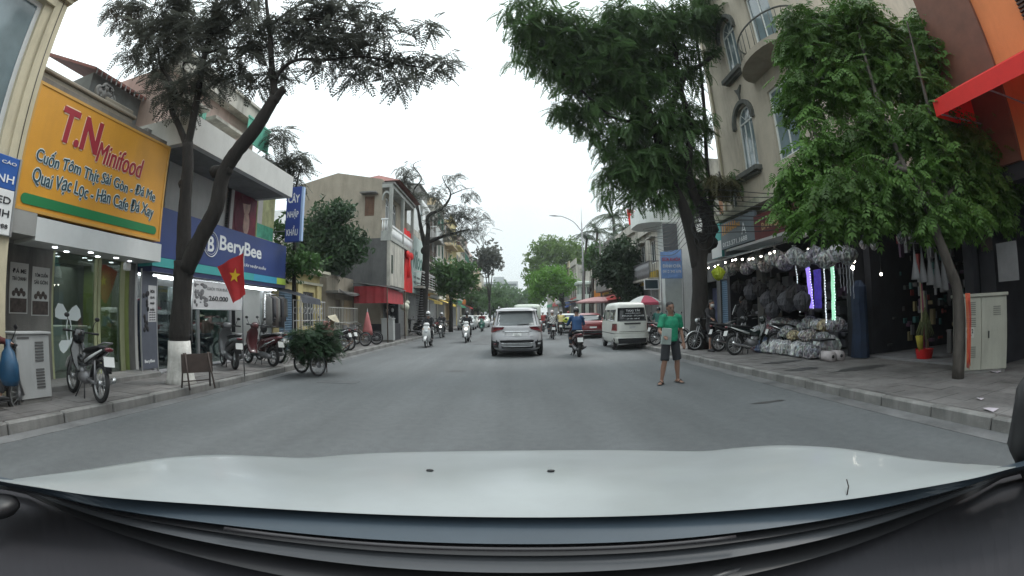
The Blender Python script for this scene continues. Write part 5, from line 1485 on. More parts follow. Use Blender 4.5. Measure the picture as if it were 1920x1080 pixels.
p_, r_, s_ = whorls(tips, nr, (3, 6), (.34, .52), (-.15, .75))
crown = scatter('crown', K_bi, p_, r_, s_, LM_dark, T, nr)
# a second small tree behind the blue projecting sign
o2 = Vector((-7.75, 15.3, .15)); Y2 = 15.3
T = thing('young_poinciana', 'thin young feathery tree rising behind the blue vertical sign', 'tree', tuple(o2))
b = MB(); w1 = wood(b, shift([tuple(o2), tuple(P(552, 460, Y=Y2)), tuple(P(550, 370, Y=Y2)), tuple(P(535, 280, Y=Y2 - .5))], o2), [.09, .075, .06, .02]); w2 = wood(b, shift([tuple(P(550, 380, Y=Y2)), tuple(P(562, 320, Y=Y2)), tuple(P(575, 295, Y=Y2))], o2), [.05, .03, .012])
b.build('trunk', M_bark, T)
tips = fill_blobs(blobpx([(515, 255, 30, 22, -1), (540, 300, 40, 28, -.6), (550, 345, 28, 16), (500, 300, 20, 18, -1), (565, 300, 20, 14)], Y2, o2), 70, nr)
gm = MB(); grow(gm, [w1, w2], tips, nr, .015); gm.build('branches', M_bark, T)
p_, r_, s_ = whorls(tips, nr, (3, 6), (.5, .75), (-.1, .7)); scatter('crown', K_bi, p_, r_, s_, LM_dark, T, nr)

# ---- big right tree: dense drooping crown over the road
o = Vector((6.15, 14.6, .15)); Yt = 14.6
T = thing('rain_tree', 'big dense dark green tree with forked trunk on the right pavement', 'tree', tuple(o))
tb = MB()
m1 = wood(tb, shift([tuple(o), tuple(P(1312, 560, Y=Yt)), tuple(P(1312, 480, Y=Yt)), tuple(P(1318, 440, Y=Yt))], o), [.36, .27, .27, .30], 12)
ll = wood(tb, shift(PY([(1308, 500), (1296, 440), (1282, 390), (1262, 350), (1240, 290), (1225, 230), (1190, 160), (1120, 90)], Yt), o), [.22, .21, .20, .19, .16, .13, .09, .05])
rl = wood(tb, shift(PY([(1320, 470), (1330, 430), (1322, 395), (1300, 360), (1290, 310), (1295, 240), (1275, 160), (1265, 80), (1260, 10)], Yt), o), [.24, .25, .21, .16, .14, .12, .10, .08, .05])
rr = wood(tb, shift(PY([(1330, 440), (1333, 380), (1325, 300), (1320, 200), (1310, 100), (1300, 20)], Yt + .5), o), [.12, .085, .075, .07, .055, .04])
br = wood(tb, shift(PY([(1245, 290), (1275, 150 + 10), (1330, 110), (1380, 65), (1420, 20)], Yt), o), [.10, .10, .09, .07, .04])
br2 = wood(tb, shift(PY([(1225, 230), (1150, 220, -.3), (1080, 160, -.6), (1020, 100, -.8)], Yt), o), [.08, .06, .045, .025])
for (px, py, r) in ((1332, 430, .30), (1330, 455, .32), (1322, 400, .24), (1284, 398, .20)): tb.ball(tuple(P(px, py, Y=Yt) - o), (r, r, r * .8), 9, 7, jit=.08, rg=rnd)
tb.build('trunk', M_bark, T)
bl = blobpx([(1000, 25, 50, 45, -1), (1010, 70, 45, 30, -1), (1075, 60, 60, 50, -.5), (1070, 130, 45, 35, -.3), (1140, 60, 60, 60), (1130, 170, 50, 35), (1200, 60, 70, 60), (1170, 250, 55, 40), (1200, 180, 60, 50), (1240, 240, 55, 45),
             (1150, 320, 40, 25), (1210, 320, 55, 35), (1270, 300, 50, 45, .5), (1290, 220, 50, 40, .5), (1270, 40, 60, 35), (1340, 40, 50, 30), (1400, 20, 50, 28), (1300, 340, 45, 25, .6), (1375, 335, 22, 16, .3), (1230, 130, 55, 45), (1180, 110, 50, 40), (1330, 90, 18, 12), (1200, 350, 35, 15)], Yt, o, .9)
bl += blobpx([(1110, 240, 28, 20), (1140, 355, 22, 12), (1180, 375, 25, 14), (1240, 370, 30, 14), (1060, 200, 30, 22, -.3), (985, 110, 25, 18, -1), (1310, 380, 30, 14, .5), (1350, 15, 60, 35, .5), (1400, 15, 45, 28, .5), (1450, 5, 45, 30, .6), (1290, 120, 35, 35, .3), (1050, 100, 60, 45, -.8), (1100, 200, 45, 35, -.3), (1190, 300, 60, 35), (1150, 120, 60, 60, -.2)], Yt, o, .9)
bl = [(c, tuple(q * 1.08 for q in r)) for c, r in bl]
tips = fill_blobs(bl, 2050, nr, .42)
gm = MB(); grow(gm, [ll, rl, rr, br, br2], tips[::2], nr, .03); gm.build('branches', M_bark, T)
p_, r_, s_ = whorls(tips, nr, (3, 6), (.45, .72), (.0, 1.1)); scatter('crown', K_bi2, p_, r_, s_, LM_r1, T, nr)

# ---- near right tree with big fresh-green compound leaves
o = Vector((7.15, 5.0, .15)); Yt = 5.0
T = thing('leafy_street_tree', 'leaning tree with bright green compound leaves by the grey cabinet', 'tree', tuple(o))
tb = MB()
m1 = wood(tb, shift([tuple(o), tuple(P(1797, 560, Y=5.0)), tuple(P(1780, 500, Y=5.0)), tuple(P(1757, 440, Y=5.1)), tuple(P(1735, 380, Y=5.2)), tuple(P(1700, 320, Y=5.5))], o), [.12, .105, .095, .085, .075, .06])
ls = [wood(tb, shift(PY(p, 5.3), o), r_) for p, r_ in (
    ([(1735, 380), (1690, 300, .2), (1650, 200, .6), (1620, 100, .8), (1600, 20, 1)], [.05, .045, .04, .03, .02]),
    ([(1700, 320), (1640, 300, .8), (1560, 260, 1.5), (1500, 200, 2)], [.045, .04, .03, .015]),
    ([(1735, 380), (1760, 300), (1740, 200), (1720, 120), (1700, 40)], [.05, .04, .035, .025, .015]),
    ([(1745, 400), (1800, 340, -.2), (1850, 290, -.4), (1890, 250, -.5)], [.045, .035, .025, .015]),
    ([(1690, 300, .2), (1600, 380, .8), (1540, 400, 1.5)], [.035, .025, .012]))]
tb.build('trunk', M_barkL, T)
bl = blobpx([(1520, 60, 70, 60, 2.2), (1600, 40, 80, 50, 1.5), (1500, 170, 50, 60, 2.2), (1580, 150, 70, 60, 1.6), (1540, 270, 60, 50, 1.8), (1640, 240, 70, 60, 1), (1490, 330, 45, 40, 2), (1580, 360, 80, 45, 1.2), (1680, 340, 70, 50, .7), (1500, 400, 50, 25, 1.8),
             (1640, 395, 70, 28, .8), (1760, 300, 60, 40, .3), (1740, 380, 60, 35, .3), (1830, 280, 50, 35, 0), (1850, 345, 50, 40, 0), (1800, 395, 60, 30, .1), (1720, 60, 55, 45, 1), (1800, 60, 45, 40, .8), (1700, 150, 40, 40, .8), (1880, 220, 30, 25, 0), (1870, 390, 40, 25, 0), (1560, 90, 60, 60, 1.8), (1490, 90, 25, 50, 2.2)], Yt, o, .8)
bl += blobpx([(1650, 120, 60, 60, 1.2), (1750, 180, 60, 50, .7), (1620, 320, 60, 40, 1), (1780, 230, 50, 40, .3), (1475, 380, 25, 25, 2.1), (1840, 160, 40, 40, .4), (1560, 405, 60, 22, 1.2), (1740, 405, 60, 20, .3), (1880, 320, 40, 40, 0), (1820, 350, 70, 50, .2), (1885, 255, 35, 30, 0), (1895, 330, 25, 40, 0), (1840, 235, 35, 28, .1), (1740, 110, 45, 45, .8), (1815, 125, 28, 35, .4), (1780, 110, 50, 50, .6), (1810, 30, 45, 40, .8), (1730, 240, 60, 50, .5), (1640, 60, 60, 50, 1.2), (1850, 210, 35, 30, .2)], Yt, o, .8)
tips = fill_blobs(bl, 2450, nr, .6)
gm = MB(); grow(gm, ls + [m1[len(m1) // 2:]], tips[::2], nr, .02); gm.build('branches', M_barkL, T)
p_, r_, s_ = whorls(tips, nr, (3, 6), (.28, .46), (.1, 1.0)); scatter('crown', K_pi, p_, r_, s_, LM_r2, T, nr)
# red bundles tied to its trunk are separate things (see props)

# ---- generic street trees farther off
def tree(name, label, base, H_, blobs, n, m, size=.4, kinds=None, tr=.14, bark=None, per=(2, 4), group=None, forks=3, trunk=None, leaf='clump'):
    o = Vector(base); T = thing(name, label, 'tree', base, 0, group)
    tb = MB(); bl = [((Vector(c) - o), r) for c, r in blobs]
    top = sum((b[0] for b in bl), Vector()) / len(bl)
    h = max(1.2, top.z * .55); h = min(h, 3.2)
    m1 = wood(tb, trunk and shift(trunk, o) or [(0, 0, -.05), (.05, 0, h * .5), (top.x * .1, 0, h)], [tr * 1.25, tr, tr * .9])
    limbs = [m1[-3:]]
    for c, r in bl:
        e = Vector(c); s = Vector(m1[-1]); md = s * .5 + e * .5 + Vector((0, 0, .15 * (e - s).length))
        limbs.append(wood(tb, [tuple(s), tuple(md), tuple(e)], [tr * .6, tr * .35, tr * .15], 6))
    tb.build('trunk', bark or M_bark, T)
    tips = fill_blobs([(tuple(c), r) for c, r in bl], n, nr, .5)
    gm = MB(); grow(gm, limbs, tips[::3], nr, tr * .2); gm.build('branches', bark or M_bark, T)
    k = len(tips)
    if leaf == 'clump':
        p_ = np.repeat(tips, 2, 0) + nr.normal(0, size * .5, (2 * k, 3)); r_ = rots(nr.uniform(0, 6.28, 2 * k), nr.uniform(-1, 1, 2 * k), nr.uniform(0, 6.28, 2 * k)); s_ = nr.uniform(.6, 1.2, 2 * k) * size
        scatter('crown', K_cl, p_, r_, s_, m, T, nr)
    else:
        p_, r_, s_ = whorls(tips, nr, per, (size * .8, size * 1.2), (-.1, .8)); scatter('crown', kinds or K_bi2, p_, r_, s_, m, T, nr)
    return T
def BP(lst, Y): return [(tuple(P(px, py, Y=Y + (d[0] if d else 0))), (rx * Y / FPX, (rx + ry) / 2 * Y / FPX, ry * Y / FPX)) for (px, py, rx, ry, *d) in lst]

tree('garden_tree', 'dense dark green tree over the gatehouse wall', (-10.2, 20.5, .15), 6, BP([(620, 410, 40, 30), (600, 450, 40, 40), (650, 460, 42, 35), (620, 490, 55, 25), (575, 470, 20, 30), (640, 400, 30, 18)], 20.5), 700, leafmat('leaf_garden', (.038, .075, .034)), .38, tr=.18)
tree('garden_shrub', 'dark leafy shrub between the blue vertical sign and yellow house', (-8.75, 14.9, 3.2), 2, BP([(528, 440, 12, 22), (575, 490, 22, 18), (545, 495, 25, 14)], 15.2), 110, LM_mid, .32, tr=.04)
# bare-branched poinciana in front of the tall row
o = Vector((-6.9, 31.5, .15)); Yt = 31.5
base = P(790, 640, Y=Yt); o = Vector((base.x, Yt, .15))
T = thing('bare_tree', 'sparse half bare tree with tall forked branches beside the white sign', 'tree', tuple(o))
tb = MB()
a0 = wood(tb, shift([tuple(o)] + PY([(793, 580), (797, 520), (800, 460)], Yt), o), [.34, .30, .27, .24])
bs = [wood(tb, shift(PY(p, Yt), o), r_) for p, r_ in (
    ([(799, 470), (790, 430), (785, 400), (780, 370)], [.18, .14, .10, .06]), ([(800, 465), (803, 430), (803, 405), (830, 390), (845, 365), (835, 345)], [.2, .15, .12, .09, .06, .04]),
    ([(802, 455), (825, 445), (853, 437), (880, 430)], [.14, .12, .10, .05]), ([(785, 400), (775, 360), (790, 335), (775, 310), (790, 300)], [.08, .06, .045, .03, .015]), ([(780, 370), (760, 350), (745, 345)], [.05, .03, .015]), ([(835, 345), (830, 330), (850, 330)], [.04, .02, .01]), ([(845, 365), (870, 355), (890, 352)], [.04, .025, .012]))]
tb.ball(tuple(P(797, 470, Y=Yt) - o), .32, 8, 6); tb.build('trunk', M_bark, T)
w_ = MB()
for i in range(16):
    z = 1.0 + i * .17; w_.torus((0.02, 0, z), .36 - .004 * i, .025, 'z', 14, 4)
w_.build('wrapped_cable', M_steel, T)
tips = fill_blobs(blobpx([(770, 320, 30, 20), (850, 335, 22, 14), (880, 360, 20, 12), (775, 365, 30, 18), (830, 400, 40, 25), (870, 400, 35, 22), (900, 430, 30, 14), (860, 440, 40, 16), (820, 360, 25, 20), (760, 345, 20, 14), (905, 405, 18, 10)], Yt, o), 330, nr)
gm = MB(); grow(gm, bs, tips, nr, .035, sag=.2); gm.build('branches', M_bark, T)
p_, r_, s_ = whorls(tips, nr, (2, 4), (.45, .75), (-.2, .7)); scatter('crown', K_bi, p_, r_, s_, LM_dark, T, nr)
tree('street_tree', 'mid green round tree beyond the bare tree on the left', tuple(P(845, 612, Y=38)[:2]) + (.15,), 6, BP([(835, 510, 28, 18), (860, 525, 30, 22), (840, 540, 24, 15), (880, 505, 12, 12)], 38), 260, LM_mid, .6, tr=.16)
tree('street_tree', 'tall thin feathery tree at the end of the left building row', (P(918, 600, Y=70).x, 70, .15), 9, BP([(915, 480, 20, 14), (905, 495, 14, 9), (928, 492, 10, 8), (917, 508, 8, 5)], 70), 110, LM_dark, .9, tr=.2)
far = [(905, 556, 16, 14, 95), (925, 552, 20, 20, 115), (945, 552, 22, 22, 135), (962, 560, 18, 20, 150), (930, 572, 30, 9, 100), (896, 572, 12, 9, 85), (885, 560, 10, 10, 72), (972, 570, 9, 12, 180), (993, 562, 10, 18, 190), (1003, 550, 12, 22, 150)]
for i, (px, py, rx, ry, Y) in enumerate(far):
    c = P(px, py, Y=Y); tree('far_tree', ('darkish', 'broad', 'rounded', 'small pale', 'wide low', 'dark low', 'tall near', 'narrow far', 'farthest right-hand', 'tall dark')[i] + ' green tree far down the street, %s from the left among the far trees' % ['third', 'fourth', 'sixth', 'seventh', 'fifth', 'second', 'first', 'eighth', 'ninth', 'tenth'][i],
         (max(c.x, -6.8) if c.x < 0 else max(c.x, 5.7), Y, .15), 8, BP([(px, py, rx, ry), (px - rx * .5, py + 4, rx * .6, ry * .6), (px + rx * .5, py + 3, rx * .6, ry * .6)], Y), 90, LM_mid, Y * .011, tr=.2, group='trees far down the street')
# right: pale green big tree, dark tree by the white house, small ones
tree('pale_tree', 'big pale green airy tree leaning over the road on the right', (9.6, 82, .15), 15, BP([(1035, 468, 42, 26), (1008, 490, 26, 20), (1072, 472, 38, 26), (1045, 505, 42, 24), (1000, 520, 16, 24), (1090, 500, 28, 26)], 80), 900, LM_pale, .75, tr=.35, bark=M_barkL)
tree('pale_tree', 'lower yellow green tree in front of the big pale one', (6.9, 62, .15), 9, BP([(1012, 530, 24, 24), (1035, 515, 24, 20), (1008, 552, 18, 18), (1040, 545, 22, 14), (1062, 530, 22, 18)], 62), 520, leafmat('leaf_yellow_green', (.11, .25, .03)), .55, tr=.2, bark=M_bark)
tree('dark_tree', 'very dark dense tree beside the white house above the van', (8.0, 30.5, .15), 7, BP([(1165, 475, 30, 22), (1150, 510, 32, 25), (1190, 515, 28, 25), (1175, 545, 25, 16), (1215, 520, 16, 12), (1140, 490, 15, 12)], 30.5), 620, leafmat('leaf_blackish_green', (.030, .055, .025)), .5, tr=.15)
tree('street_tree', 'slim pale green tree between kiosk and lamp post', (8.0, 48, .15), 7, BP([(1108, 490, 16, 14), (1120, 470, 16, 14), (1128, 495, 12, 10)], 48), 170, LM_mid, .5, tr=.09)
# palms
def palm(label, base, top, n=15, L=3.2):
    T = thing('palm_tree', label, 'palm tree', base, 0, 'palms on the right side')
    o = Vector(base); tp = Vector(top) - o
    b = MB(); b.loft(crv([(0, 0, 0), (tp.x * .3, tp.y * .3, tp.z * .5), tuple(tp)], 6), lerpl([.22, .16, .13], 13), 10); b.build('trunk', M_barkL, T)
    f = MB()
    for i in range(n):
        a = 2 * PI * i / n + rnd.uniform(-.2, .2); up = rnd.uniform(.1, 1.2); ln = L * rnd.uniform(.8, 1.1)
        pts = [tp + Vector((math.cos(a) * math.cos(up) * ln * t, math.sin(a) * math.cos(up) * ln * t, ln * (math.sin(up) * t - .75 * t * t))) for t in [k / 9 for k in range(10)]]
        f.loft([tuple(p) for p in pts], lerpl([.03, .006], 10), 4)
        sd = Vector((-math.sin(a), math.cos(a), 0))
        for k in range(1, 10):
            p = pts[k]; t = (pts[k] - pts[k - 1]).normalized()
            for s in (1, -1):
                for q in (0, .5):
                    pp = p - t * (q * ln / 9); w_ = .5 * (1 - .5 * abs(k / 9 - .4))
                    e = pp + sd * s * w_ * .8 + t * w_ * .5 + Vector((0, 0, -w_ * .45))
                    f._add([tuple(pp - t * .05), tuple(pp + t * .05), tuple(e)], [(0, 1, 2)])
    f.build('crown', LM_palm, T)
palm('tallest palm behind the dark tree on the right', (9.6, 42, .15), tuple(P(1150, 408, Y=42)), 22, 3.5)
palm('second palm left of the tallest one', (8.6, 50, .15), tuple(P(1120, 436, Y=50)), 18, 3.2)
palm('palm leaning at the lamp post', (7.9, 52, .15), tuple(P(1100, 448, Y=52)), 15, 2.7)
palm('low palm crown just right of the tallest', (9.9, 39, .15), tuple(P(1172, 432, Y=39)), 18, 2.8)
# ================================================================== VEHICLES
M_tail = mat('tail_lamp_red', (.11, .008, .014), .15, var=.15, coat=.5)
M_plate = mat('number_plate', (.62, .63, .62), .45, var=.05)
M_head = mat('headlamp_glass', (.55, .58, .60), .12, var=.1, coat=.5)
M_glassd = mat('tinted_glass', (.050, .060, .062), .06, var=.1, spec=.9)

class Car:
    def __init__(s, name, label, cat, loc, rz, prof, body, n=5.0, group=None):
        s.T = thing(name, label, cat, loc, rz, group); s.pr = prof; s.n = n
        b = MB(); N = 44; vs = []
        for (z, hw, yr, yf) in prof:
            cy, hl = (yr + yf) / 2, (yf - yr) / 2
            for k in range(N):
                a = 2 * PI * k / N; c, d = math.cos(a), math.sin(a)
                vs.append((hw * math.copysign(abs(c) ** (2 / n), c), cy + hl * math.copysign(abs(d) ** (2 / n), d), z))
        fs = [(i * N + k, i * N + (k + 1) % N, (i + 1) * N + (k + 1) % N, (i + 1) * N + k) for i in range(len(prof) - 1) for k in range(N)]
        fs += [tuple(reversed(range(N))), tuple(range((len(prof) - 1) * N, len(prof) * N))]
        b._add(vs, fs, 0, True)
        s.body = b.build('body', body, s.T)
    def sl(s, z):
        p = s.pr
        if z <= p[0][0]: return p[0][1:]
        for a, b in zip(p, p[1:]):
            if z <= b[0]:
                t = (z - a[0]) / (b[0] - a[0]); return tuple(x * (1 - t) + y * t for x, y in zip(a[1:], b[1:]))
        return p[-1][1:]
    def pt(s, which, q, z, off):
        hw, yr, yf = s.sl(z); cy, hl = (yr + yf) / 2, (yf - yr) / 2
        if which in ('rear', 'front'):
            x = max(-hw * .999, min(hw * .999, q)); y = hl * (1 - abs(x / hw) ** s.n) ** (1 / s.n)
            k = abs(x / hw) ** 4
            return (x + math.copysign(off * k, x), cy - y - off if which == 'rear' else cy + y + off, z)
        y = max(-hl * .999, min(hl * .999, q - cy)); x = hw * (1 - abs(y / hl) ** s.n) ** (1 / s.n)
        sg = 1 if which == 'right' else -1
        return (sg * (x + off), y + cy, z)
    def panel(s, name, which, c, off, m, parent=None, nu=10, nv=4, th=.012):
        """c: four (q, z) corners in order; a patch lying proud of the body skin"""
        b = MB()
        for o_, flip in ((off, False),):
            vs = []
            for j in range(nv + 1):
                for i in range(nu + 1):
                    u, v = i / nu, j / nv
                    q = (c[0][0] * (1 - u) + c[1][0] * u) * (1 - v) + (c[3][0] * (1 - u) + c[2][0] * u) * v
                    z = (c[0][1] * (1 - u) + c[1][1] * u) * (1 - v) + (c[3][1] * (1 - u) + c[2][1] * u) * v
                    vs.append(s.pt(which, q, z, o_))
            W = nu + 1; n = len(vs)
            vs += [s.pt(which, *_qz(c, i / nu, j / nv), off - th) for j in range(nv + 1) for i in range(nu + 1)]
            fs = [(j * W + i, j * W + i + 1, (j + 1) * W + i + 1, (j + 1) * W + i) for j in range(nv) for i in range(nu)]
            rim = [i for i in range(nu)] + [j * W + nu for j in range(nv)] + [nv * W + i for i in range(nu, 0, -1)] + [j * W for j in range(nv, 0, -1)]
            fs += [(a, b_, n + b_, n + a) for a, b_ in zip(rim, rim[1:] + rim[:1])]
            b._add(vs, fs, 0, False)
            for k in range(len(b.s) - len(fs), len(b.s) - len(rim)): b.s[k] = True
        return b.build(name, m, parent or s.T)
    def wheels(s, ys, r, x, hub=M_alu, w_=.2):
        b = MB(); b.torus((0, 0, 0), r - .085, .085, 'x', 26, 8, rb=w_ / 2); b.cyl((-w_ * .4, 0, 0), (w_ * .4, 0, 0), r * .7, n=20); me = b.mesh('wheel', M_tyre)
        h = MB(); h.cyl((w_ * .41, 0, 0), (w_ * .44, 0, 0), r * .64, n=20, mi=1); h.cyl((w_ * .44, 0, 0), (w_ * .5, 0, 0), r * .14, n=10)
        for k in range(8):
            a = 2 * PI * k / 8; h.loft([(w_ * .46, 0, 0), (w_ * .46, r * .62 * math.cos(a), r * .62 * math.sin(a))], [.03, .022], 5)
        h.torus((w_ * .44, 0, 0), r * .63, .014, 'x', 22, 5); hm = h.mesh('hubcap', [hub, M_blk])
        for y in ys:
            for sg in (-1, 1):
                o = link('wheel', me, s.T, (sg * x, y, r)); o.rotation_euler = (0, 0, 0 if sg > 0 else PI)
                link('hubcap', hm, o)
                a = MB(); a.cyl((sg * (x + w_ * .5 - .03), y, r + .03), (sg * (x + w_ * .5 - .018), y, r + .03), r + .075, n=24); a.build('wheel_arch', M_blk, s.T)
def _qz(c, u, v):
    return ((c[0][0] * (1 - u) + c[1][0] * u) * (1 - v) + (c[3][0] * (1 - u) + c[2][0] * u) * v, (c[0][1] * (1 - u) + c[1][1] * u) * (1 - v) + (c[3][1] * (1 - u) + c[2][1] * u) * v)

# ---- white SUV straight ahead
M_pearl = mat('pearl_white_paint', (.50, .50, .52), .3, var=.05, coat=.4, grime=.12)
suvp = [(.20, .74, -2.0, 2.1), (.27, .84, -2.24, 2.25), (.42, .895, -2.34, 2.33), (.60, .905, -2.37, 2.36), (.76, .905, -2.33, 2.33), (.86, .905, -2.27, 2.25), (.97, .898, -2.25, 2.1), (1.03, .885, -2.25, 1.9), (1.07, .865, -2.20, 1.1), (1.30, .80, -2.05, .72),
        (1.50, .725, -1.93, .42), (1.60, .685, -1.90, .25), (1.655, .64, -1.84, .1), (1.685, .56, -1.7, -.1), (1.70, .40, -1.4, -.4)]
c = Car('suv', 'white SUV straight ahead seen from behind with dark tail lamps', 'car', (.14, 17.95, 0), 0, suvp, M_pearl)
c.panel('rear_window', 'rear', [(-.70, 1.09), (.70, 1.09), (.625, 1.54), (-.625, 1.54)], .008, mat('suv_rear_glass', (.13, .145, .15), .35, var=.15, spec=.4))
w_ = MB(); w_.loft([(0.02, -2.19, 1.10), (.2, -2.19, 1.12), (.42, -2.175, 1.13)], [.012, .016, .008], 6); w_.build('wiper', M_blk, c.T)
c.panel('spoiler', 'rear', [(-.62, 1.58), (.62, 1.58), (.60, 1.645), (-.60, 1.645)], .13, M_pearl, th=.13)
c.panel('spoiler_shadow_strip', 'rear', [(-.58, 1.555), (.58, 1.555), (.58, 1.578), (-.58, 1.578)], .10, M_blk, th=.10)
for sg in (1, -1):
    L = c.panel('tail_lamp', 'rear', [(sg * .893, .83), (sg * .47, .955), (sg * .42, 1.04), (sg * .885, 1.035)], .016, M_tail)
    c.panel('lamp_strip', 'rear', [(sg * .80, .90), (sg * .56, .965), (sg * .55, .985), (sg * .80, .93)], .019, mat('lamp_red_bright', (.20, .015, .02), .2, var=0), L)
    c.panel('rear_lamp_pod', 'rear', [(sg * .86, .30), (sg * .64, .34), (sg * .60, .54), (sg * .875, .56)], .012, M_blk)
    c.panel('reflector', 'rear', [(sg * .80, .44), (sg * .70, .44), (sg * .70, .50), (sg * .80, .50)], .016, M_tail if sg < 0 else M_head)
    c.panel('side_window', 'right' if sg > 0 else 'left', [(-1.85, 1.1), (.75, 1.1), (.35, 1.5), (-1.65, 1.5)], .006, M_glassd)
    r_ = MB(); r_.loft([(sg * .62, -1.7, 1.68), (sg * .62, -1.6, 1.735), (sg * .62, .0, 1.735), (sg * .60, .15, 1.68)], .016, 6); r_.build('roof_rail', M_alu, c.T)
    m_ = MB(); m_.ball((sg * .98, .95, 1.12), (.09, .05, .075), 10, 8); m_.build('door_mirror', M_pearl, c.T)
c.panel('tailgate_crease', 'rear', [(-.50, .875), (.50, .875), (.46, .90), (-.46, .90)], .022, M_chr)
c.panel('plate_recess', 'rear', [(-.42, .74), (.42, .74), (.40, .865), (-.40, .865)], .004, mat('suv_recess', (.40, .40, .41), .4, var=.03))
pl_ = c.panel('number_plate', 'rear', [(-.15, .735), (.15, .735), (.15, .845), (-.15, .845)], .018, M_plate)
text('lettering', '15A\n348.21', .17, .085, face_m(.0, -2.362, .79, '-y'), M_steel, pl_)
text('badge', 'PHEV', .13, .03, face_m(.52, -2.352, .72, '-y'), M_steel, c.T)
c.panel('tailgate_gap', 'rear', [(-.58, .60), (.58, .60), (.62, .612), (-.62, .612)], .003, M_steel)
c.panel('bumper_insert', 'rear', [(-.80, .22), (.80, .22), (.885, .59), (-.885, .59)], .008, M_blk)
c.panel('skid_plate', 'rear', [(-.50, .37), (.50, .37), (.56, .47), (-.56, .47)], .020, M_alu)
c.panel('chrome_strip', 'rear', [(-.52, .485), (.52, .485), (.54, .505), (-.54, .505)], .028, M_chr)
c.panel('lower_lip', 'rear', [(-.45, .255), (.45, .255), (.47, .28), (-.47, .28)], .018, M_steel)
c.wheels((-1.38, 1.35), .34, .80, M_alu, .22)
e = MB(); e.box(-.7, .7, -1.9, 1.9, .16, .24); e.build('underbody', M_blk, c.T)

# ---- small white van on the right
M_vanw = mat('van_white_paint', (.60, .61, .57), .4, var=.05, coat=.25, grime=.12)
vanp = [(.24, .64, -1.56, 1.5), (.32, .69, -1.62, 1.58), (.55, .705, -1.64, 1.62), (.85, .71, -1.62, 1.60), (1.02, .71, -1.60, 1.50), (1.2, .695, -1.56, 1.30), (1.55, .655, -1.48, 1.02), (1.70, .63, -1.43, .9), (1.79, .59, -1.34, .75), (1.835, .50, -1.15, .6), (1.85, .34, -.9, .4)]
c = Car('van', 'small white van with a big black rear window on the right', 'van', (4.60, 18.95, 0), R(-1), vanp, M_vanw, n=7)
rw = c.panel('rear_window', 'rear', [(-.575, 1.10), (.575, 1.10), (.53, 1.62), (-.53, 1.62)], .010, mat('van_rear_glass', (.018, .02, .022), .1, var=.2))
for i, (l, wd, h_) in enumerate((('TAXI TẢI', .55, .10), ('CHUYỂN NHÀ', .60, .055), ('0987.654.321 - 0912.345.678', .86, .055), ('UY TÍN - GIÁ RẺ', .5, .05))):
    z = 1.52 - i * .105; text('lettering', l, wd, h_, face_m(.05, c.pt('rear', .05, z, .016)[1], z, '-y'), M_wlet, rw, bold=.01)
c.panel('rear_handle_strip', 'rear', [(-.32, .985), (.32, .985), (.32, 1.045), (-.32, 1.045)], .03, M_blk)
pl_ = c.panel('number_plate', 'rear', [(-.14, .83), (.14, .83), (.14, .93), (-.14, .93)], .02, M_plate); text('lettering', '15D 02417', .22, .05, face_m(0, c.pt('rear', 0, .88, .026)[1], .88, '-y'), M_steel, pl_)
c.panel('tailgate_gap', 'rear', [(-.64, .695), (.64, .695), (.64, .715), (-.64, .715)], .006, M_blk)
c.panel('bumper', 'rear', [(-.66, .46), (.66, .46), (.675, .665), (-.675, .665)], .035, M_vanw, th=.06)
c.panel('black_skirt', 'rear', [(-.66, .25), (.66, .25), (.68, .45), (-.68, .45)], .018, M_blk)
for sg in (1, -1):
    c.panel('tail_lamp', 'rear', [(sg * .705, .74), (sg * .60, .74), (sg * .60, 1.02), (sg * .70, 1.02)], .012, mat('van_lamp', (.14, .02, .02), .2, var=.3))
    sd = 'right' if sg > 0 else 'left'
    for (a, d_) in ((-1.38, -.62), (-.54, .22), (.30, .98)):
        c.panel('side_window', sd, [(a, 1.12), (d_, 1.12), (d_ - (.12 if a > 0 else 0), 1.56), (a + .02, 1.56)], .006, M_glassd)
    c.panel('side_trim', sd, [(-1.3, .62), (1.3, .62), (1.3, .65), (-1.3, .65)], .006, M_blk, nv=1)
    m_ = MB(); m_.box(sg * .74, sg * .86, 1.02, 1.08, 1.15, 1.36, c=.02); m_.build('door_mirror', M_blk, c.T)
c.wheels((-1.0, 1.0), .275, .60, M_steel, .16)
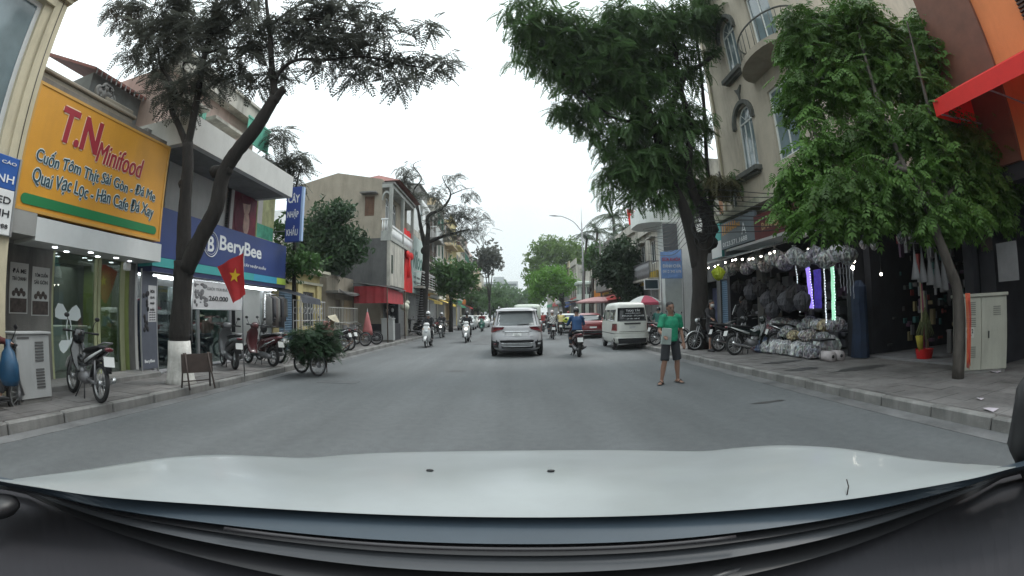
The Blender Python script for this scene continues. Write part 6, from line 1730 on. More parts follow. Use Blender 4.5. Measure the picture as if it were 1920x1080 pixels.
# ---- red car beyond the van
carp = [(.22, .70, -2.0, 2.0), (.32, .82, -2.15, 2.15), (.55, .86, -2.20, 2.18), (.80, .86, -2.16, 2.05), (.95, .85, -2.10, 1.7), (.99, .83, -1.95, 1.0), (1.20, .74, -1.55, .6), (1.38, .64, -1.25, .25), (1.45, .52, -1.0, 0), (1.47, .35, -.7, -.2)]
def sedan(label, loc, rz, paint, p=carp, front=False, roof=None, group=None, name='parked_car'):
    c = Car(name, label, 'car', loc, rz, p, paint, n=5, group=group)
    zt = p[-1][0]
    c.panel('rear_window', 'rear', [(-.64, zt - .44), (.64, zt - .44), (.55, zt - .12), (-.55, zt - .12)], .006, M_glassd)
    c.panel('windscreen', 'front', [(-.70, zt - .44), (.70, zt - .44), (.56, zt - .10), (-.56, zt - .10)], .006, M_glassd)
    for sg in (1, -1):
        c.panel('side_window', 'right' if sg > 0 else 'left', [(-1.35, zt - .43), (.7, zt - .43), (.25, zt - .12), (-1.1, zt - .12)], .006, M_glassd)
        c.panel('tail_lamp', 'rear', [(sg * .84, .68), (sg * .52, .70), (sg * .52, .84), (sg * .83, .86)], .012, M_tail)
        c.panel('headlamp', 'front', [(sg * .82, .60), (sg * .50, .58), (sg * .50, .72), (sg * .80, .76)], .012, M_head)
    c.panel('bumper_strip', 'rear', [(-.8, .30), (.8, .30), (.82, .42), (-.82, .42)], .012, M_blk); c.panel('chrome_strip', 'rear', [(-.55, .46), (.55, .46), (.55, .49), (-.55, .49)], .02, M_chr)
    c.panel('grille', 'front', [(-.40, .45), (.40, .45), (.42, .62), (-.42, .62)], .012, M_blk)
    c.panel('number_plate', 'rear', [(-.2, .60), (.2, .60), (.2, .70), (-.2, .70)], .015, M_plate)
    c.wheels((-1.3, 1.3), .31, .74, M_alu, .19)
    return c
sedan('dark red car partly hidden behind the small white van', (4.55, 28.2, 0), 0, mat('dark_red_paint', (.20, .025, .03), .3, var=.1, coat=.6), [(z * 1.0, a, b_, d) for z, a, b_, d in carp], name='car')
sedan('pale silver car roof showing beyond the dark red car', (4.2, 36, 0), 0, mat('silver_paint', (.45, .47, .47), .3, .3, var=.06, coat=.4), name='car')
sedan('silver grey car parked by the left kerb far ahead', (-4.6, 47, 0), PI, mat('silver_grey_paint', (.35, .38, .38), .3, .3, var=.06, coat=.4))
sedan('white and red nosed car on the left beyond the silver one', (-3.6, 56, 0), PI, mat('white_car_paint', (.62, .62, .60), .3, var=.05, coat=.4))
sedan('white car roof just visible behind the silver grey parked car', (-4.9, 64, 0), PI, mat('white_car_paint', (.62, .62, .6)))
truckp = [(.4, .85, -2.3, 2.4), (1.0, .88, -2.35, 2.4), (1.9, .86, -2.33, 1.9), (2.05, .82, -2.2, 1.7), (2.10, .6, -2.0, 1.5)]
c = Car('delivery_van', 'pale high-roofed van whose roof shows above the white SUV', 'van', (.95, 31.5, 0), 0, truckp, mat('pale_green_white_paint', (.50, .55, .48), .4, var=.05), n=9)
c.panel('rear_window', 'rear', [(-.6, 1.35), (.6, 1.35), (.58, 1.85), (-.58, 1.85)], .01, M_glassd); c.wheels((-1.5, 1.6), .34, .76, M_steel, .2)
for sg in (1, -1): c.panel('tail_lamp', 'rear', [(sg * .85, .9), (sg * .72, .9), (sg * .72, 1.15), (sg * .85, 1.15)], .01, M_tail)

# ------------------------------------------------------------------ motorbikes
def _wheel(T, name, y, r, hub=M_alu, spokes=14, x=0, w_=.04):
    b = MB(); b.torus((0, 0, 0), r - .035, .035, 'x', 26, 8, rb=w_); o = b.build(name, M_tyre, T, loc=(x, y, r))
    h = MB(); h.torus((0, 0, 0), r - .072, .014, 'x', 24, 6, rb=.02); h.cyl((-.045, 0, 0), (.045, 0, 0), .045, n=10)
    for k in range(spokes):
        a = 2 * PI * k / spokes; h.loft([(.02 * (-1) ** k, .03 * math.cos(a), .03 * math.sin(a)), (0, (r - .075) * math.cos(a + .12), (r - .075) * math.sin(a + .12))], .005 if spokes > 8 else .016, 4)
    h.build('rim', hub, o)
    d = MB(); d.cyl((.05, 0, 0), (.055, 0, 0), .09, n=16); d.build('brake_disc', M_steel, o)
    return o
def _arc(b, y, z, r, a0, a1, wx, th=.012, n=8):
    pts = [(0, y + r * math.cos(R(a0 + (a1 - a0) * i / n)), z + r * math.sin(R(a0 + (a1 - a0) * i / n))) for i in range(n + 1)]
    b.loft(pts, [(wx, th)] * (n + 1), 8, up=(0, .3, 1))
BIKE = {}
def motorbike(kind, label, loc, rz, paint, trim=None, cat='motorbike', lean=0.0, group='motorbikes', lamp=None, plate=True):
    trim = trim or M_blk
    key = (kind, paint.name, trim.name, lamp.name if lamp else '')
    nm = 'scooter' if kind == 'scooter' else 'motorbike'
    if key in BIKE:
        t = clone(BIKE[key], label, loc, rz, group); t.rotation_euler = (0, lean, rz); return t
    T = thing(nm, label, cat, loc, rz, group)
    if kind == 'wave':
        _wheel(T, 'wheel', .62, .295); _wheel(T, 'wheel', -.60, .295)
        b = MB(); b.loft(crv([(0, .50, .90), (0, .42, .72), (0, .30, .52), (0, .22, .38)], 4), lerpl2([(.10, .05), (.17, .05), (.15, .05), (.08, .04)], 13), 12, up=(0, 1, .3)); b.build('leg_shield', paint, T)
        b = MB(); b.loft(crv([(0, .34, .60), (0, .12, .56), (0, -.12, .62), (0, -.45, .71), (0, -.80, .80)], 4), lerpl2([(.07, .08), (.08, .07), (.10, .10), (.11, .075), (.05, .03)], 17), 12); b.build('body_cover', paint, T)
        for sg in (1, -1):
            b = MB(); b.loft([(sg * .095, -.12, .58), (sg * .112, -.38, .66), (sg * .075, -.74, .79)], [(.014, .03), (.016, .028), (.01, .012)], 8); b.build('side_flash', trim, T)
        b = MB(); b.loft(crv([(0, .08, .72), (0, -.15, .765), (0, -.45, .80), (0, -.68, .83)], 4), lerpl2([(.07, .02), (.115, .04), (.13, .045), (.10, .03)], 13), 12); b.build('seat', M_blk, T)
        b = MB(); b.loft([(0, .44, .86), (0, .47, .98), (0, .42, 1.06)], [(.10, .08), (.13, .10), (.09, .05)], 12, up=(0, 1, 0)); b.build('handlebar_cowl', paint, T)
        b = MB()
        for sg in (1, -1): b.loft([(sg * .10, .42, 1.02), (sg * .22, .38, 1.02), (sg * .225, .378, 1.02), (sg * .36, .335, 1.02)], [.014, .014, .02, .02], 7)
        b.build('handlebar', M_blk, T)
        b = MB(); b.ball((0, .55, .97), (.075, .05, .06), 12, 8); b.build('headlight', lamp or M_head, T)
        b = MB()
        for sg in (1, -1): b.cyl((sg * .085, .47, .80), (sg * .085, .62, .295), .022, n=8)
        b.build('front_fork', M_steel, T)
        b = MB(); _arc(b, .62, .295, .335, 20, 165, .055); b.build('front_fender', paint if trim is M_blk else trim, T)
        b = MB(); _arc(b, -.60, .295, .335, 10, 150, .06); b.loft([(0, -.80, .70), (0, -.90, .50)], [(.06, .012), (.055, .008)], 8, up=(0, 1, 0)); b.build('rear_fender', M_blk, T)
        b = MB(); b.loft([(0, .18, .32), (0, .0, .32), (0, -.15, .36)], [(.10, .09), (.13, .11), (.09, .09)], 10); b.cyl((0, .1, .4), (0, .26, .46), .06, n=10); b.build('engine', M_steel, T)
        b = MB(); b.loft(crv([(.08, .12, .24), (.12, -.1, .2), (.15, -.35, .25), (.16, -.78, .36)], 4), lerpl([.018, .02, .045, .045], 13), 8); b.build('exhaust', M_chr, T)
        b = MB(); b.box(-.012, .012, -.55, -.1, .28, .30); b.cyl((-.1, -.6, .30), (-.1, -.55, .62), .02, n=6); b.cyl((.1, -.6, .30), (.1, -.55, .62), .02, n=6); b.loft([(-.06, -.58, .28), (-.06, .02, .32)], [(.012, .03), (.012, .03)], 6); b.build('swingarm', M_steel, T)
        b = MB(); b.loft([(.07, -.55, .84), (.075, -.82, .90), (0, -.90, .90), (-.075, -.82, .90), (-.07, -.55, .84)], .011, 6); b.build('grab_rail', M_steel, T)
        ty, tz = -.86, .80
    else:
        _wheel(T, 'wheel', .64, .245, spokes=6); _wheel(T, 'wheel', -.60, .245, spokes=6, w_=.055)
        b = MB(); b.loft(crv([(0, .40, 1.00), (0, .47, .86), (0, .50, .62), (0, .42, .36), (0, .28, .26)], 4), lerpl2([(.10, .04), (.19, .05), (.20, .06), (.15, .05), (.12, .04)], 17), 14, up=(0, 1, .2)); b.build('front_apron', paint, T)
        b = MB(); b.box(-.15, .15, -.08, .36, .24, .32, c=.03); b.build('floorboard', M_blk, T)
        b = MB(); b.loft(crv([(0, -.02, .40), (0, -.15, .55), (0, -.40, .62), (0, -.70, .70), (0, -.88, .76)], 4), lerpl2([(.12, .12), (.17, .17), (.19, .15), (.16, .11), (.06, .04)], 17), 14); b.build('rear_body', paint, T)
        for sg in (1, -1):
            b = MB(); b.loft([(sg * .17, -.15, .45), (sg * .195, -.42, .55), (sg * .13, -.80, .70)], [(.01, .02), (.012, .025), (.008, .01)], 8); b.build('side_flash', trim, T)
        b = MB(); b.loft(crv([(0, .0, .74), (0, -.2, .79), (0, -.5, .82), (0, -.76, .84)], 4), lerpl2([(.09, .03), (.15, .05), (.15, .05), (.10, .03)], 13), 12); b.build('seat', M_blk, T)
        b = MB(); b.loft([(0, .38, .98), (0, .40, 1.06), (0, .34, 1.12)], [(.12, .08), (.15, .09), (.10, .04)], 12, up=(0, 1, 0)); b.build('handlebar_cowl', paint, T)
        b = MB()
        for sg in (1, -1): b.loft([(sg * .1, .36, 1.07), (sg * .22, .305, 1.07), (sg * .225, .30, 1.07), (sg * .36, .25, 1.07)], [.015, .015, .021, .021], 7)
        b.build('handlebar', M_blk, T)
        b = MB(); b.ball((0, .55, .74), (.085, .04, .06), 12, 8); b.build('headlight', lamp or M_head, T)
        b = MB()
        for sg in (1, -1): b.ball((sg * .14, .52, .86), (.035, .025, .02), 8, 6)
        b.build('indicator', mat('amber_lamp', (.5, .2, .03), .2, var=0), T)
        b = MB()
        for sg in (1, -1): b.cyl((sg * .08, .50, .5), (sg * .08, .64, .245), .02, n=8)
        b.build('front_fork', M_steel, T)
        b = MB(); _arc(b, .64, .245, .285, 15, 170, .07); b.build('front_fender', paint, T)
        b = MB(); b.loft([(0, -.82, .62), (0, -.92, .40)], [(.09, .012), (.07, .008)], 8, up=(0, 1, 0)); _arc(b, -.60, .245, .29, 20, 140, .07); b.build('rear_fender', M_blk, T)
        b = MB(); b.loft([(-.08, -.1, .3), (-.1, -.35, .28), (-.1, -.62, .26)], [(.07, .09), (.06, .08), (.05, .06)], 8); b.build('engine', M_steel, T)
        b = MB(); b.loft(crv([(.1, -.2, .22), (.15, -.4, .27), (.17, -.82, .36)], 4), lerpl([.02, .055, .055], 9), 8); b.build('exhaust', M_steel, T)
        b = MB(); b.loft([(.1, -.6, .84), (.11, -.86, .88), (0, -.93, .88), (-.11, -.86, .88), (-.1, -.6, .84)], .013, 6); b.build('grab_rail', M_alu, T)
        ty, tz = -.905, .76
    b = MB(); b.ball((0, ty, tz), (.085, .03, .035), 10, 6); b.build('tail_lamp', M_tail, T)
    if plate:
        b = MB(); b.poly([(-.095, ty - .05, tz - .24), (.095, ty - .05, tz - .24), (.095, ty + .0, tz - .10), (-.095, ty + .0, tz - .10)], -.006, (0, 1, .3)); pl_ = b.build('number_plate', M_plate, T)
    for sg in (1, -1):
        b = MB(); b.loft([(sg * .22, .34, 1.07), (sg * .27, .38, 1.19), (sg * .30, .36, 1.24)], .008, 5); b.ball((sg * .31, .36, 1.26), (.055, .012, .038), 10, 6); b.build('mirror', M_blk, T)
    b = MB(); b.cyl((-.10, -.05, .26), (-.20, -.0, .02), .012, n=6); b.cyl((-.12, -.2, .24), (-.14, -.26, .02), .012, n=6); b.cyl((.12, -.2, .24), (.14, -.26, .02), .012, n=6); b.build('stand', M_blk, T)
    T.rotation_euler = (0, lean, rz)
    BIKE[key] = T
    return T
def lerpl2(v, m): return list(zip(lerpl([a for a, b in v], m), lerpl([b for a, b in v], m)))
# ================================================================== PEOPLE
def limb(b, pts, rad, n=10): b.loft([tuple(p) for p in pts], rad, n, up=(.13, 1, .21))
def person(label, loc, rz, J, top, bottom, hat=None, hatm=None, sleeves='short', legs='short', skin=None, shoe=None, vox=.012, hair=True, mask=None, extra=None, scale=1.0, long_hair=False, female=False, fingers=True, group=None, open_shirt=False):
    """J: joints. one continuous skin body (remeshed), clothes as children"""
    T = thing('person', label, 'person', loc, rz, group); T.scale = (scale,) * 3
    V = lambda k: Vector(J[k]); skin = skin or M_skin; shoe = shoe or M_blk
    up = (V('head') - V('neck')).normalized(); fw = Vector(J.get('look', (0, 1, 0))).normalized(); rt = fw.cross(up).normalized(); fw = up.cross(rt).normalized()
    hc = V('head')
    Hh = lambda a, f, u: tuple(hc + rt * a + fw * f + up * u)
    b = MB()
    # head: cranium, jaw, nose, ears
    b.loft([Hh(0, .015, -.125), Hh(0, .022, -.105), Hh(0, .012, -.07), Hh(0, .0, -.03), Hh(0, -.008, .02), Hh(0, -.01, .065), Hh(0, -.01, .10), Hh(0, -.01, .118)],
           [(.022, .022), (.042, .048), (.060, .075), (.070, .088), (.076, .095), (.070, .088), (.046, .058), (.014, .02)], 16, up=tuple(fw))
    b.loft([Hh(0, .083, .015), Hh(0, .098, -.018), Hh(0, .088, -.032)], [(.008, .01), (.016, .014), (.012, .01)], 8, up=tuple(fw))
    for s in (1, -1):
        b.loft([Hh(s * .070, -.005, -.03), Hh(s * .083, -.012, .0), Hh(s * .074, -.008, .028)], [(.010, .012), (.010, .018), (.008, .012)], 8, up=tuple(fw))
    b.loft([tuple(V('neck') - up * .03), tuple(V('neck') + up * .04), tuple(hc - up * .07 - fw * .01)], [.062, .056, .054], 12)
    for s, k in ((1, 'R'), (-1, 'L')):
        sh, el, ha = V('sh' + k), V('el' + k), V('ha' + k)
        limb(b, [sh, sh * .6 + el * .4, el, el * .6 + ha * .4, ha], [.045, .044, .038, .037, .026])
        d = (ha - el).normalized(); pd = d * .045
        side = d.cross(Vector((0, 0, 1)) if abs(d.z) < .9 else Vector((0, 1, 0))).normalized(); nrm = side.cross(d).normalized()
        b.loft([tuple(ha - d * .01), tuple(ha + d * .04), tuple(ha + d * .085)], [(.027, .018), (.040, .016), (.038, .013)], 10, up=tuple(nrm))
        if fingers:
            for q, (o_, ln) in enumerate(((-.030, .062), (-.010, .075), (.010, .070), (.029, .055))):
                st_ = ha + d * .08 + side * o_; b.loft([tuple(st_), tuple(st_ + d * ln * .5 + nrm * -.006), tuple(st_ + d * ln * .9 + nrm * -.028)], [.0105, .0095, .008], 6)
            th_ = ha + d * .02 + side * .032 * (-s); b.loft([tuple(th_), tuple(th_ + d * .035 + side * (-s) * .022), tuple(th_ + d * .062 + side * (-s) * .024 - nrm * .012)], [.014, .012, .010], 6)
        hp, kn, an, to = V('hp' + k), V('kn' + k), V('an' + k), V('to' + k)
        limb(b, [hp, hp * .5 + kn * .5, kn, kn * .6 + an * .4 + Vector((0, -.012, 0)), kn * .2 + an * .8, an], [.085, .075, .056, .058, .040, .036])
        f = (to - an); f.z = 0; f.normalize()
        b.loft([tuple(an - f * .055 - Vector((0, 0, .045))), tuple(an - Vector((0, 0, .035)) + f * .02), tuple(an + f * .10 - Vector((0, 0, .055))), tuple(an + f * .17 - Vector((0, 0, .065)))], [(.032, .03), (.038, .045), (.044, .025), (.036, .014)], 10)
    pe, ch = V('pelvis'), V('chest')
    b.loft([tuple(pe), tuple(pe * .5 + ch * .5), tuple(ch), tuple(V('neck') - up * .05)], [(.13, .09), (.125, .085), (.145, .095), (.09, .06)], 14, up=(0, 1, 0))
    body = b.build('body', skin, T)
    rm = body.modifiers.new('remesh', 'REMESH'); rm.mode = 'VOXEL'; rm.voxel_size = vox; rm.use_smooth_shade = True
    sm = body.modifiers.new('smooth', 'SMOOTH'); sm.iterations = 2; sm.factor = .5
    # eyes, brows, mouth
    for s in (1, -1):
        e = MB(); e.loft([Hh(s * .042, .070, .004), Hh(s * .030, .082, .006), Hh(s * .018, .080, .003)], [(.003, .004), (.006, .006), (.003, .004)], 8, up=tuple(up)); e.build('eye', M_hair, T)
        e = MB(); e.loft([Hh(s * .050, .064, .026), Hh(s * .032, .084, .031), Hh(s * .014, .086, .027)], .005, 5); e.build('eyebrow', M_hair, T)
    e = MB(); e.loft([Hh(-.022, .074, -.060), Hh(0, .084, -.058), Hh(.022, .074, -.060)], [(.004, .004), (.007, .007), (.004, .004)], 6, up=tuple(up)); e.build('mouth', mat('lips', (.20, .10, .08), .5, var=0), T)
    if hair:
        e = MB(); e.loft([Hh(0, -.045, -.045), Hh(0, -.035, .0), Hh(0, -.022, .05), Hh(0, -.014, .085), Hh(0, -.01, .115), Hh(0, -.01, .130)], [(.072, .055), (.081, .078), (.081, .092), (.070, .086), (.045, .06), (.01, .015)], 16, up=tuple(fw))
        if long_hair: e.loft([Hh(0, -.06, .03), Hh(0, -.09, -.08), Hh(0, -.10, -.20)], [(.07, .04), (.07, .035), (.04, .02)], 12, up=tuple(fw))
        e.build('hair', M_hair, T)
    if mask:
        e = MB(); e.loft([Hh(0, .035, -.105), Hh(0, .038, -.07), Hh(0, .035, -.03), Hh(0, .03, -.005)], [(.05, .055), (.066, .068), (.071, .071), (.066, .066)], 14, up=tuple(fw)); e.build('face_mask', mask, T)
    # shirt
    g = MB()
    w_ = .9 if female else 1
    mid = pe * .5 + ch * .5
    g.loft([tuple(pe - (ch - pe) * .12), tuple(pe), tuple(mid), tuple(ch), tuple(ch * .55 + V('neck') * .45), tuple(V('neck') - up * .035)], [(.178 * w_, .125), (.172 * w_, .125), (.165 * w_, .12), (.185 * w_, .128), (.165 * w_, .105), (.075, .068)], 18, up=(0, 1, 0))
    for k in 'RL':
        sh, el, ha = V('sh' + k), V('el' + k), V('ha' + k)
        ins = sh + (V('neck') - sh) * .45
        if sleeves == 'short': limb(g, [ins, sh, sh * .5 + el * .5, sh * .22 + el * .78], [.07, .074, .070, .072])
        elif sleeves == 'long': limb(g, [ins, sh, sh * .5 + el * .5, el, el * .5 + ha * .5, ha - (ha - el) * .06], [.068, .070, .060, .054, .048, .040])
        else: limb(g, [ins, sh], [.065, .062])
    so_ = g.build('shirt', top, T)
    rm = so_.modifiers.new('remesh', 'REMESH'); rm.mode = 'VOXEL'; rm.voxel_size = .018; rm.use_smooth_shade = True
    sm = so_.modifiers.new('smooth', 'SMOOTH'); sm.iterations = 4; sm.factor = .5
    # trousers / shorts
    g = MB(); g.loft([tuple(pe + (ch - pe) * .18), tuple(pe), tuple(V('hpR') * .5 + V('hpL') * .5 - Vector((0, 0, .04)))], [(.150, .105), (.165, .118), (.155, .105)], 16, up=(0, 1, 0))
    for k in 'RL':
        hp, kn, an = V('hp' + k), V('kn' + k), V('an' + k)
        if legs == 'short': limb(g, [hp + Vector((0, 0, .04)), hp * .5 + kn * .5, hp * .02 + kn * .98], [.10, .098, .096])
        else: limb(g, [hp + Vector((0, 0, .04)), hp * .5 + kn * .5, kn, kn * .5 + an * .5, an + (kn - an) * .1], [.10, .088, .072, .065, .055])
    so_ = g.build('shorts' if legs == 'short' else 'trousers', bottom, T)
    rm = so_.modifiers.new('remesh', 'REMESH'); rm.mode = 'VOXEL'; rm.voxel_size = .018; rm.use_smooth_shade = True
    sm = so_.modifiers.new('smooth', 'SMOOTH'); sm.iterations = 3; sm.factor = .5
    for k in 'RL':
        an, to = V('an' + k), V('to' + k); f = (to - an); f.z = 0; f.normalize(); z0 = an.z - .085
        s_ = MB(); s_.loft([(an.x - f.x * .09, an.y - f.y * .09, z0 + .012), (an.x, an.y, z0 + .012), (an.x + f.x * .11, an.y + f.y * .11, z0 + .012), (an.x + f.x * .19, an.y + f.y * .19, z0 + .012)], [(.035, .012), (.042, .014), (.050, .014), (.034, .012)], 10)
        if shoe is not None and extra != 'sandal': s_.loft([(an.x - f.x * .06, an.y - f.y * .06, z0 + .045), (an.x + f.x * .02, an.y + f.y * .02, z0 + .055), (an.x + f.x * .11, an.y + f.y * .11, z0 + .035), (an.x + f.x * .18, an.y + f.y * .18, z0 + .025)], [(.040, .045), (.045, .055), (.050, .032), (.036, .018)], 10)
        else: s_.loft([(an.x + f.x * .09 - f.y * .05, an.y + f.y * .09 + f.x * .05, z0 + .03), (an.x + f.x * .09, an.y + f.y * .09, z0 + .075), (an.x + f.x * .09 + f.y * .05, an.y + f.y * .09 - f.x * .05, z0 + .03)], .012, 5)
        s_.build('shoe' if extra != 'sandal' else 'sandal', shoe, T)
    if hat == 'helmet':
        e = MB(); e.loft([Hh(0, -.02, -.05), Hh(0, -.015, .0), Hh(0, -.005, .05), Hh(0, -.005, .10), Hh(0, -.01, .145), Hh(0, -.01, .165)], [(.093, .10), (.108, .122), (.112, .130), (.098, .115), (.062, .075), (.01, .02)], 18, up=tuple(fw), cap=True)
        ho = e.build('helmet', hatm or M_white, T)
        e = MB(); e.loft([Hh(-.09, .095, .055), Hh(0, .155, .05), Hh(.09, .095, .055)], [(.012, .03), (.014, .035), (.012, .03)], 8, up=tuple(up)); e.build('helmet_peak', M_blk, ho)
    elif hat == 'cone':
        e = MB(); e.loft([Hh(0, 0, .06), Hh(0, 0, .20), Hh(0, 0, .235)], [.22, .05, .004], 20, cap=False); e.loft([Hh(0, 0, .057), Hh(0, 0, .195)], [.215, .045], 20, cap=False); e.build('conical_hat', hatm, T)
    elif hat == 'bucket':
        e = MB(); e.loft([Hh(0, 0, .03), Hh(0, 0, .06), Hh(0, 0, .075), Hh(0, 0, .14), Hh(0, 0, .15)], [.15, .125, .10, .088, .02], 16); e.build('hat', hatm, T)
    return T

STAND = dict(pelvis=(0, 0, .93), chest=(0, .0, 1.24), neck=(0, -.01, 1.43), head=(0, .015, 1.575), shR=(.185, 0, 1.37), shL=(-.185, 0, 1.37), elR=(.25, -.03, 1.10), elL=(-.25, -.03, 1.10), haR=(.27, .03, .86), haL=(-.27, .03, .86),
             hpR=(.09, 0, .88), hpL=(-.09, 0, .88), knR=(.12, .02, .48), knL=(-.12, .02, .48), anR=(.13, -.01, .09), anL=(-.13, -.01, .09), toR=(.15, .18, .03), toL=(-.15, .18, .03))
RIDE = dict(pelvis=(0, -.24, .90), chest=(0, -.15, 1.20), neck=(0, -.10, 1.38), head=(0, -.05, 1.52), shR=(.185, -.12, 1.32), shL=(-.185, -.12, 1.32), elR=(.27, .04, 1.10), elL=(-.27, .04, 1.10), haR=(.29, .24, 1.05), haL=(-.29, .24, 1.05),
            hpR=(.09, -.22, .86), hpL=(-.09, -.22, .86), knR=(.20, .16, .72), knL=(-.20, .16, .72), anR=(.20, .06, .36), anL=(-.20, .06, .36), toR=(.21, .24, .30), toL=(-.21, .24, .30))
def J(base, **k):
    d = dict(base); d.update(k); return d

# ---- man in the green shirt, facing the camera, legs apart
gloc = P(1257, 719, Z=0)
pj = J(STAND, pelvis=(0, 0, .90), chest=(0, .02, 1.20), neck=(0, .03, 1.40), head=(.02, .055, 1.535), look=(.12, 1, -.08), shR=(.20, .02, 1.34), shL=(-.20, .02, 1.34), elR=(.29, .06, 1.08), haR=(.30, .24, 1.00), elL=(-.285, -.04, 1.08), haL=(-.285, .05, .83),
       hpR=(.10, 0, .86), hpL=(-.10, 0, .86), knR=(.17, .05, .47), knL=(-.15, .02, .47), anR=(.21, .0, .085), anL=(-.19, -.02, .085), toR=(.34, .12, .03), toL=(-.22, .17, .03))
M_gshirt = mat('green_jersey', (.008, .215, .115), .75, var=.2, vs=7, bump=1.0, bs=11)
gm_ = person('man in a green T-shirt and black shorts walking on the road', tuple(gloc), PI + R(12), pj, M_gshirt, mat('black_shorts', (.018, .02, .025), .8, var=.2), vox=.009, extra='sandal', sleeves='short', legs='short', scale=.985, shoe=M_blk)
T = thing('paper_bag', 'pale paper bag held by the man in green', 'bag', tuple(gloc), PI + R(12))
b = MB(); b._add([(.16, .24, .80), (.36, .20, .82), (.35, .27, .86 + .27), (.17, .31, 1.12), (.16, .29, .80), (.36, .25, .82), (.355, .31, 1.14), (.17, .35, 1.11)], [(3, 2, 1, 0), (4, 5, 6, 7), (0, 1, 5, 4), (1, 2, 6, 5), (2, 3, 7, 6), (3, 0, 4, 7)])
bevel(b.build('bag_body', mat('pale_paper', (.33, .39, .37), .7, var=.12), T), .012)
text('lettering', 'Xin\ncảm ơn', .12, .10, Matrix.Translation((.26, .325, .97)) @ Matrix.Rotation(PI, 4, 'Z') @ face_m(0, 0, 0, '-y') @ Matrix.Rotation(R(4), 4, 'X'), mat('grey_print', (.25, .3, .29), .7, var=0), T)

# ---- riders. each motorbike and each rider is a thing
def rider(blabel, plabel, loc, rz, kind, paint, top, bottom, helm=None, trim=None, lamp=None, **k):
    B_ = motorbike(kind, blabel, loc, rz, paint, trim, lamp=lamp)
    pz = person(plabel, loc, rz, k.pop('pose', RIDE), top, bottom, hat=k.pop('hat', 'helmet'), hatm=helm, sleeves=k.pop('sleeves', 'long'), legs=k.pop('legs', 'long'), fingers=False, vox=.016, **k)
    return B_, pz
M_mar = mat('maroon_paint', (.075, .018, .022), .25, var=.06, coat=.6)
M_blkp = mat('black_paint', (.012, .013, .015), .2, var=.1, coat=.6)
M_wsc = mat('white_scooter_paint', (.62, .63, .63), .25, var=.04, coat=.5)
M_dgp = mat('grey_paint', (.10, .105, .11), .3, .2, var=.08, coat=.5)
M_grp = mat('green_scooter_paint', (.03, .16, .12), .3, var=.08, coat=.5)
M_redp = mat('red_scooter_paint', (.30, .02, .02), .3, var=.08, coat=.5)
M_lampon = mat('lit_headlamp', (1, 1, 1), emit=3.5, ecol=(1, .96, .85), var=0)
p = P(1087, 670, Z=0)
rider('maroon scooter with white number plate, ridden by the person in blue', 'rider in a blue jacket and dark helmet seen from behind', (p.x, p.y + .75, 0), 0, 'scooter', M_mar, mat('blue_jacket', (.015, .06, .16), .75, var=.15, vs=5), mat('dark_jeans', (.02, .025, .035), .8, var=.2), M_blkp)
# checked shirt: woven squares
mc = bpy.data.materials.new('checked_shirt'); mc.use_nodes = True; n_ = mc.node_tree; ck = n_.nodes.new('ShaderNodeTexChecker'); ck.inputs['Scale'].default_value = 22; ck.inputs[1].default_value = (.65, .65, .63, 1); ck.inputs[2].default_value = (.03, .03, .035, 1)
tc_ = n_.nodes.new('ShaderNodeTexCoord'); n_.links.new(tc_.outputs['Object'], ck.inputs[0]); n_.links.new(ck.outputs[0], n_.nodes['Principled BSDF'].inputs['Base Color']); n_.nodes['Principled BSDF'].inputs['Roughness'].default_value = .8
p = P(1038, 637, Z=0)
rider('dark motorbike ridden by the person in the checked shirt', 'rider in a black and white checked shirt seen from behind', (p.x, p.y + .8, 0), 0, 'wave', M_blkp, mc, mat('dark_jeans', (.02, .025, .035), .8), mat('pale_pink_helmet', (.55, .48, .48), .3, var=.05))
p = P(1055, 629, Z=0)
rider('green motorbike with yellow load ahead of the checked rider', 'rider in a pale yellow jacket leaning beside the checked rider', (p.x, p.y + .9, 0), R(-8), 'wave', M_grp, mat('pale_yellow_jacket', (.60, .50, .22), .8, var=.12), mat('dark_trousers', (.03, .04, .04), .8, var=.2), M_blkp)
b = MB(); b.ball((0, -.45, 1.0), (.30, .22, .20), 12, 8); lo = b.build('yellow_bundle', mat('lime_plastic', (.42, .50, .04), .5, var=.15)); lo.location = (p.x + .35, p.y + .7, 0); tag(lo, 'lime yellow bundle tied behind the yellow jacketed rider', 'bundle')
# oncoming riders on the left
def face(px, py): q = P(px, py, Z=0); return (q.x, q.y + .6, 0)
rider('white scooter coming towards us nearest the left kerb', 'rider in black with white helmet on the nearest oncoming white scooter', face(799, 652), PI, 'scooter', M_wsc, mat('black_jacket', (.02, .02, .024), .8, var=.2), mat('black_trousers', (.02, .02, .022), .8), M_wsc)
rider('white scooter coming towards us in the lane left of the SUV', 'rider in black on the oncoming white scooter next to the SUV', face(874, 643), PI, 'scooter', M_wsc, mat('black_jacket', (.02, .02, .024)), mat('black_trousers', (.02, .02, .022)), M_blkp, lamp=M_lampon)
rider('green scooter coming towards us farther away', 'rider in red and green on the far oncoming green scooter', face(903, 622), PI, 'scooter', M_grp, mat('dark_red_top', (.20, .03, .04), .8, var=.1), mat('green_trousers', (.05, .16, .13), .8, var=.1), M_blkp)
rider('dark scooter with lit headlamp coming along the left kerb', 'rider in dark clothes just beyond the nearest oncoming scooter', face(826, 634), PI, 'scooter', M_dgp, mat('charcoal_top', (.04, .04, .045), .8, var=.1), mat('black_trousers', (.02, .02, .022)), M_wsc, lamp=M_lampon)
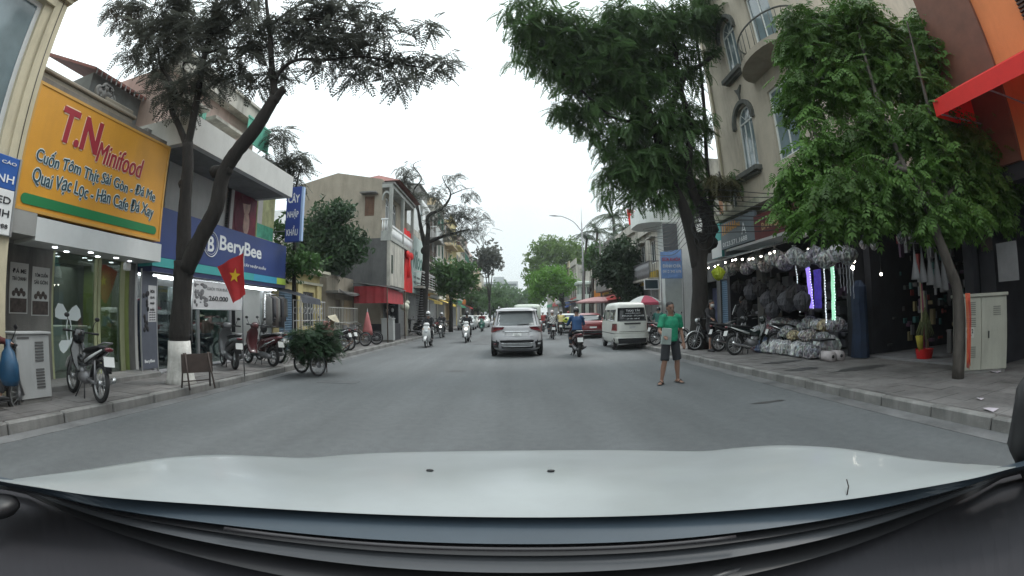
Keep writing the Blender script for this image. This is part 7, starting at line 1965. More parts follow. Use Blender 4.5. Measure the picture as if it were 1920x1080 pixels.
# riders in the thick of traffic on the right beyond the SUV
cols = [(M_redp, 'red', (.25, .03, .03)), (M_dgp, 'grey', (.10, .11, .13)), (M_wsc, 'white', (.45, .47, .5)), (M_blkp, 'black', (.05, .05, .10)), (M_grp, 'green', (.30, .28, .22))]
for i, (px, py, nm) in enumerate(((1018, 622, 'just right of the SUV'), (1027, 616, 'between the SUV and the checked rider'), (1066, 619, 'left of the blue jacket'), (1047, 613, 'ahead of the yellow jacket'), (1034, 610, 'farthest ahead of the checked rider'))):
    q = P(px, py, Z=0); pm_, cn_, tc3 = cols[i]
    rider('%s motorbike in the distant traffic %s' % (cn_, nm), 'rider in distant traffic %s' % nm, (q.x, q.y, 0), R(rnd.uniform(-6, 6)), 'wave', pm_, mat('top_%d' % i, tc3, .8, var=.1), mat('dark_jeans', (.02, .025, .035)), [M_wsc, M_blkp, M_redp, M_wsc, M_blkp][i])
# green-clad rider between van and man in green
p = P(1236, 640, Z=0)
rider('white and green scooter half hidden between van and green-shirted man', 'rider in a dark green coat between van and green-shirted man', (p.x + .15, p.y + .5, 0), R(-20), 'scooter', M_wsc, mat('dark_green_coat', (.02, .12, .10), .8, var=.15), mat('dark_trousers', (.03, .04, .04)), M_blkp)
# rider cut off at the left edge, close to the camera
q = P(22, 806, Z=0)
rider('black motorbike cut off by the left edge of the view', 'rider in dark red top cut off by the left edge', (q.x - .66, q.y + .02, 0), R(8), 'wave', M_blkp, mat('dark_red_jacket', (.09, .02, .02), .8, var=.2), mat('black_trousers', (.02, .02, .022)), M_blkp)
b = MB(); b.loft([(0, 0, -.30), (0, 0, -.22), (.01, 0, -.05), (0, 0, .1), (0, 0, .18), (0, .01, .26)], [(.10, .16), (.14, .20), (.13, .19), (.09, .12), (.03, .04), (.05, .02)], 14, up=(1, 0, 0)); lo = b.build('blue_bag', mat('blue_plastic', (.006, .05, .11), .5, var=.3, vs=8)); lo.location = (q.x + .02, q.y + .05, .86); tag(lo, 'blue plastic bag on the motorbike at the left edge', 'bag')

# ---- two people by the right-hand shops
p = P(1322, 656, Z=.15)
motorbike('wave', 'dark motorbike on its stand, with the seated woman leaning on it', (p.x + .25, p.y, .15), R(90), M_blkp, M_wsc, lean=0)
pj = J(STAND, pelvis=(0, 0, .86), chest=(0, .03, 1.16), neck=(0, .04, 1.34), head=(0, .07, 1.48), shR=(.17, .02, 1.29), shL=(-.17, .02, 1.29), elR=(.27, .12, 1.10), haR=(.34, .30, 1.03), elL=(-.23, -.02, 1.05), haL=(-.20, .12, .86), hpR=(.09, 0, .82), hpL=(-.09, 0, .82), knR=(.12, .12, .46), knL=(-.10, .04, .46), anR=(.16, .1, .09), anL=(-.1, 0, .09), toR=(.2, .28, .03), toL=(-.1, .18, .03))
person('woman in a black dress with pale face mask beside the dark motorbike', tuple(P(1332, 659, Z=.15)), R(-150), pj, mat('black_dress', (.018, .017, .02), .8, var=.2), mat('black_skirt', (.018, .017, .02), .8), sleeves='long', legs='short', mask=mat('pale_mask', (.45, .46, .47), .8, var=.05), female=True, long_hair=True, fingers=True, vox=.011)
tj = J(STAND, elR=(.30, .02, 1.12), haR=(.12, .20, 1.05), elL=(-.30, .02, 1.12), haL=(-.12, .20, 1.05))
tm = person('person in a black tracksuit with white sleeve stripes at the shop', tuple(P(1392, 652, Z=.15)), R(-10), tj, mat('black_tracksuit', (.014, .015, .018), .8, var=.2), mat('black_tracksuit', (.014, .015, .018)), sleeves='long', legs='long', fingers=True, vox=.012)
for k_ in 'RL':
    s_ = 1 if k_ == 'R' else -1; sh, el, ha = Vector(tj['sh' + k_]), Vector(tj['el' + k_]), Vector(tj['ha' + k_])
    b = MB(); b.loft([tuple(sh + Vector((s_ * .035, 0, .055))), tuple((sh + el) / 2 + Vector((s_ * .060, -.01, .02))), tuple(el + Vector((s_ * .05, -.01, 0))), tuple((el + ha) / 2 + Vector((0, -.045, .0)))], .012, 6); b.build('sleeve_stripe', M_wlet, tm)
# ---- cart pusher with a conical hat
p = P(605, 683, Z=0)
person('person in a pale conical hat behind the plant cart', (p.x - .05, p.y + .6, 0), R(-100), J(STAND, chest=(0, .10, 1.18), neck=(0, .16, 1.34), head=(0, .22, 1.44)), mat('pink_blouse', (.42, .20, .18), .8, var=.15), mat('grey_trousers', (.10, .10, .11), .8, var=.15), hat='cone', hatm=mat('palm_leaf_hat', (.52, .47, .36), .8, var=.15, vs=12), sleeves='long', legs='long', fingers=False, vox=.016, scale=.92)
# ================================================================== STREET PROPS
# parked motorbikes
p = P(165, 752, Z=.15)
motorbike('wave', 'black motorbike with white side flashes parked before the minifood shop', (-6.62, 4.98, .15), R(76), M_blkp, M_wsc, lean=R(7))
a = P(1383, 665, Z=.15); c_ = P(1436, 662, Z=.15)
motorbike('wave', 'dark green-black motorbike parked side-on before the right-hand shops', ((a.x + c_.x) / 2, (a.y + c_.y) / 2, .15), R(-84), mat('bottle_green_black', (.015, .024, .022), .25, var=.1, coat=.6), M_wsc, lean=R(-5))
motorbike('wave', 'black motorbike with luggage right behind the side-on green-black one', (6.9, 13.4, .15), R(-80), M_blkp, M_blk, lean=R(-4))
motorbike('scooter', 'maroon scooter parked tail to the road outside the clothes shop', (-6.75, 11.15, .15), R(65), M_mar, M_chr, lean=R(5))
motorbike('scooter', 'dark scooter next to the maroon one, nearer the shop door', (-7.25, 10.3, .15), R(50), M_dgp, M_blk, lean=R(5))
motorbike('wave', 'dark motorbike just beyond the maroon scooter', (-7.0, 12.1, .15), R(60), M_blkp, M_chr, lean=R(5))
for i, (x, y, rz, k, m_, lab) in enumerate(((-6.75, 16.3, 75, 'wave', M_dgp, 'grey motorbike parked behind the plant cart, nearest of the pair'), (-6.8, 17.2, 70, 'wave', M_blkp, 'black motorbike parked behind the plant cart, farther of the pair'),
        (-6.6, 30.5, 60, 'scooter', M_blkp, 'black scooter parked by the foot of the bare tree'), (-6.5, 33.5, 80, 'wave', M_dgp, 'grey motorbike parked beyond the bare tree'), (-6.5, 35.2, 75, 'scooter', M_redp, 'red scooter parked in the row beyond the bare tree'),
        (-6.6, 37.0, 70, 'wave', M_blkp, 'black motorbike third in the row beyond the bare tree'), (-6.5, 39.0, 80, 'scooter', M_wsc, 'white scooter parked last in the left kerb row'), (-6.6, 43.0, 75, 'wave', M_dgp, 'lone grey motorbike parked far along the left kerb'),
        (6.0, 17.2, -80, 'wave', M_redp, 'red motorbike parked behind the seated woman'), (6.2, 18.6, -75, 'scooter', M_dgp, 'grey scooter parked beyond the red motorbike'), (5.9, 21.0, -70, 'scooter', M_blkp, 'black scooter parked by the blue banner post'),
        (5.9, 27.0, -75, 'wave', M_blkp, 'black motorbike parked under the parasol'), (6.2, 33.0, -75, 'scooter', M_wsc, 'white scooter parked under the very dark tree'), (6.0, 40.0, -75, 'wave', M_redp, 'red motorbike parked before the grey kiosk'),
        (8.0, 11.6, -100, 'wave', M_dgp, 'grey motorbike among the piled bags, tail outwards'))):
    motorbike(k, lab, (x, y, .15), R(rz), m_, M_blk if i % 2 else M_chr, lean=R(4))

# plant cart
q = P(566, 703, Z=0); cx0, cy0 = q.x + .30, q.y + .22
T = thing('plant_cart', 'flat two-wheeled handcart heaped with green plants by the left kerb', 'cart', (cx0, cy0, 0), R(-35)); T.scale = (.8, .72, .85)
b = MB(); b.box(-.45, .45, -.75, .75, .62, .67); b.box(-.45, -.41, -.75, .75, .67, .85); b.box(.41, .45, -.75, .75, .67, .85); b.box(-.40, .40, -.75, -.71, .67, .85); b.build('cart_bed', M_dwood, T)
b = MB(); b.cyl((-.4, .75, .64), (-.4, 1.35, .95), .018, n=6); b.cyl((.4, .75, .64), (.4, 1.35, .95), .018, n=6); b.cyl((-.4, 1.35, .95), (.4, 1.35, .95), .02, n=6); b.cyl((-.45, -.4, .34), (.45, -.4, .34), .02, n=6); b.cyl((-.2, .6, 0), (-.2, .6, .62), .02, n=6); b.build('handle_frame', M_rust, T)
for sg in (-1, 1): _wheel(T, 'wheel', -.25, .34, M_steel, 16, x=sg * .52, w_=.02)
T = thing('potted_plants', 'bushy heap of dark green plants piled on the handcart', 'plants', (cx0, cy0, .57), R(-35)); T.scale = (.95, .74, .84)
tips = fill_blobs([((0, -.1, .35), (.6, .95, .42)), ((0, .3, .55), (.5, .6, .34)), ((.1, -.6, .35), (.45, .5, .42)), ((0, -.1, -.05), (.55, 1.0, .25)), ((.4, 0, .1), (.3, .9, .3))], 420, nr)
p_, r_, s_ = whorls(tips, nr, (4, 7), (.16, .30), (-.5, .6)); scatter('foliage', K_bi2, p_, r_, s_, leafmat('plant_green', (.035, .075, .035)), T, nr)
b = MB()
for i in range(9): b.cyl((rnd.uniform(-.3, .3), rnd.uniform(-.6, .6), 0), (rnd.uniform(-.4, .4), rnd.uniform(-.8, .8), .4), .012, n=5)
b.build('stem', M_bark, T)

# left cabinets
def cabinet(label, loc, w_, d_, h, m, rz=0, vents=True, words=None, side='+x'):
    T = thing('electrical_cabinet', label, 'cabinet', loc, rz)
    b = MB(); b.box(-d_, 0, 0, w_, .10, h, c=.008); b.build('body', m, T)
    b = MB(); b.box(-d_ - .03, .03, -.03, w_ + .03, h + .001, h + .05, c=.01); b.build('cap', m, T)
    b = MB(); b.box(-d_ + .02, -.02, .02, w_ - .02, 0, .1); b.build('plinth', M_greyp, T)
    return T
mg = mat('cabinet_grey', (.40, .41, .41), .55, var=.06, grime=.3)
q = P(62, 752, Z=.15)
T = cabinet('tall pale grey electrical cabinet at the left, near the parked motorbike', (-6.85, 3.75, .15), .64, .35, 1.38, mg, R(-4)); T.scale = (1, 1, .72)
b = MB()
for i in range(16):
    if i in (7, 8): continue
    b.box(.001, .010, .36, .52, .30 + i * .06, .335 + i * .06)
b.build('vent_slats', mat('slot_dark', (.10, .10, .10), .6, var=0), T)
b = MB(); b.box(.001, .006, .02, .25, 1.29, 1.33); b.build('label_strip', mat('slot_dark', (.1, .1, .1)), T)
q = P(729, 641, Z=.15)
T = cabinet('plain pale grey cabinet on the pavement before the red awning stall', (q.x + .3, q.y - .2, .15), .35, .62, 1.15, mg, 0)
# right cabinet (two faces visible)
mc2 = mat('cabinet_cream', (.33, .33, .28), .55, var=.06, grime=.35)
q0, q1 = P(1797, 702, Z=.15), P(1864, 702, Z=.15)
T = thing('electrical_cabinet', 'cream grey electrical cabinet with vents beside the leaning tree', 'cabinet', (q0.x, q0.y - .05, .15), R(-38))
W_ = .98
b = MB(); b.box(0, .42, 0, .6, .06, 1.30, c=.006); b.box(.425, W_, 0, .6, .06, 1.30, c=.006); b.build('body', mc2, T)
b = MB(); b.box(-.03, W_ + .03, -.04, .64, 1.301, 1.36, c=.01); b.build('cap', mc2, T)
b = MB(); b.box(.02, W_ - .02, .02, .58, -.0, .06); b.build('plinth', M_greyp, T)
b = MB()
for (x0, x1, z0, n) in ((.10, .30, 1.00, 7), (.10, .30, .80, 5), (.12, .30, .28, 6), (.68, .84, .98, 5)):
    for i in range(n): b.box(x0, x1, -.008, -.001, z0 + i * .034, z0 + .016 + i * .034)
b.build('vent_slats', mat('slot_grey', (.16, .16, .14), .6, var=0), T)
b = MB(); b.box(.56, .58, -.03, -.001, .60, .72); b.build('handle', M_blk, T)
pn = MB(); pn.box(.08, .26, -.005, -.001, .62, .80); po = pn.build('notice', mat('notice_pale', (.42, .42, .38), .6, var=.05), T)
text('lettering', '0312', .14, .07, face_m(.17, -.007, .73, '-y'), M_ink, po, bold=.02); text('lettering', 'HP', .07, .04, face_m(.17, -.007, .65, '-y'), M_ink, po)

# wooden easel-like rack near the left tree
T = thing('wooden_rack', 'small folding wooden stand at the foot of the limewashed tree', 'rack', tuple(P(372, 727, Z=.15)), R(60))
b = MB(); b.box(-.32, .32, -.02, .02, .28, .62); b.build('board', M_dwood, T)
for (x, y) in ((-.30, .12), (.30, .12), (-.26, -.22), (.26, -.22)):
    b = MB(); b.loft([(x, y, 0), (x * .9, 0, .64)], .018, 6); b.build('leg', M_dwood, T)
b = MB(); b.cyl((-.3, .1, .12), (.3, .1, .12), .012, n=5); b.build('stretcher', M_dwood, T)

# clothes mannequin and hanging clothes outside the clothes shop
T = thing('mannequin', 'headless mannequin in a pale fur jacket outside the clothes shop', 'mannequin', tuple(P(492, 668, Z=.15) + Vector((-.6, 1.2, 0))))
b = MB(); b.loft([(0, 0, .9), (0, 0, 1.1), (0, 0, 1.4), (0, 0, 1.6), (0, 0, 1.68)], [(.20, .17), (.22, .18), (.27, .18), (.20, .13), (.06, .06)], 14); b.loft([(.2, 0, 1.5), (.3, 0, 1.25), (.3, .05, 1.0)], [.08, .085, .08], 10); b.loft([(-.2, 0, 1.5), (-.3, 0, 1.25), (-.3, .05, 1.0)], [.08, .085, .08], 10); b.build('jacket', mat('pale_fur', (.38, .36, .34), .95, var=.3, vs=10, bump=1, bs=60), T)
b = MB(); b.cyl((0, 0, .03), (0, 0, .9), .02, n=8); b.cyl((0, 0, 0), (0, 0, .03), .2, n=16); b.build('stand', M_chr, T)
T = thing('garment_rail', 'chrome rail with pale and black garments hanging outside the clothes shop', 'clothes rail', (-7.6, 12.9, .15))
b = MB(); b.cyl((0, 0, 0), (0, 0, 2.0), .018, n=6); b.cyl((0, 1.3, 0), (0, 1.3, 2.0), .018, n=6); b.cyl((0, 0, 2.0), (0, 1.3, 2.0), .018, n=6); b.build('rail', M_chr, T)
for i in range(9):
    c0 = [(.22, .22, .21), (.02, .02, .025), (.10, .10, .11), (.16, .14, .13)][i % 4]
    g = MB(); g.loft([(0, .1 + i * .135, 1.95), (0, .1 + i * .135, 1.85), (.02, .1 + i * .135, 1.4), (0, .1 + i * .135, .95 + .2 * (i % 3))], [(.02, .05), (.05, .2), (.06, .19), (.06, .22)], 10, up=(1, 0, 0)); g.build('garment', mat('garment_%d' % (i % 4), c0, .85, var=.2), T)
T = thing('market_umbrella', 'dark tarpaulin canopy on poles in front of the yellow house', 'canopy', (-7.5, 13.9, .15))
b = MB(); b._add([(-.6, 0, 2.25), (.7, 0, 1.95), (.7, 1.6, 1.9), (-.6, 1.6, 2.3), (.74, 0, 1.75), (.74, 1.6, 1.7)], [(0, 1, 2, 3), (1, 4, 5, 2)]); b.build('tarpaulin', mat('dark_tarp', (.05, .055, .07), .8, var=.25), T)
b = MB(); b.cyl((.68, .03, 0), (.68, .03, 1.95), .02, n=6); b.cyl((.68, 1.57, 0), (.68, 1.57, 1.9), .02, n=6); b.build('pole', M_steel, T)

# bicycles and little stall before the old gatehouse
for i, (x, y, lab, m_) in enumerate(((-6.9, 19.5, 'old dark bicycle leaning before the gatehouse', M_rust), (-6.75, 20.6, 'steel bicycle next to the red stool', M_steel))):
    T = thing('bicycle', lab, 'bicycle', (x, y, .15), R(80 + 10 * i), 'bicycles before the gatehouse'); T.rotation_euler = (0, R(6), R(80 + 10 * i))
    _wheel(T, 'wheel', .52, .32, M_steel, 16, w_=.018); _wheel(T, 'wheel', -.52, .32, M_steel, 16, w_=.018)
    b = MB()
    for (u_, v_) in (((0, -.52, .32), (0, -.15, .78)), ((0, -.15, .78), (0, -.08, .30)), ((0, -.08, .30), (0, .42, .80)), ((0, -.15, .72), (0, .40, .78)), ((0, .42, .85), (0, .52, .32)), ((0, -.52, .32), (0, -.08, .30))): b.cyl(u_, v_, .014, n=6)
    b.build('frame', m_, T)
    b = MB(); b.loft([(0, -.28, .88), (0, -.15, .9), (0, -.02, .89)], [(.08, .03), (.06, .025), (.02, .02)], 8); b.build('saddle', M_blk, T)
    b = MB(); b.loft([(-.25, .3, .98), (-.1, .42, 1.0), (.1, .42, 1.0), (.25, .3, .98)], .012, 6); b.build('handlebar', M_chr, T)
    b = MB(); b.box(-.14, .14, .52, .78, .72, .92); b.build('basket', M_steel, T)
T = thing('folded_parasol', 'folded faded red parasol standing before the red awning stall', 'parasol', (-6.55, 20.3, .15))
b = MB(); b.loft([(0, 0, .45), (0, 0, .7), (0, 0, 1.15), (0, 0, 1.5)], [.24, .22, .12, .03], 12); b.build('canopy', mat('faded_rose', (.38, .12, .12), .8, var=.2), T); b = MB(); b.cyl((0, 0, 0), (0, 0, 1.65), .018, n=6); b.cyl((0, 0, 0), (0, 0, .05), .18, n=12); b.build('pole', M_steel, T)
T = thing('display_stand', 'dark display stand hung with small pale goods by the cabinet', 'stand', (-6.9, 25.2, .15))
b = MB(); b.cyl((0, 0, 0), (0, 0, 2.1), .03, n=6); b.cyl((-.4, 0, 1.9), (.4, 0, 1.9), .02, n=6); b.cyl((0, 0, 0), (0, 0, .05), .3, n=12); b.build('post', M_steel, T)
for i in range(14):
    g = MB(); g.ball((rnd.uniform(-.4, .4), rnd.uniform(-.1, .1), rnd.uniform(.9, 1.85)), (.09, .07, .12), 8, 6, jit=.1, rg=rnd); g.build('goods', [M_blk, M_white, M_steel][i % 3], T)
T = thing('water_bag', 'white round lantern-like bag hanging under the white sign', 'lantern', (-6.4, 27.2, 2.0)); b = MB(); b.ball((0, 0, 0), (.28, .28, .25), 12, 8); b.ball((.1, .2, .25), (.16, .16, .14), 10, 6); b.build('lantern', mat('lantern_white', (.6, .6, .5), .6, var=.1), T); b = MB(); b.cyl((0, 0, .2), (0, 0, .9), .008, n=4); b.build('cord', M_blk, T)

# parasols right
def parasol(label, x, y, z, r, m1, m2, n=8):
    T = thing('parasol', label, 'parasol', (x, y, .15), 0, 'parasols over the right pavement')
    b = MB(); 
    for i in range(n):
        a0, a1 = 2 * PI * i / n, 2 * PI * (i + 1) / n
        for k in range(4):
            r0, r1 = r * k / 4, r * (k + 1) / 4; z0, z1 = z - .38 * (k / 4) ** 1.8, z - .38 * ((k + 1) / 4) ** 1.8
            vs = [(r0 * math.cos(a0), r0 * math.sin(a0), z0), (r1 * math.cos(a0), r1 * math.sin(a0), z1), (r1 * math.cos(a1), r1 * math.sin(a1), z1), (r0 * math.cos(a1), r0 * math.sin(a1), z0)]
            b._add(vs, [(0, 1, 2, 3)], i % 2, False)
        v0, v1 = (r * math.cos(a0), r * math.sin(a0), z - .38), (r * math.cos(a1), r * math.sin(a1), z - .38)
        b._add([v0, v1, (v1[0], v1[1], z - .5), (v0[0], v0[1], z - .5)], [(0, 3, 2, 1)], i % 2)
    b.build('canopy', [m1, m2], T)
    b = MB(); b.cyl((0, 0, 0), (0, 0, z), .02, n=6); b.cyl((0, 0, 0), (0, 0, .08), .22, n=12); b.build('pole', M_steel, T)
    b = MB()
    for i in range(n): a0 = 2 * PI * i / n; b.cyl((0, 0, z - .5), (r * .6 * math.cos(a0), r * .6 * math.sin(a0), z - .16), .006, n=4)
    b.build('ribs', M_steel, T)
parasol('round red and white segmented parasol behind the small white van', 6.95, 23.6, 2.15, .95, mat('parasol_rose', (.55, .10, .16), .7, var=.06, transl=.2), mat('parasol_white', (.62, .64, .62), .7, var=.06, transl=.2), 6)
parasol('wide faded pink parasol beyond the small white van', 7.0, 37.0, 2.6, 1.9, mat('faded_pink_cloth', (.42, .24, .24), .8, var=.15), mat('faded_pink_cloth', (.42, .24, .24)), 8)

# lamp post
T = thing('street_lamp', 'tall street lamp with long curved arm over the road', 'street lamp', (6.0, 38.5, .15))
b = MB(); b.loft([(0, 0, 0), (0, 0, 9.0)], [.10, .05], 10); b.loft([(0, 0, 8.0), (.02, 0, 10.2)], [.03, .015], 6); b.build('pole', M_steel, T)
b = MB(); b.loft(crv([(0, 0, 8.2), (-.7, 0, 9.05), (-1.6, 0, 9.5), (-2.0, 0, 9.55)], 5), .035, 6); b.build('arm', M_steel, T)
b = MB(); b.loft([(-1.9, 0, 9.55), (-2.3, 0, 9.58), (-2.75, 0, 9.6)], [(.06, .03), (.12, .06), (.03, .02)], 10); b.build('lamp_head', M_steel, T)
# poles along the right kerb
for i, (px_, Y) in enumerate(((1093, 60), (1128, 44))):
    c0 = P(px_, 560, Y=Y); T = thing('utility_pole', ['thin grey pole beside the kiosk', 'thin pole between kiosk and dark tree'][i], 'pole', (c0.x, Y, .15)); b = MB(); b.loft([(0, 0, 0), (0, 0, 8.5)], [.12, .08], 8); b.box(-.5, .5, -.03, .03, 7.6, 7.7); b.build('shaft', M_greyp, T)
# flag on the railed balcony
T = thing('flag', 'small red flag hanging from the railed balcony before the palms', 'flag', tuple(P(1184, 430, Y=31))); e = Vector(T.location)
flag_mesh([P(1175, 392, Y=31), P(1190, 395, Y=31), P(1191, 418, Y=31), P(1180, 422, Y=31)], e, 8, 8, .05).build('flag_cloth', mat('bright_red', (.7, .02, .02)), T)
b = MB(); b.cyl(tuple(P(1192, 388, Y=31) - e), tuple(P(1197, 430, Y=31) - e), .02, n=5); b.build('flag_pole', M_steel, T)

# overhead cables around the right tree and across the shop fronts
for i in range(9):
    z0 = 4.0 + .18 * i + rnd.uniform(-.05, .05)
    pts = crv([(7.4, 24 + rnd.uniform(-1, 1), z0 + .6), (6.9, 19, z0 - .15), (6.35, 14.7, z0 + rnd.uniform(-.1, .1)), (7.6, 11.5, z0 - .35 - .05 * i), (8.15, 9.0, z0 - .2 - .1 * i)], 7)
    b = MB(); b.loft([tuple(p) for p in pts], .013, 4); lo = b.build('overhead_cable', M_blk); tag(lo, 'black cable past the forked tree, %s from the bottom of the overhead bunch' % ['lowest', 'second', 'third', 'fourth', 'fifth', 'sixth', 'seventh', 'eighth', 'topmost'][i], 'cable', 'overhead cables by the forked tree')
b = MB()
for i in range(10):
    c0 = Vector((6.3 + rnd.uniform(-.1, .1), 14.25, 4.2 + rnd.uniform(-.5, .5))); b.torus(tuple(c0), rnd.uniform(.18, .4), .012, 'y', 18, 4)
lo = tag(b.build('cable_coil', M_blk), 'tangle of looped black cable on the forked tree trunk', 'cable')
# ================================================================== GOODS OUTSIDE THE RIGHT-HAND SHOPS
def bagmat(name, tint, dark=.25):
    m = bpy.data.materials.new(name); m.use_nodes = True; n = m.node_tree; nn = n.nodes; L = n.links; b = nn['Principled BSDF']
    t = nn.new('ShaderNodeTexCoord'); vo = nn.new('ShaderNodeTexVoronoi'); vo.inputs['Scale'].default_value = 3.6; L.new(t.outputs['Object'], vo.inputs['Vector'])
    hs = nn.new('ShaderNodeHueSaturation'); hs.inputs['Saturation'].default_value = .28; hs.inputs['Value'].default_value = .55; L.new(vo.outputs['Color'], hs.inputs['Color'])
    mi = nn.new('ShaderNodeMix'); mi.data_type = 'RGBA'; mi.inputs['Factor'].default_value = .55; L.new(hs.outputs[0], mi.inputs[6]); mi.inputs[7].default_value = (*tint, 1)
    no = nn.new('ShaderNodeTexNoise'); no.inputs['Scale'].default_value = 5; no.inputs['Detail'].default_value = 6; L.new(t.outputs['Object'], no.inputs['Vector'])
    r = nn.new('ShaderNodeMapRange'); r.inputs['From Min'].default_value = .35; r.inputs['From Max'].default_value = .65; r.inputs['To Min'].default_value = dark; r.inputs['To Max'].default_value = 1.5; L.new(no.outputs[0], r.inputs['Value'])
    v = nn.new('ShaderNodeVectorMath'); v.operation = 'SCALE'; L.new(mi.outputs[2], v.inputs[0]); L.new(r.outputs[0], v.inputs['Scale']); L.new(v.outputs[0], b.inputs['Base Color']); b.inputs['Roughness'].default_value = .3
    bp = nn.new('ShaderNodeBump'); bp.inputs['Strength'].default_value = .9; bp.inputs['Distance'].default_value = .06; L.new(no.outputs[0], bp.inputs['Height']); L.new(bp.outputs[0], b.inputs['Normal'])
    return m
M_bagc = [bagmat('clear_bag_grey', (.25, .27, .28)), bagmat('clear_bag_lilac', (.22, .20, .25)), bagmat('clear_bag_brown', (.20, .16, .14)), bagmat('clear_bag_white', (.50, .52, .54), .5), bagmat('blue_bag', (.05, .14, .36), .4), bagmat('rose_bag', (.34, .08, .10), .4), bagmat('ochre_bag', (.38, .28, .08), .4)]
M_bagold = [mat('clear_plastic_grey', (.28, .30, .31), .35, var=.35, vs=9, transl=.3), mat('clear_plastic_lilac', (.24, .22, .27), .35, var=.4, vs=9, transl=.3), mat('clear_plastic_brown', (.20, .17, .16), .35, var=.4, vs=9, transl=.25), mat('clear_plastic_white', (.46, .48, .50), .3, var=.3, vs=9, transl=.3)]
def bagmesh(rg, neck=True):
    b = MB(); n = 22; a0 = rg.uniform(0, 6)
    prof = [(0, .02), (.12, .62), (.35, .95), (.6, 1.0), (.8, .72), (.92, .34), (1.0, .10), (1.08, .2)] if neck else [(0, .5), (.15, .9), (.45, 1.0), (.75, .85), (.93, .5), (1.0, .1)]
    vs = []
    for i, (z, r) in enumerate(prof):
        for k in range(n):
            a = 2 * PI * k / n; q = r * (1 + .16 * math.sin(2 * a + a0 + i * .7) + .13 * math.sin(5 * a + a0 * 2 + i) + .11 * (k % 2) + rg.uniform(-.10, .10))
            vs.append((q * math.cos(a), q * math.sin(a), z + rg.uniform(-.02, .02)))
    fs = [(i * n + k, i * n + (k + 1) % n, (i + 1) * n + (k + 1) % n, (i + 1) * n + k) for i in range(len(prof) - 1) for k in range(n)] + [tuple(reversed(range(n)))]
    b._add(vs, fs, 0, False); return b
rg = random.Random(3)
BH = [[bagmesh(rg).mesh('hanging_bag', m) for m in M_bagc] for _ in range(2)]
BP_ = [[bagmesh(rg, False).mesh('goods_bag', m) for m in M_bagc] for _ in range(3)]
ORD = ['first', 'second', 'third', 'fourth', 'fifth', 'sixth', 'seventh', 'eighth', 'ninth', 'tenth', 'eleventh', 'twelfth', 'thirteenth', 'fourteenth', 'fifteenth', 'sixteenth', 'seventeenth', 'eighteenth', 'nineteenth', 'twentieth']
hb = [(1368, 505, .30, 0), (1384, 497, .26, 2), (1400, 503, .28, 1), (1418, 490, .33, 0), (1436, 498, .26, 2), (1454, 483, .34, 0), (1472, 492, .30, 1), (1490, 480, .30, 3), (1508, 488, .26, 0), (1528, 478, .30, 1), (1548, 487, .28, 0), (1570, 474, .28, 3), (1590, 480, .26, 0)]
for i, (px, py, r, m) in enumerate(hb):
    c = P(px, py, X=7.35); o = link('hanging_bag', BH[i % 2][m], None, (c.x, c.y, c.z - r * .8), rg.uniform(0, 6)); o.scale = (r * .75, r * .92, r * 1.6)
    tag(o, 'bulging %s bag, %s from the left in the row under the awning' % (['clear grey', 'clear lilac', 'brownish', 'whitish'][m], ORD[i]), 'bag', 'plastic bags hanging under the awning')
    s_ = MB(); s_.cyl((0, 0, 1.05), (0, 0, 1.6), .02, n=4); s_.build('string', M_blk, o)
c = P(1347, 512, X=6.75); o = link('hanging_bag', bagmesh(rg).mesh('hanging_bag', mat('lime_bag', (.42, .50, .04), .4, var=.15, transl=.3)), None, (c.x, c.y, c.z - .25)); o.scale = (.19, .19, .48); tag(o, 'lime yellow bag hanging alone at the left end of the awning', 'bag')
dk = [(1385, 535, .30), (1408, 545, .34), (1425, 540, .3), (1440, 560, .34), (1462, 545, .36), (1478, 560, .4), (1492, 548, .36), (1505, 562, .34), (1400, 570, .3), (1450, 578, .3)]
Md = [mat('black_mesh_goods', (.02, .018, .02), .8, var=.4, vs=14), mat('dark_grey_goods', (.06, .06, .07), .8, var=.4, vs=14)]
for i, (px, py, r) in enumerate(dk):
    b = bagmesh(rg); me = b.mesh('hanging_goods', Md[i % 2]); c = P(px, py, X=7.7); o = link('hanging_goods', me, None, (c.x, c.y, c.z - r)); o.scale = (r * .7, r * .7, r * 1.7)
    tag(o, '%s bundle of hats and bags, %s from the left in the lower hanging row' % (['black', 'dark grey'][i % 2], ORD[i]), 'goods', 'dark bundles hanging in the shop front')
k = 0
for row, (x, z, n, r0) in enumerate(((7.35, .15, 9, .27), (7.75, .17, 10, .28), (7.62, .55, 9, .22), (8.05, .75, 10, .22))):
    for i in range(n):
        r = r0 * rg.uniform(.8, 1.15); y = 9.5 + (3.9 if row else 3.2) * (i + .5) / n + rg.uniform(-.08, .08); m = rg.choice([0, 0, 1, 1, 2, 3, 3, 4, 5, 6])
        o = link('goods_bag', BP_[k % 3][m], None, (x + rg.uniform(-.06, .06), y, z + (0 if row < 2 else rg.uniform(-.03, .05))), rg.uniform(0, 6)); o.scale = (r, r * rg.uniform(.9, 1.15), r * rg.uniform(1.3, 1.8))
        tag(o, '%s bag, %s from the right in the %s row of the pile' % (['clear grey', 'lilac tinted', 'brownish', 'white', 'blue', 'rose red', 'ochre'][m], ORD[i], ['front ground', 'rear ground', 'second', 'top'][row]), 'bag', 'plastic bags of wares piled before the shop'); k += 1
for i in range(8):
    y = 13.6 + i * .33; r = rg.uniform(.18, .27); o = link('goods_bag', BP_[i % 3][rg.choice([0, 1, 2])], None, (7.7 + rg.uniform(-.1, .1), y, .15), rg.uniform(0, 6)); o.scale = (r, r, r * 1.6)
    tag(o, 'plastic bag of wares, %s in the thin row left of the main pile' % ORD[i], 'bag', 'plastic bags of wares piled before the shop')
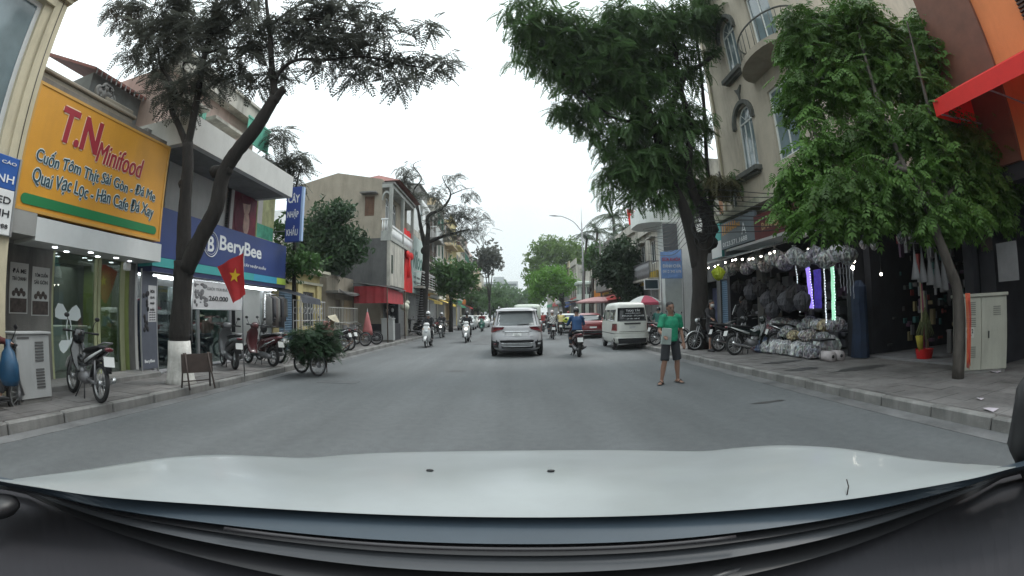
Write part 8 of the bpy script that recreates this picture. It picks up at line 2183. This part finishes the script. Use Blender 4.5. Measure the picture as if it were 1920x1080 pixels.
# lit curtains of little lamps
def strip(label, px0, py0, px1, py1, X, wd, col, e, n=1, dots=True):
    a, c = P(px0, py0, X=X), P(px1, py1, X=X); T = thing('light_strip', label, 'light strip', tuple(c), 0); L_ = a.z - c.z
    b = MB(); vs = []
    N = 14
    for i in range(N + 1):
        z = L_ * i / N; s_ = .008 * math.sin(i * 1.3); vs += [(s_, -wd / 2 + (a.y - c.y) * i / N, z), (s_, wd / 2 + (a.y - c.y) * i / N, z)]
    b._add(vs, [(2 * i, 2 * i + 1, 2 * i + 3, 2 * i + 2) for i in range(N)]); b.build('strip', mat('lit_' + label.split()[0], col, .4, var=.4, vs=12, emit=e, ecol=col), T)
    d = MB()
    for i in range(int(L_ / .07)): d.ball((-.02 + .01 * math.sin(i), -wd / 2 + (a.y - c.y) * (i * .07 / L_) - .02 * (i % 2), i * .07), .011, 6, 4)
    if dots: d.build('tiny_lamps', mat('lit_dots', (.9, .95, 1), emit=2.2, ecol=(.85, .93, 1), var=0), T, kind='stuff')
strip('violet glowing strip hanging in the dark shop front', 1514, 500, 1522, 578, 8.0, .20, (.35, .25, .95), 1.0)
strip('blue-violet short glowing cloth behind the violet strip', 1532, 505, 1534, 578, 8.25, .35, (.10, .07, .40), .15, dots=False)
strip('white beaded light strip left of the violet one', 1492, 498, 1500, 585, 7.95, .05, (.7, .75, .8), .3)
strip('silver zigzag light strip between the violet and green ones', 1544, 495, 1549, 605, 7.8, .05, (.75, .8, .85), .35)
strip('pale-green glowing strip, rightmost in the dark shop front', 1560, 493, 1563, 600, 7.9, .16, (.40, .85, .58), .7)
for i in range(5): strip('thin%d silver tinsel strand, %s right of the green strip' % (i, ORD[i]), 1574 + i * 6, 495, 1577 + i * 6, 540 + 5 * i, 7.9, .02, (.35, .37, .42), .12, dots=False)
for i, (px, py) in enumerate(((1601, 489), (1599, 502), (1516, 469), (1652, 514))):
    c = P(px, py, X=7.9); T = thing('lit_lamp', 'small lit white lamp %s' % ['upper of the pair right of the tinsel', 'lower of the pair right of the tinsel', 'alone under the slatted canopy', 'deep in the hardware shop'][i], 'lamp', tuple(c)); b = MB(); b.ball((0, 0, 0), (.045, .045, .05) if i < 3 else .03, 10, 8); b.build('lamp_globe', M_bulb, T); b = MB(); b.cyl((0, 0, .05), (0, 0, .4), .008, n=4); b.build('cord', M_blk, T)
# blue draped rack, small table, boxes
T = thing('draped_rack', 'tall rack draped with dark blue cloth at the right end of the bag pile', 'rack', (8.25, 8.9, .15))
b = MB(); b.loft([(0, 0, .02), (0, 0, .8), (0, .02, 1.3), (0, .02, 1.7), (0, .02, 1.85)], [(.20, .30), (.16, .24), (.20, .22), (.15, .25), (.05, .12)], 9, up=(0, 1, 0), smooth=False); b.build('cloth', mat('deep_blue_cloth', (.008, .02, .05), .8, var=.3, vs=4), T)
T = thing('low_table', 'small dark folding table before the bag pile', 'table', (7.35, 9.35, .15))
b = MB(); b.box(-.25, .25, -.22, .22, .46, .50); b.build('tabletop', M_blk, T)
for (x, y) in ((-.22, -.19), (.22, -.19), (-.22, .19), (.22, .19)): b = MB(); b.cyl((x, y, 0), (x, y, .46), .013, n=5); b.build('leg', M_steel, T)
for i, y in enumerate((8.95, 9.2)):
    b = MB(); b.cyl((0, -.2, .12), (0, .2, .12), .12, n=16); b.cyl((0, -.21, .12), (0, -.2, .12), .04, n=10, mi=1); o = b.build('paper_roll', [mat('pale_roll', (.5, .46, .47), .7, var=.1), M_blk]); o.location = (7.25 + .27 * i, 9.0, .15); tag(o, '%s of two pale rolls lying before the small dark table' % ['left-hand', 'right-hand'][i], 'roll')
# tools before the hardware shop
T = thing('tool_stand', 'stand of upright brooms with olive bristles above a red tub', 'stand', tuple(P(1733, 676, Z=.15)), 0); o = Vector(T.location)
for i, (dx, h, c0) in enumerate(((-.10, 1.75, (.40, .36, .22)), (-.02, 1.65, (.35, .05, .12)), (.07, 1.5, (.45, .43, .33)), (.14, 1.4, (.30, .28, .15)))):
    b = MB(); b.cyl((dx, 0, .25), (dx * .6, .05, h), .016, n=6); b.build('broom_handle', mat('handle_%d' % i, c0, .6, var=.1), T)
b = MB()
for i in range(40): a = rnd.uniform(0, 6.28); b.cyl((.02, 0, 1.15), (.02 + .22 * math.cos(a), .22 * math.sin(a), .55 + rnd.uniform(-.1, .1)), .012, n=4)
b.build('bristles', mat('olive_bristle', (.12, .14, .06), .9, var=.4, vs=12), T)
b = MB(); b.loft([(-.15, 0, .2), (-.2, 0, .55)], [.05, .10], 8); b.build('yellow_brush', mat('ochre_bristle', (.35, .30, .04), .9, var=.3), T)
T = thing('red_tub', 'bright red plastic tub under the upright brooms', 'tub', tuple(o)); b = MB(); b.loft([(0, 0, 0), (0, 0, .02), (0, 0, .26)], [.16, .17, .21], 16, pw=.75, cap=False); b.loft([(0, 0, .01), (0, 0, .25)], [.15, .20], 16, pw=.75, cap=False); b.loft([(0, 0, 0), (0, 0, .012)], [.16, .16], 16, pw=.75); b.build('tub_body', mat('red_plastic', (.60, .02, .02), .4, var=.06), T)
T = thing('strap_bundle', 'bundle of orange-red straps hanging on the leaning tree trunk', 'straps', (7.16, 4.93, .30))
for i in range(9):
    b = MB(); x = -.07 + .018 * i; b.loft(crv([(x, -.13, 1.22), (x + rnd.uniform(-.01, .01), -.14, .8), (x * .8, -.14, .4), (x + rnd.uniform(-.03, .03), -.15, rnd.uniform(.0, .15))], 3), .008, 4); b.build('strap', mat(['orange_strap', 'red_strap'][i % 2], [(.50, .12, .04), (.42, .03, .03)][i % 2], .6, var=.1), T)
T = thing('wire_rack', 'pale wire display rack inside the hardware shop front', 'rack', tuple(P(1678, 640, Z=.15) + Vector((-.3, 0, 0))))
b = MB()
for x in (-.18, .18): b.cyl((x, 0, 0), (x, 0, 1.75), .016, n=6)
for z in (.5, .8, 1.1, 1.4, 1.7): b.cyl((-.18, 0, z), (.18, 0, z), .01, n=5); b.box(-.16, .16, -.05, .05, z - .01, z)
b.build('rack_frame', M_alu, T)
b = MB(); b.box(-.15, .15, -.06, .0, 1.12, 1.36); b.box(-.14, .1, -.06, .0, .82, 1.02); b.build('cards', M_intg, T)
T = thing('hanging_scoops', 'pale hanging scoops and strings by the leaning trunk', 'tools', (7.15, 5.6, 1.9))
for i in range(5): b = MB(); x = -.5 + i * .22; b.loft([(x, 0, .5), (x, 0, .2), (x, 0, -.1 - .05 * i)], [.008, .03, .09], 8); b.build('scoop', M_intg, T)
b = MB(); b.cyl((-.6, 0, .5), (.5, 0, .5), .01, n=4); b.build('rail', M_steel, T)
# string of wares across the upper opening of the dark shop
for i, (px, py) in enumerate(((1690, 458), (1712, 456), (1728, 448), (1768, 450), (1640, 470), (1620, 468))):
    c = P(px, py, X=8.2); b = bagmesh(rg); o = link('hanging_bag', b.mesh('hanging_bag', M_bagc[i % 4]), None, tuple(c)); o.scale = (.09, .09, .26); tag(o, 'small pale bundle, %s along the string over the hardware shop' % ORD[i], 'bundle', 'small bundles over the hardware shop')
# scraps on the pavement at the lower right
for i, (px, py, s_) in enumerate(((1867, 697, .10), (1858, 768, .09), (1838, 748, .05))):
    c = P(px, py, Z=.165); b = MB(); b._add([(-s_, -s_, 0), (s_, -s_ * .8, .01), (s_, s_, .0), (-s_ * .8, s_, .02)], [(0, 1, 2, 3)]); o = b.build('paper_scrap', mat('scrap_white', (.5, .45, .5), .8, var=.1)); o.location = tuple(c); tag(o, 'pale paper scrap on the right pavement, %s' % ['nearest the cream cabinet', 'middle of the three', 'smallest of the three'][i], 'litter')
# boom box: yellow oval board over the awning corner, second floor plants
T = thing('hanging_fern', 'drooping brown-green fern hanging before the arched house wall', 'plant', tuple(P(1352, 335, Y=14.0)))
tips = fill_blobs([((0, 0, 0), (.5, .4, .18))], 12, nr); p_, r_, s_ = whorls(tips, nr, (5, 8), (.5, .8), (.3, 1.1)); scatter('fronds', K_bi2, p_, r_, s_, leafmat('fern_brown_green', (.08, .075, .035)), T, nr)
b = MB(); b.cyl((0, 0, 0), (.2, .5, .4), .03, n=6); b.build('stem', M_bark, T)

T = thing('wall_box', 'pale lilac box fixed high on the dark wall at the right edge', 'box', (8.72, 2.45, 2.35))
b = MB(); b.box(0, .17, 0, .5, 0, .62, c=.02); b.build('box_body', mat('lilac_box', (.22, .20, .25), .6, var=.1), T)
b = MB(); b.box(-.006, -.001, .05, .45, .08, .3); b.build('front_panel', M_int, T)
T = thing('tube_lamp', 'lit white tube lamp slanting along the dark wall at the right edge', 'lamp', (8.6, 2.2, 3.05))
b = MB(); b.cyl((0, 0, .02), (0, 1.5, .0), .018, n=6); b.build('tube', M_lampw, T); b = MB(); b.box(.02, .10, -.05, 1.55, -.02, .05); b.build('fitting', M_white, T)
for i, (y, z, w_, h_) in enumerate(((4.6, 1.7, .5, .7), (5.2, 2.3, .3, .4), (3.7, 1.9, .6, .35), (3.1, 1.2, .4, .6))):
    b = MB(); b.box(0, .03, 0, w_, 0, h_); o = b.build('notice_board', [M_intg, M_dwood, mat('goods_teal', (.02, .08, .08)), M_int][i]); o.location = (8.86, y, z); tag(o, 'dim board on the dark wall behind the cream cabinet, %s' % ['tall grey one', 'small wooden one above it', 'wide teal one', 'lowest black one'][i], 'board')
# ================================================================== OUR OWN CAR: bonnet, cowl, wipers and dashboard seen from the camera
M_hood = mat('bonnet_white', (.275, .297, .305), .3, var=.10, vs=2.6, coat=.12, spec=.35, grime=.3, gcol=(.225, .24, .225))
T = thing('own_car', 'white bonnet, cowl, wipers and dashboard of the car we look out of', 'car', (0, .4, 0)); O = Vector((0, .4, 0))
def itp(tab, x):
    for a, b in zip(tab, tab[1:]):
        if x <= b[0]:
            t = max(0, (x - a[0]) / (b[0] - a[0])); t = t; return a[1] * (1 - t) + b[1] * t
    return tab[-1][1]
def smooth(tab, n=160):
    c = crv([(a, b, 0) for a, b in tab], 8); return [(p.x, p.y) for p in c]
REAR = smooth([(-60, 888), (0, 902), (60, 912), (200, 932), (420, 948), (700, 964), (960, 970), (1200, 967), (1400, 955), (1600, 935), (1800, 902), (1890, 880), (1960, 862)])
FRONT = smooth([(-60, 905), (0, 901), (60, 894), (150, 882), (250, 867), (330, 857), (415, 853), (500, 856), (575, 858.5), (660, 852), (760, 848), (960, 845), (1150, 844), (1310, 846), (1380, 840), (1460, 835), (1560, 839), (1640, 849), (1720, 861), (1800, 869), (1900, 876), (1960, 878)])
FY = [(-60, .40), (0, .50), (150, .70), (300, .95), (415, 1.18), (500, 1.42), (575, 1.60), (760, 1.78), (960, 1.85), (1150, 1.80), (1310, 1.62), (1380, 1.42), (1460, 1.22), (1600, .98), (1750, .72), (1900, .50), (1960, .42)]
cols = [-40 + 1944 * i / 110 for i in range(111)]
b = MB(); vs = []; nr_ = 16
for px in cols:
    zr = 1.03 + .10 * ((px - 960) / 960) ** 2
    r = P(px, itp(REAR, px), Z=zr); f = P(px, itp(FRONT, px), Y=itp(FY, px))
    if f.y < r.y + .02: f = r + Vector((0, .02, -.004))
    for j in range(nr_ + 1):
        t = j / nr_; p = r * (1 - t) + f * t; d = (f - r).length
        p.z += .035 * d * math.sin(PI * t) ** 1.0 * (1 - t) * 1.2 - .0
        vs.append(tuple(p - O))
    for (dy, dz) in ((.05, -.03), (.10, -.10), (.13, -.35)):
        k = .4 if abs(px - 960) > 700 else 1
        if abs(px - 960) > 860: dz *= .08
        vs.append((f.x - O.x, f.y - O.y + dy * k, f.z + dz))
W = nr_ + 4; fs = [(i * W + j, (i + 1) * W + j, (i + 1) * W + j + 1, i * W + j + 1) for i in range(len(cols) - 1) for j in range(W - 1)]
b._add(vs, fs, 0, True); b.build('bonnet', M_hood, T)
def band(name, top, bot, z0, z1, m, x0=-60, x1=1960, n=80, th=.0):
    b = MB(); vs = []
    for i in range(n + 1):
        px = x0 + (x1 - x0) * i / n; k = 1 + .0 * px
        zz0 = z0 + .10 * ((px - 960) / 960) ** 2; zz1 = z1 + .10 * ((px - 960) / 960) ** 2
        a = P(px, itp(top, px), Z=zz0) - O; c = P(px, itp(bot, px), Z=zz1) - O
        vs += [tuple(a + Vector((0, .03, -.001))), tuple(a), tuple(a * .5 + c * .5), tuple(c), tuple(c + Vector((0, .02, -.012)))]
    b._add(vs, [(i * 5 + j, (i + 1) * 5 + j, (i + 1) * 5 + j + 1, i * 5 + j + 1) for i in range(n) for j in range(4)], 0, False)
    return b.build(name, m, T)
off = lambda tab, d: [(x, y + (d(x) if callable(d) else d)) for x, y in tab]
k1 = lambda s: (lambda x: s * max(.08, 1 - abs((x - 960) / 960) ** 2.2))
band('cowl_panel', off(REAR, 1), off(REAR, k1(50)), 1.015, 1.0, mat('cowl_slate', (.035, .05, .066), .5, var=.12, vs=5))
band('black_seal', off(REAR, k1(46)), off(REAR, k1(72)), .99, .985, M_blk)
band('windscreen_base', off(REAR, k1(66)), off(REAR, k1(104)), .978, .97, mat('base_grey', (.045, .048, .054), .5, var=.1))
band('dark_gap', off(REAR, k1(100)), off(REAR, k1(150)), .95, .94, M_blk)
band('dashboard', off(REAR, k1(118)), [(-60, 1150), (1960, 1150)], .925, .88, mat('dash_plum_grey', (.018, .0175, .022), .9, var=.12, vs=3))
# wiper lying in the black gap and a raised vent line on the dashboard
b = MB(); b.loft([tuple(P(px, itp(REAR, px) + k1(60)(px), Z=1.0 + .1 * ((px - 960) / 960) ** 2) - O) for px in range(420, 1400, 60)], .004, 6); b.build('wiper', mat('wiper_edge', (.03, .027, .03), .4, var=0), T)
b = MB(); b.loft([tuple(P(px, py, Z=.935 + .03 * abs(px - 960) / 960) - O) for px, py in crv2([(1940, 962), (1860, 955), (1760, 957), (1660, 975), (1560, 1005), (1440, 1045), (1300, 1090)])] if False else
                  [tuple(P(p.x, p.y, Z=.955) - O) for p in crv([(1960, 968, 0), (1880, 958, 0), (1780, 957, 0), (1680, 972, 0), (1580, 1003, 0), (1450, 1048, 0), (1330, 1090, 0)], 6)], .010, 8); b.build('vent_line', M_blk, T)
b = MB(); b.loft([tuple(P(p.x, p.y, Z=.955) - O) for p in crv([(0, 978, 0), (60, 1000, 0), (110, 1040, 0), (150, 1085, 0)], 6)], .006, 8); b.build('vent_line', M_blk, T)
b = MB(); b.ball(tuple(P(2, 950, Z=1.08) - O), (.035, .05, .022), 12, 8); b.build('wiper_knob', M_blk, T)
b = MB(); b.loft([tuple(P(1960, 905, Y=.50) - O), tuple(P(1925, 820, Y=.50) - O), tuple(P(1930, 740, Y=.50) - O), tuple(P(1990, 640, Y=.48) - O)], [(.05, .05), (.05, .05), (.035, .04), (.03, .04)], 12); b.build('pillar_trim', M_blk, T)

for px, py in ((806, 882), (1033, 883)):
    c = P(px, py, Z=1.0) - O; b = MB(); b.loft([tuple(c), tuple(c + Vector((0, -.012, .004)))], [(.012, .005), (.008, .003)], 8); b.build('washer_nozzle', M_blk, T)
b = MB(); c = P(1588, 928, Z=1.075) - O; b.loft([tuple(c), tuple(c + Vector((.012, .012, .012))), tuple(c + Vector((.02, .03, .02)))], .0015, 4); lo = b.build('twig', M_bark); lo.location = O; tag(lo, 'tiny dry twig lying on the bonnet near its right rear edge', 'twig')
# ================================================================== thin city haze
b = MB(); b.box(-60, 60, -25, 420, -1.0, 40)
hm = bpy.data.materials.new('haze_air'); hm.use_nodes = True; n_ = hm.node_tree; n_.nodes.remove(n_.nodes['Principled BSDF'])
pv = n_.nodes.new('ShaderNodeVolumePrincipled'); pv.inputs['Color'].default_value = (.88, .94, .97, 1); pv.inputs['Density'].default_value = .0006; pv.inputs['Anisotropy'].default_value = .2
n_.links.new(pv.outputs[0], n_.nodes['Material Output'].inputs['Volume'])
hz = b.build('haze', hm); hz['kind'] = 'stuff'
S.cycles.volume_bounces = 1
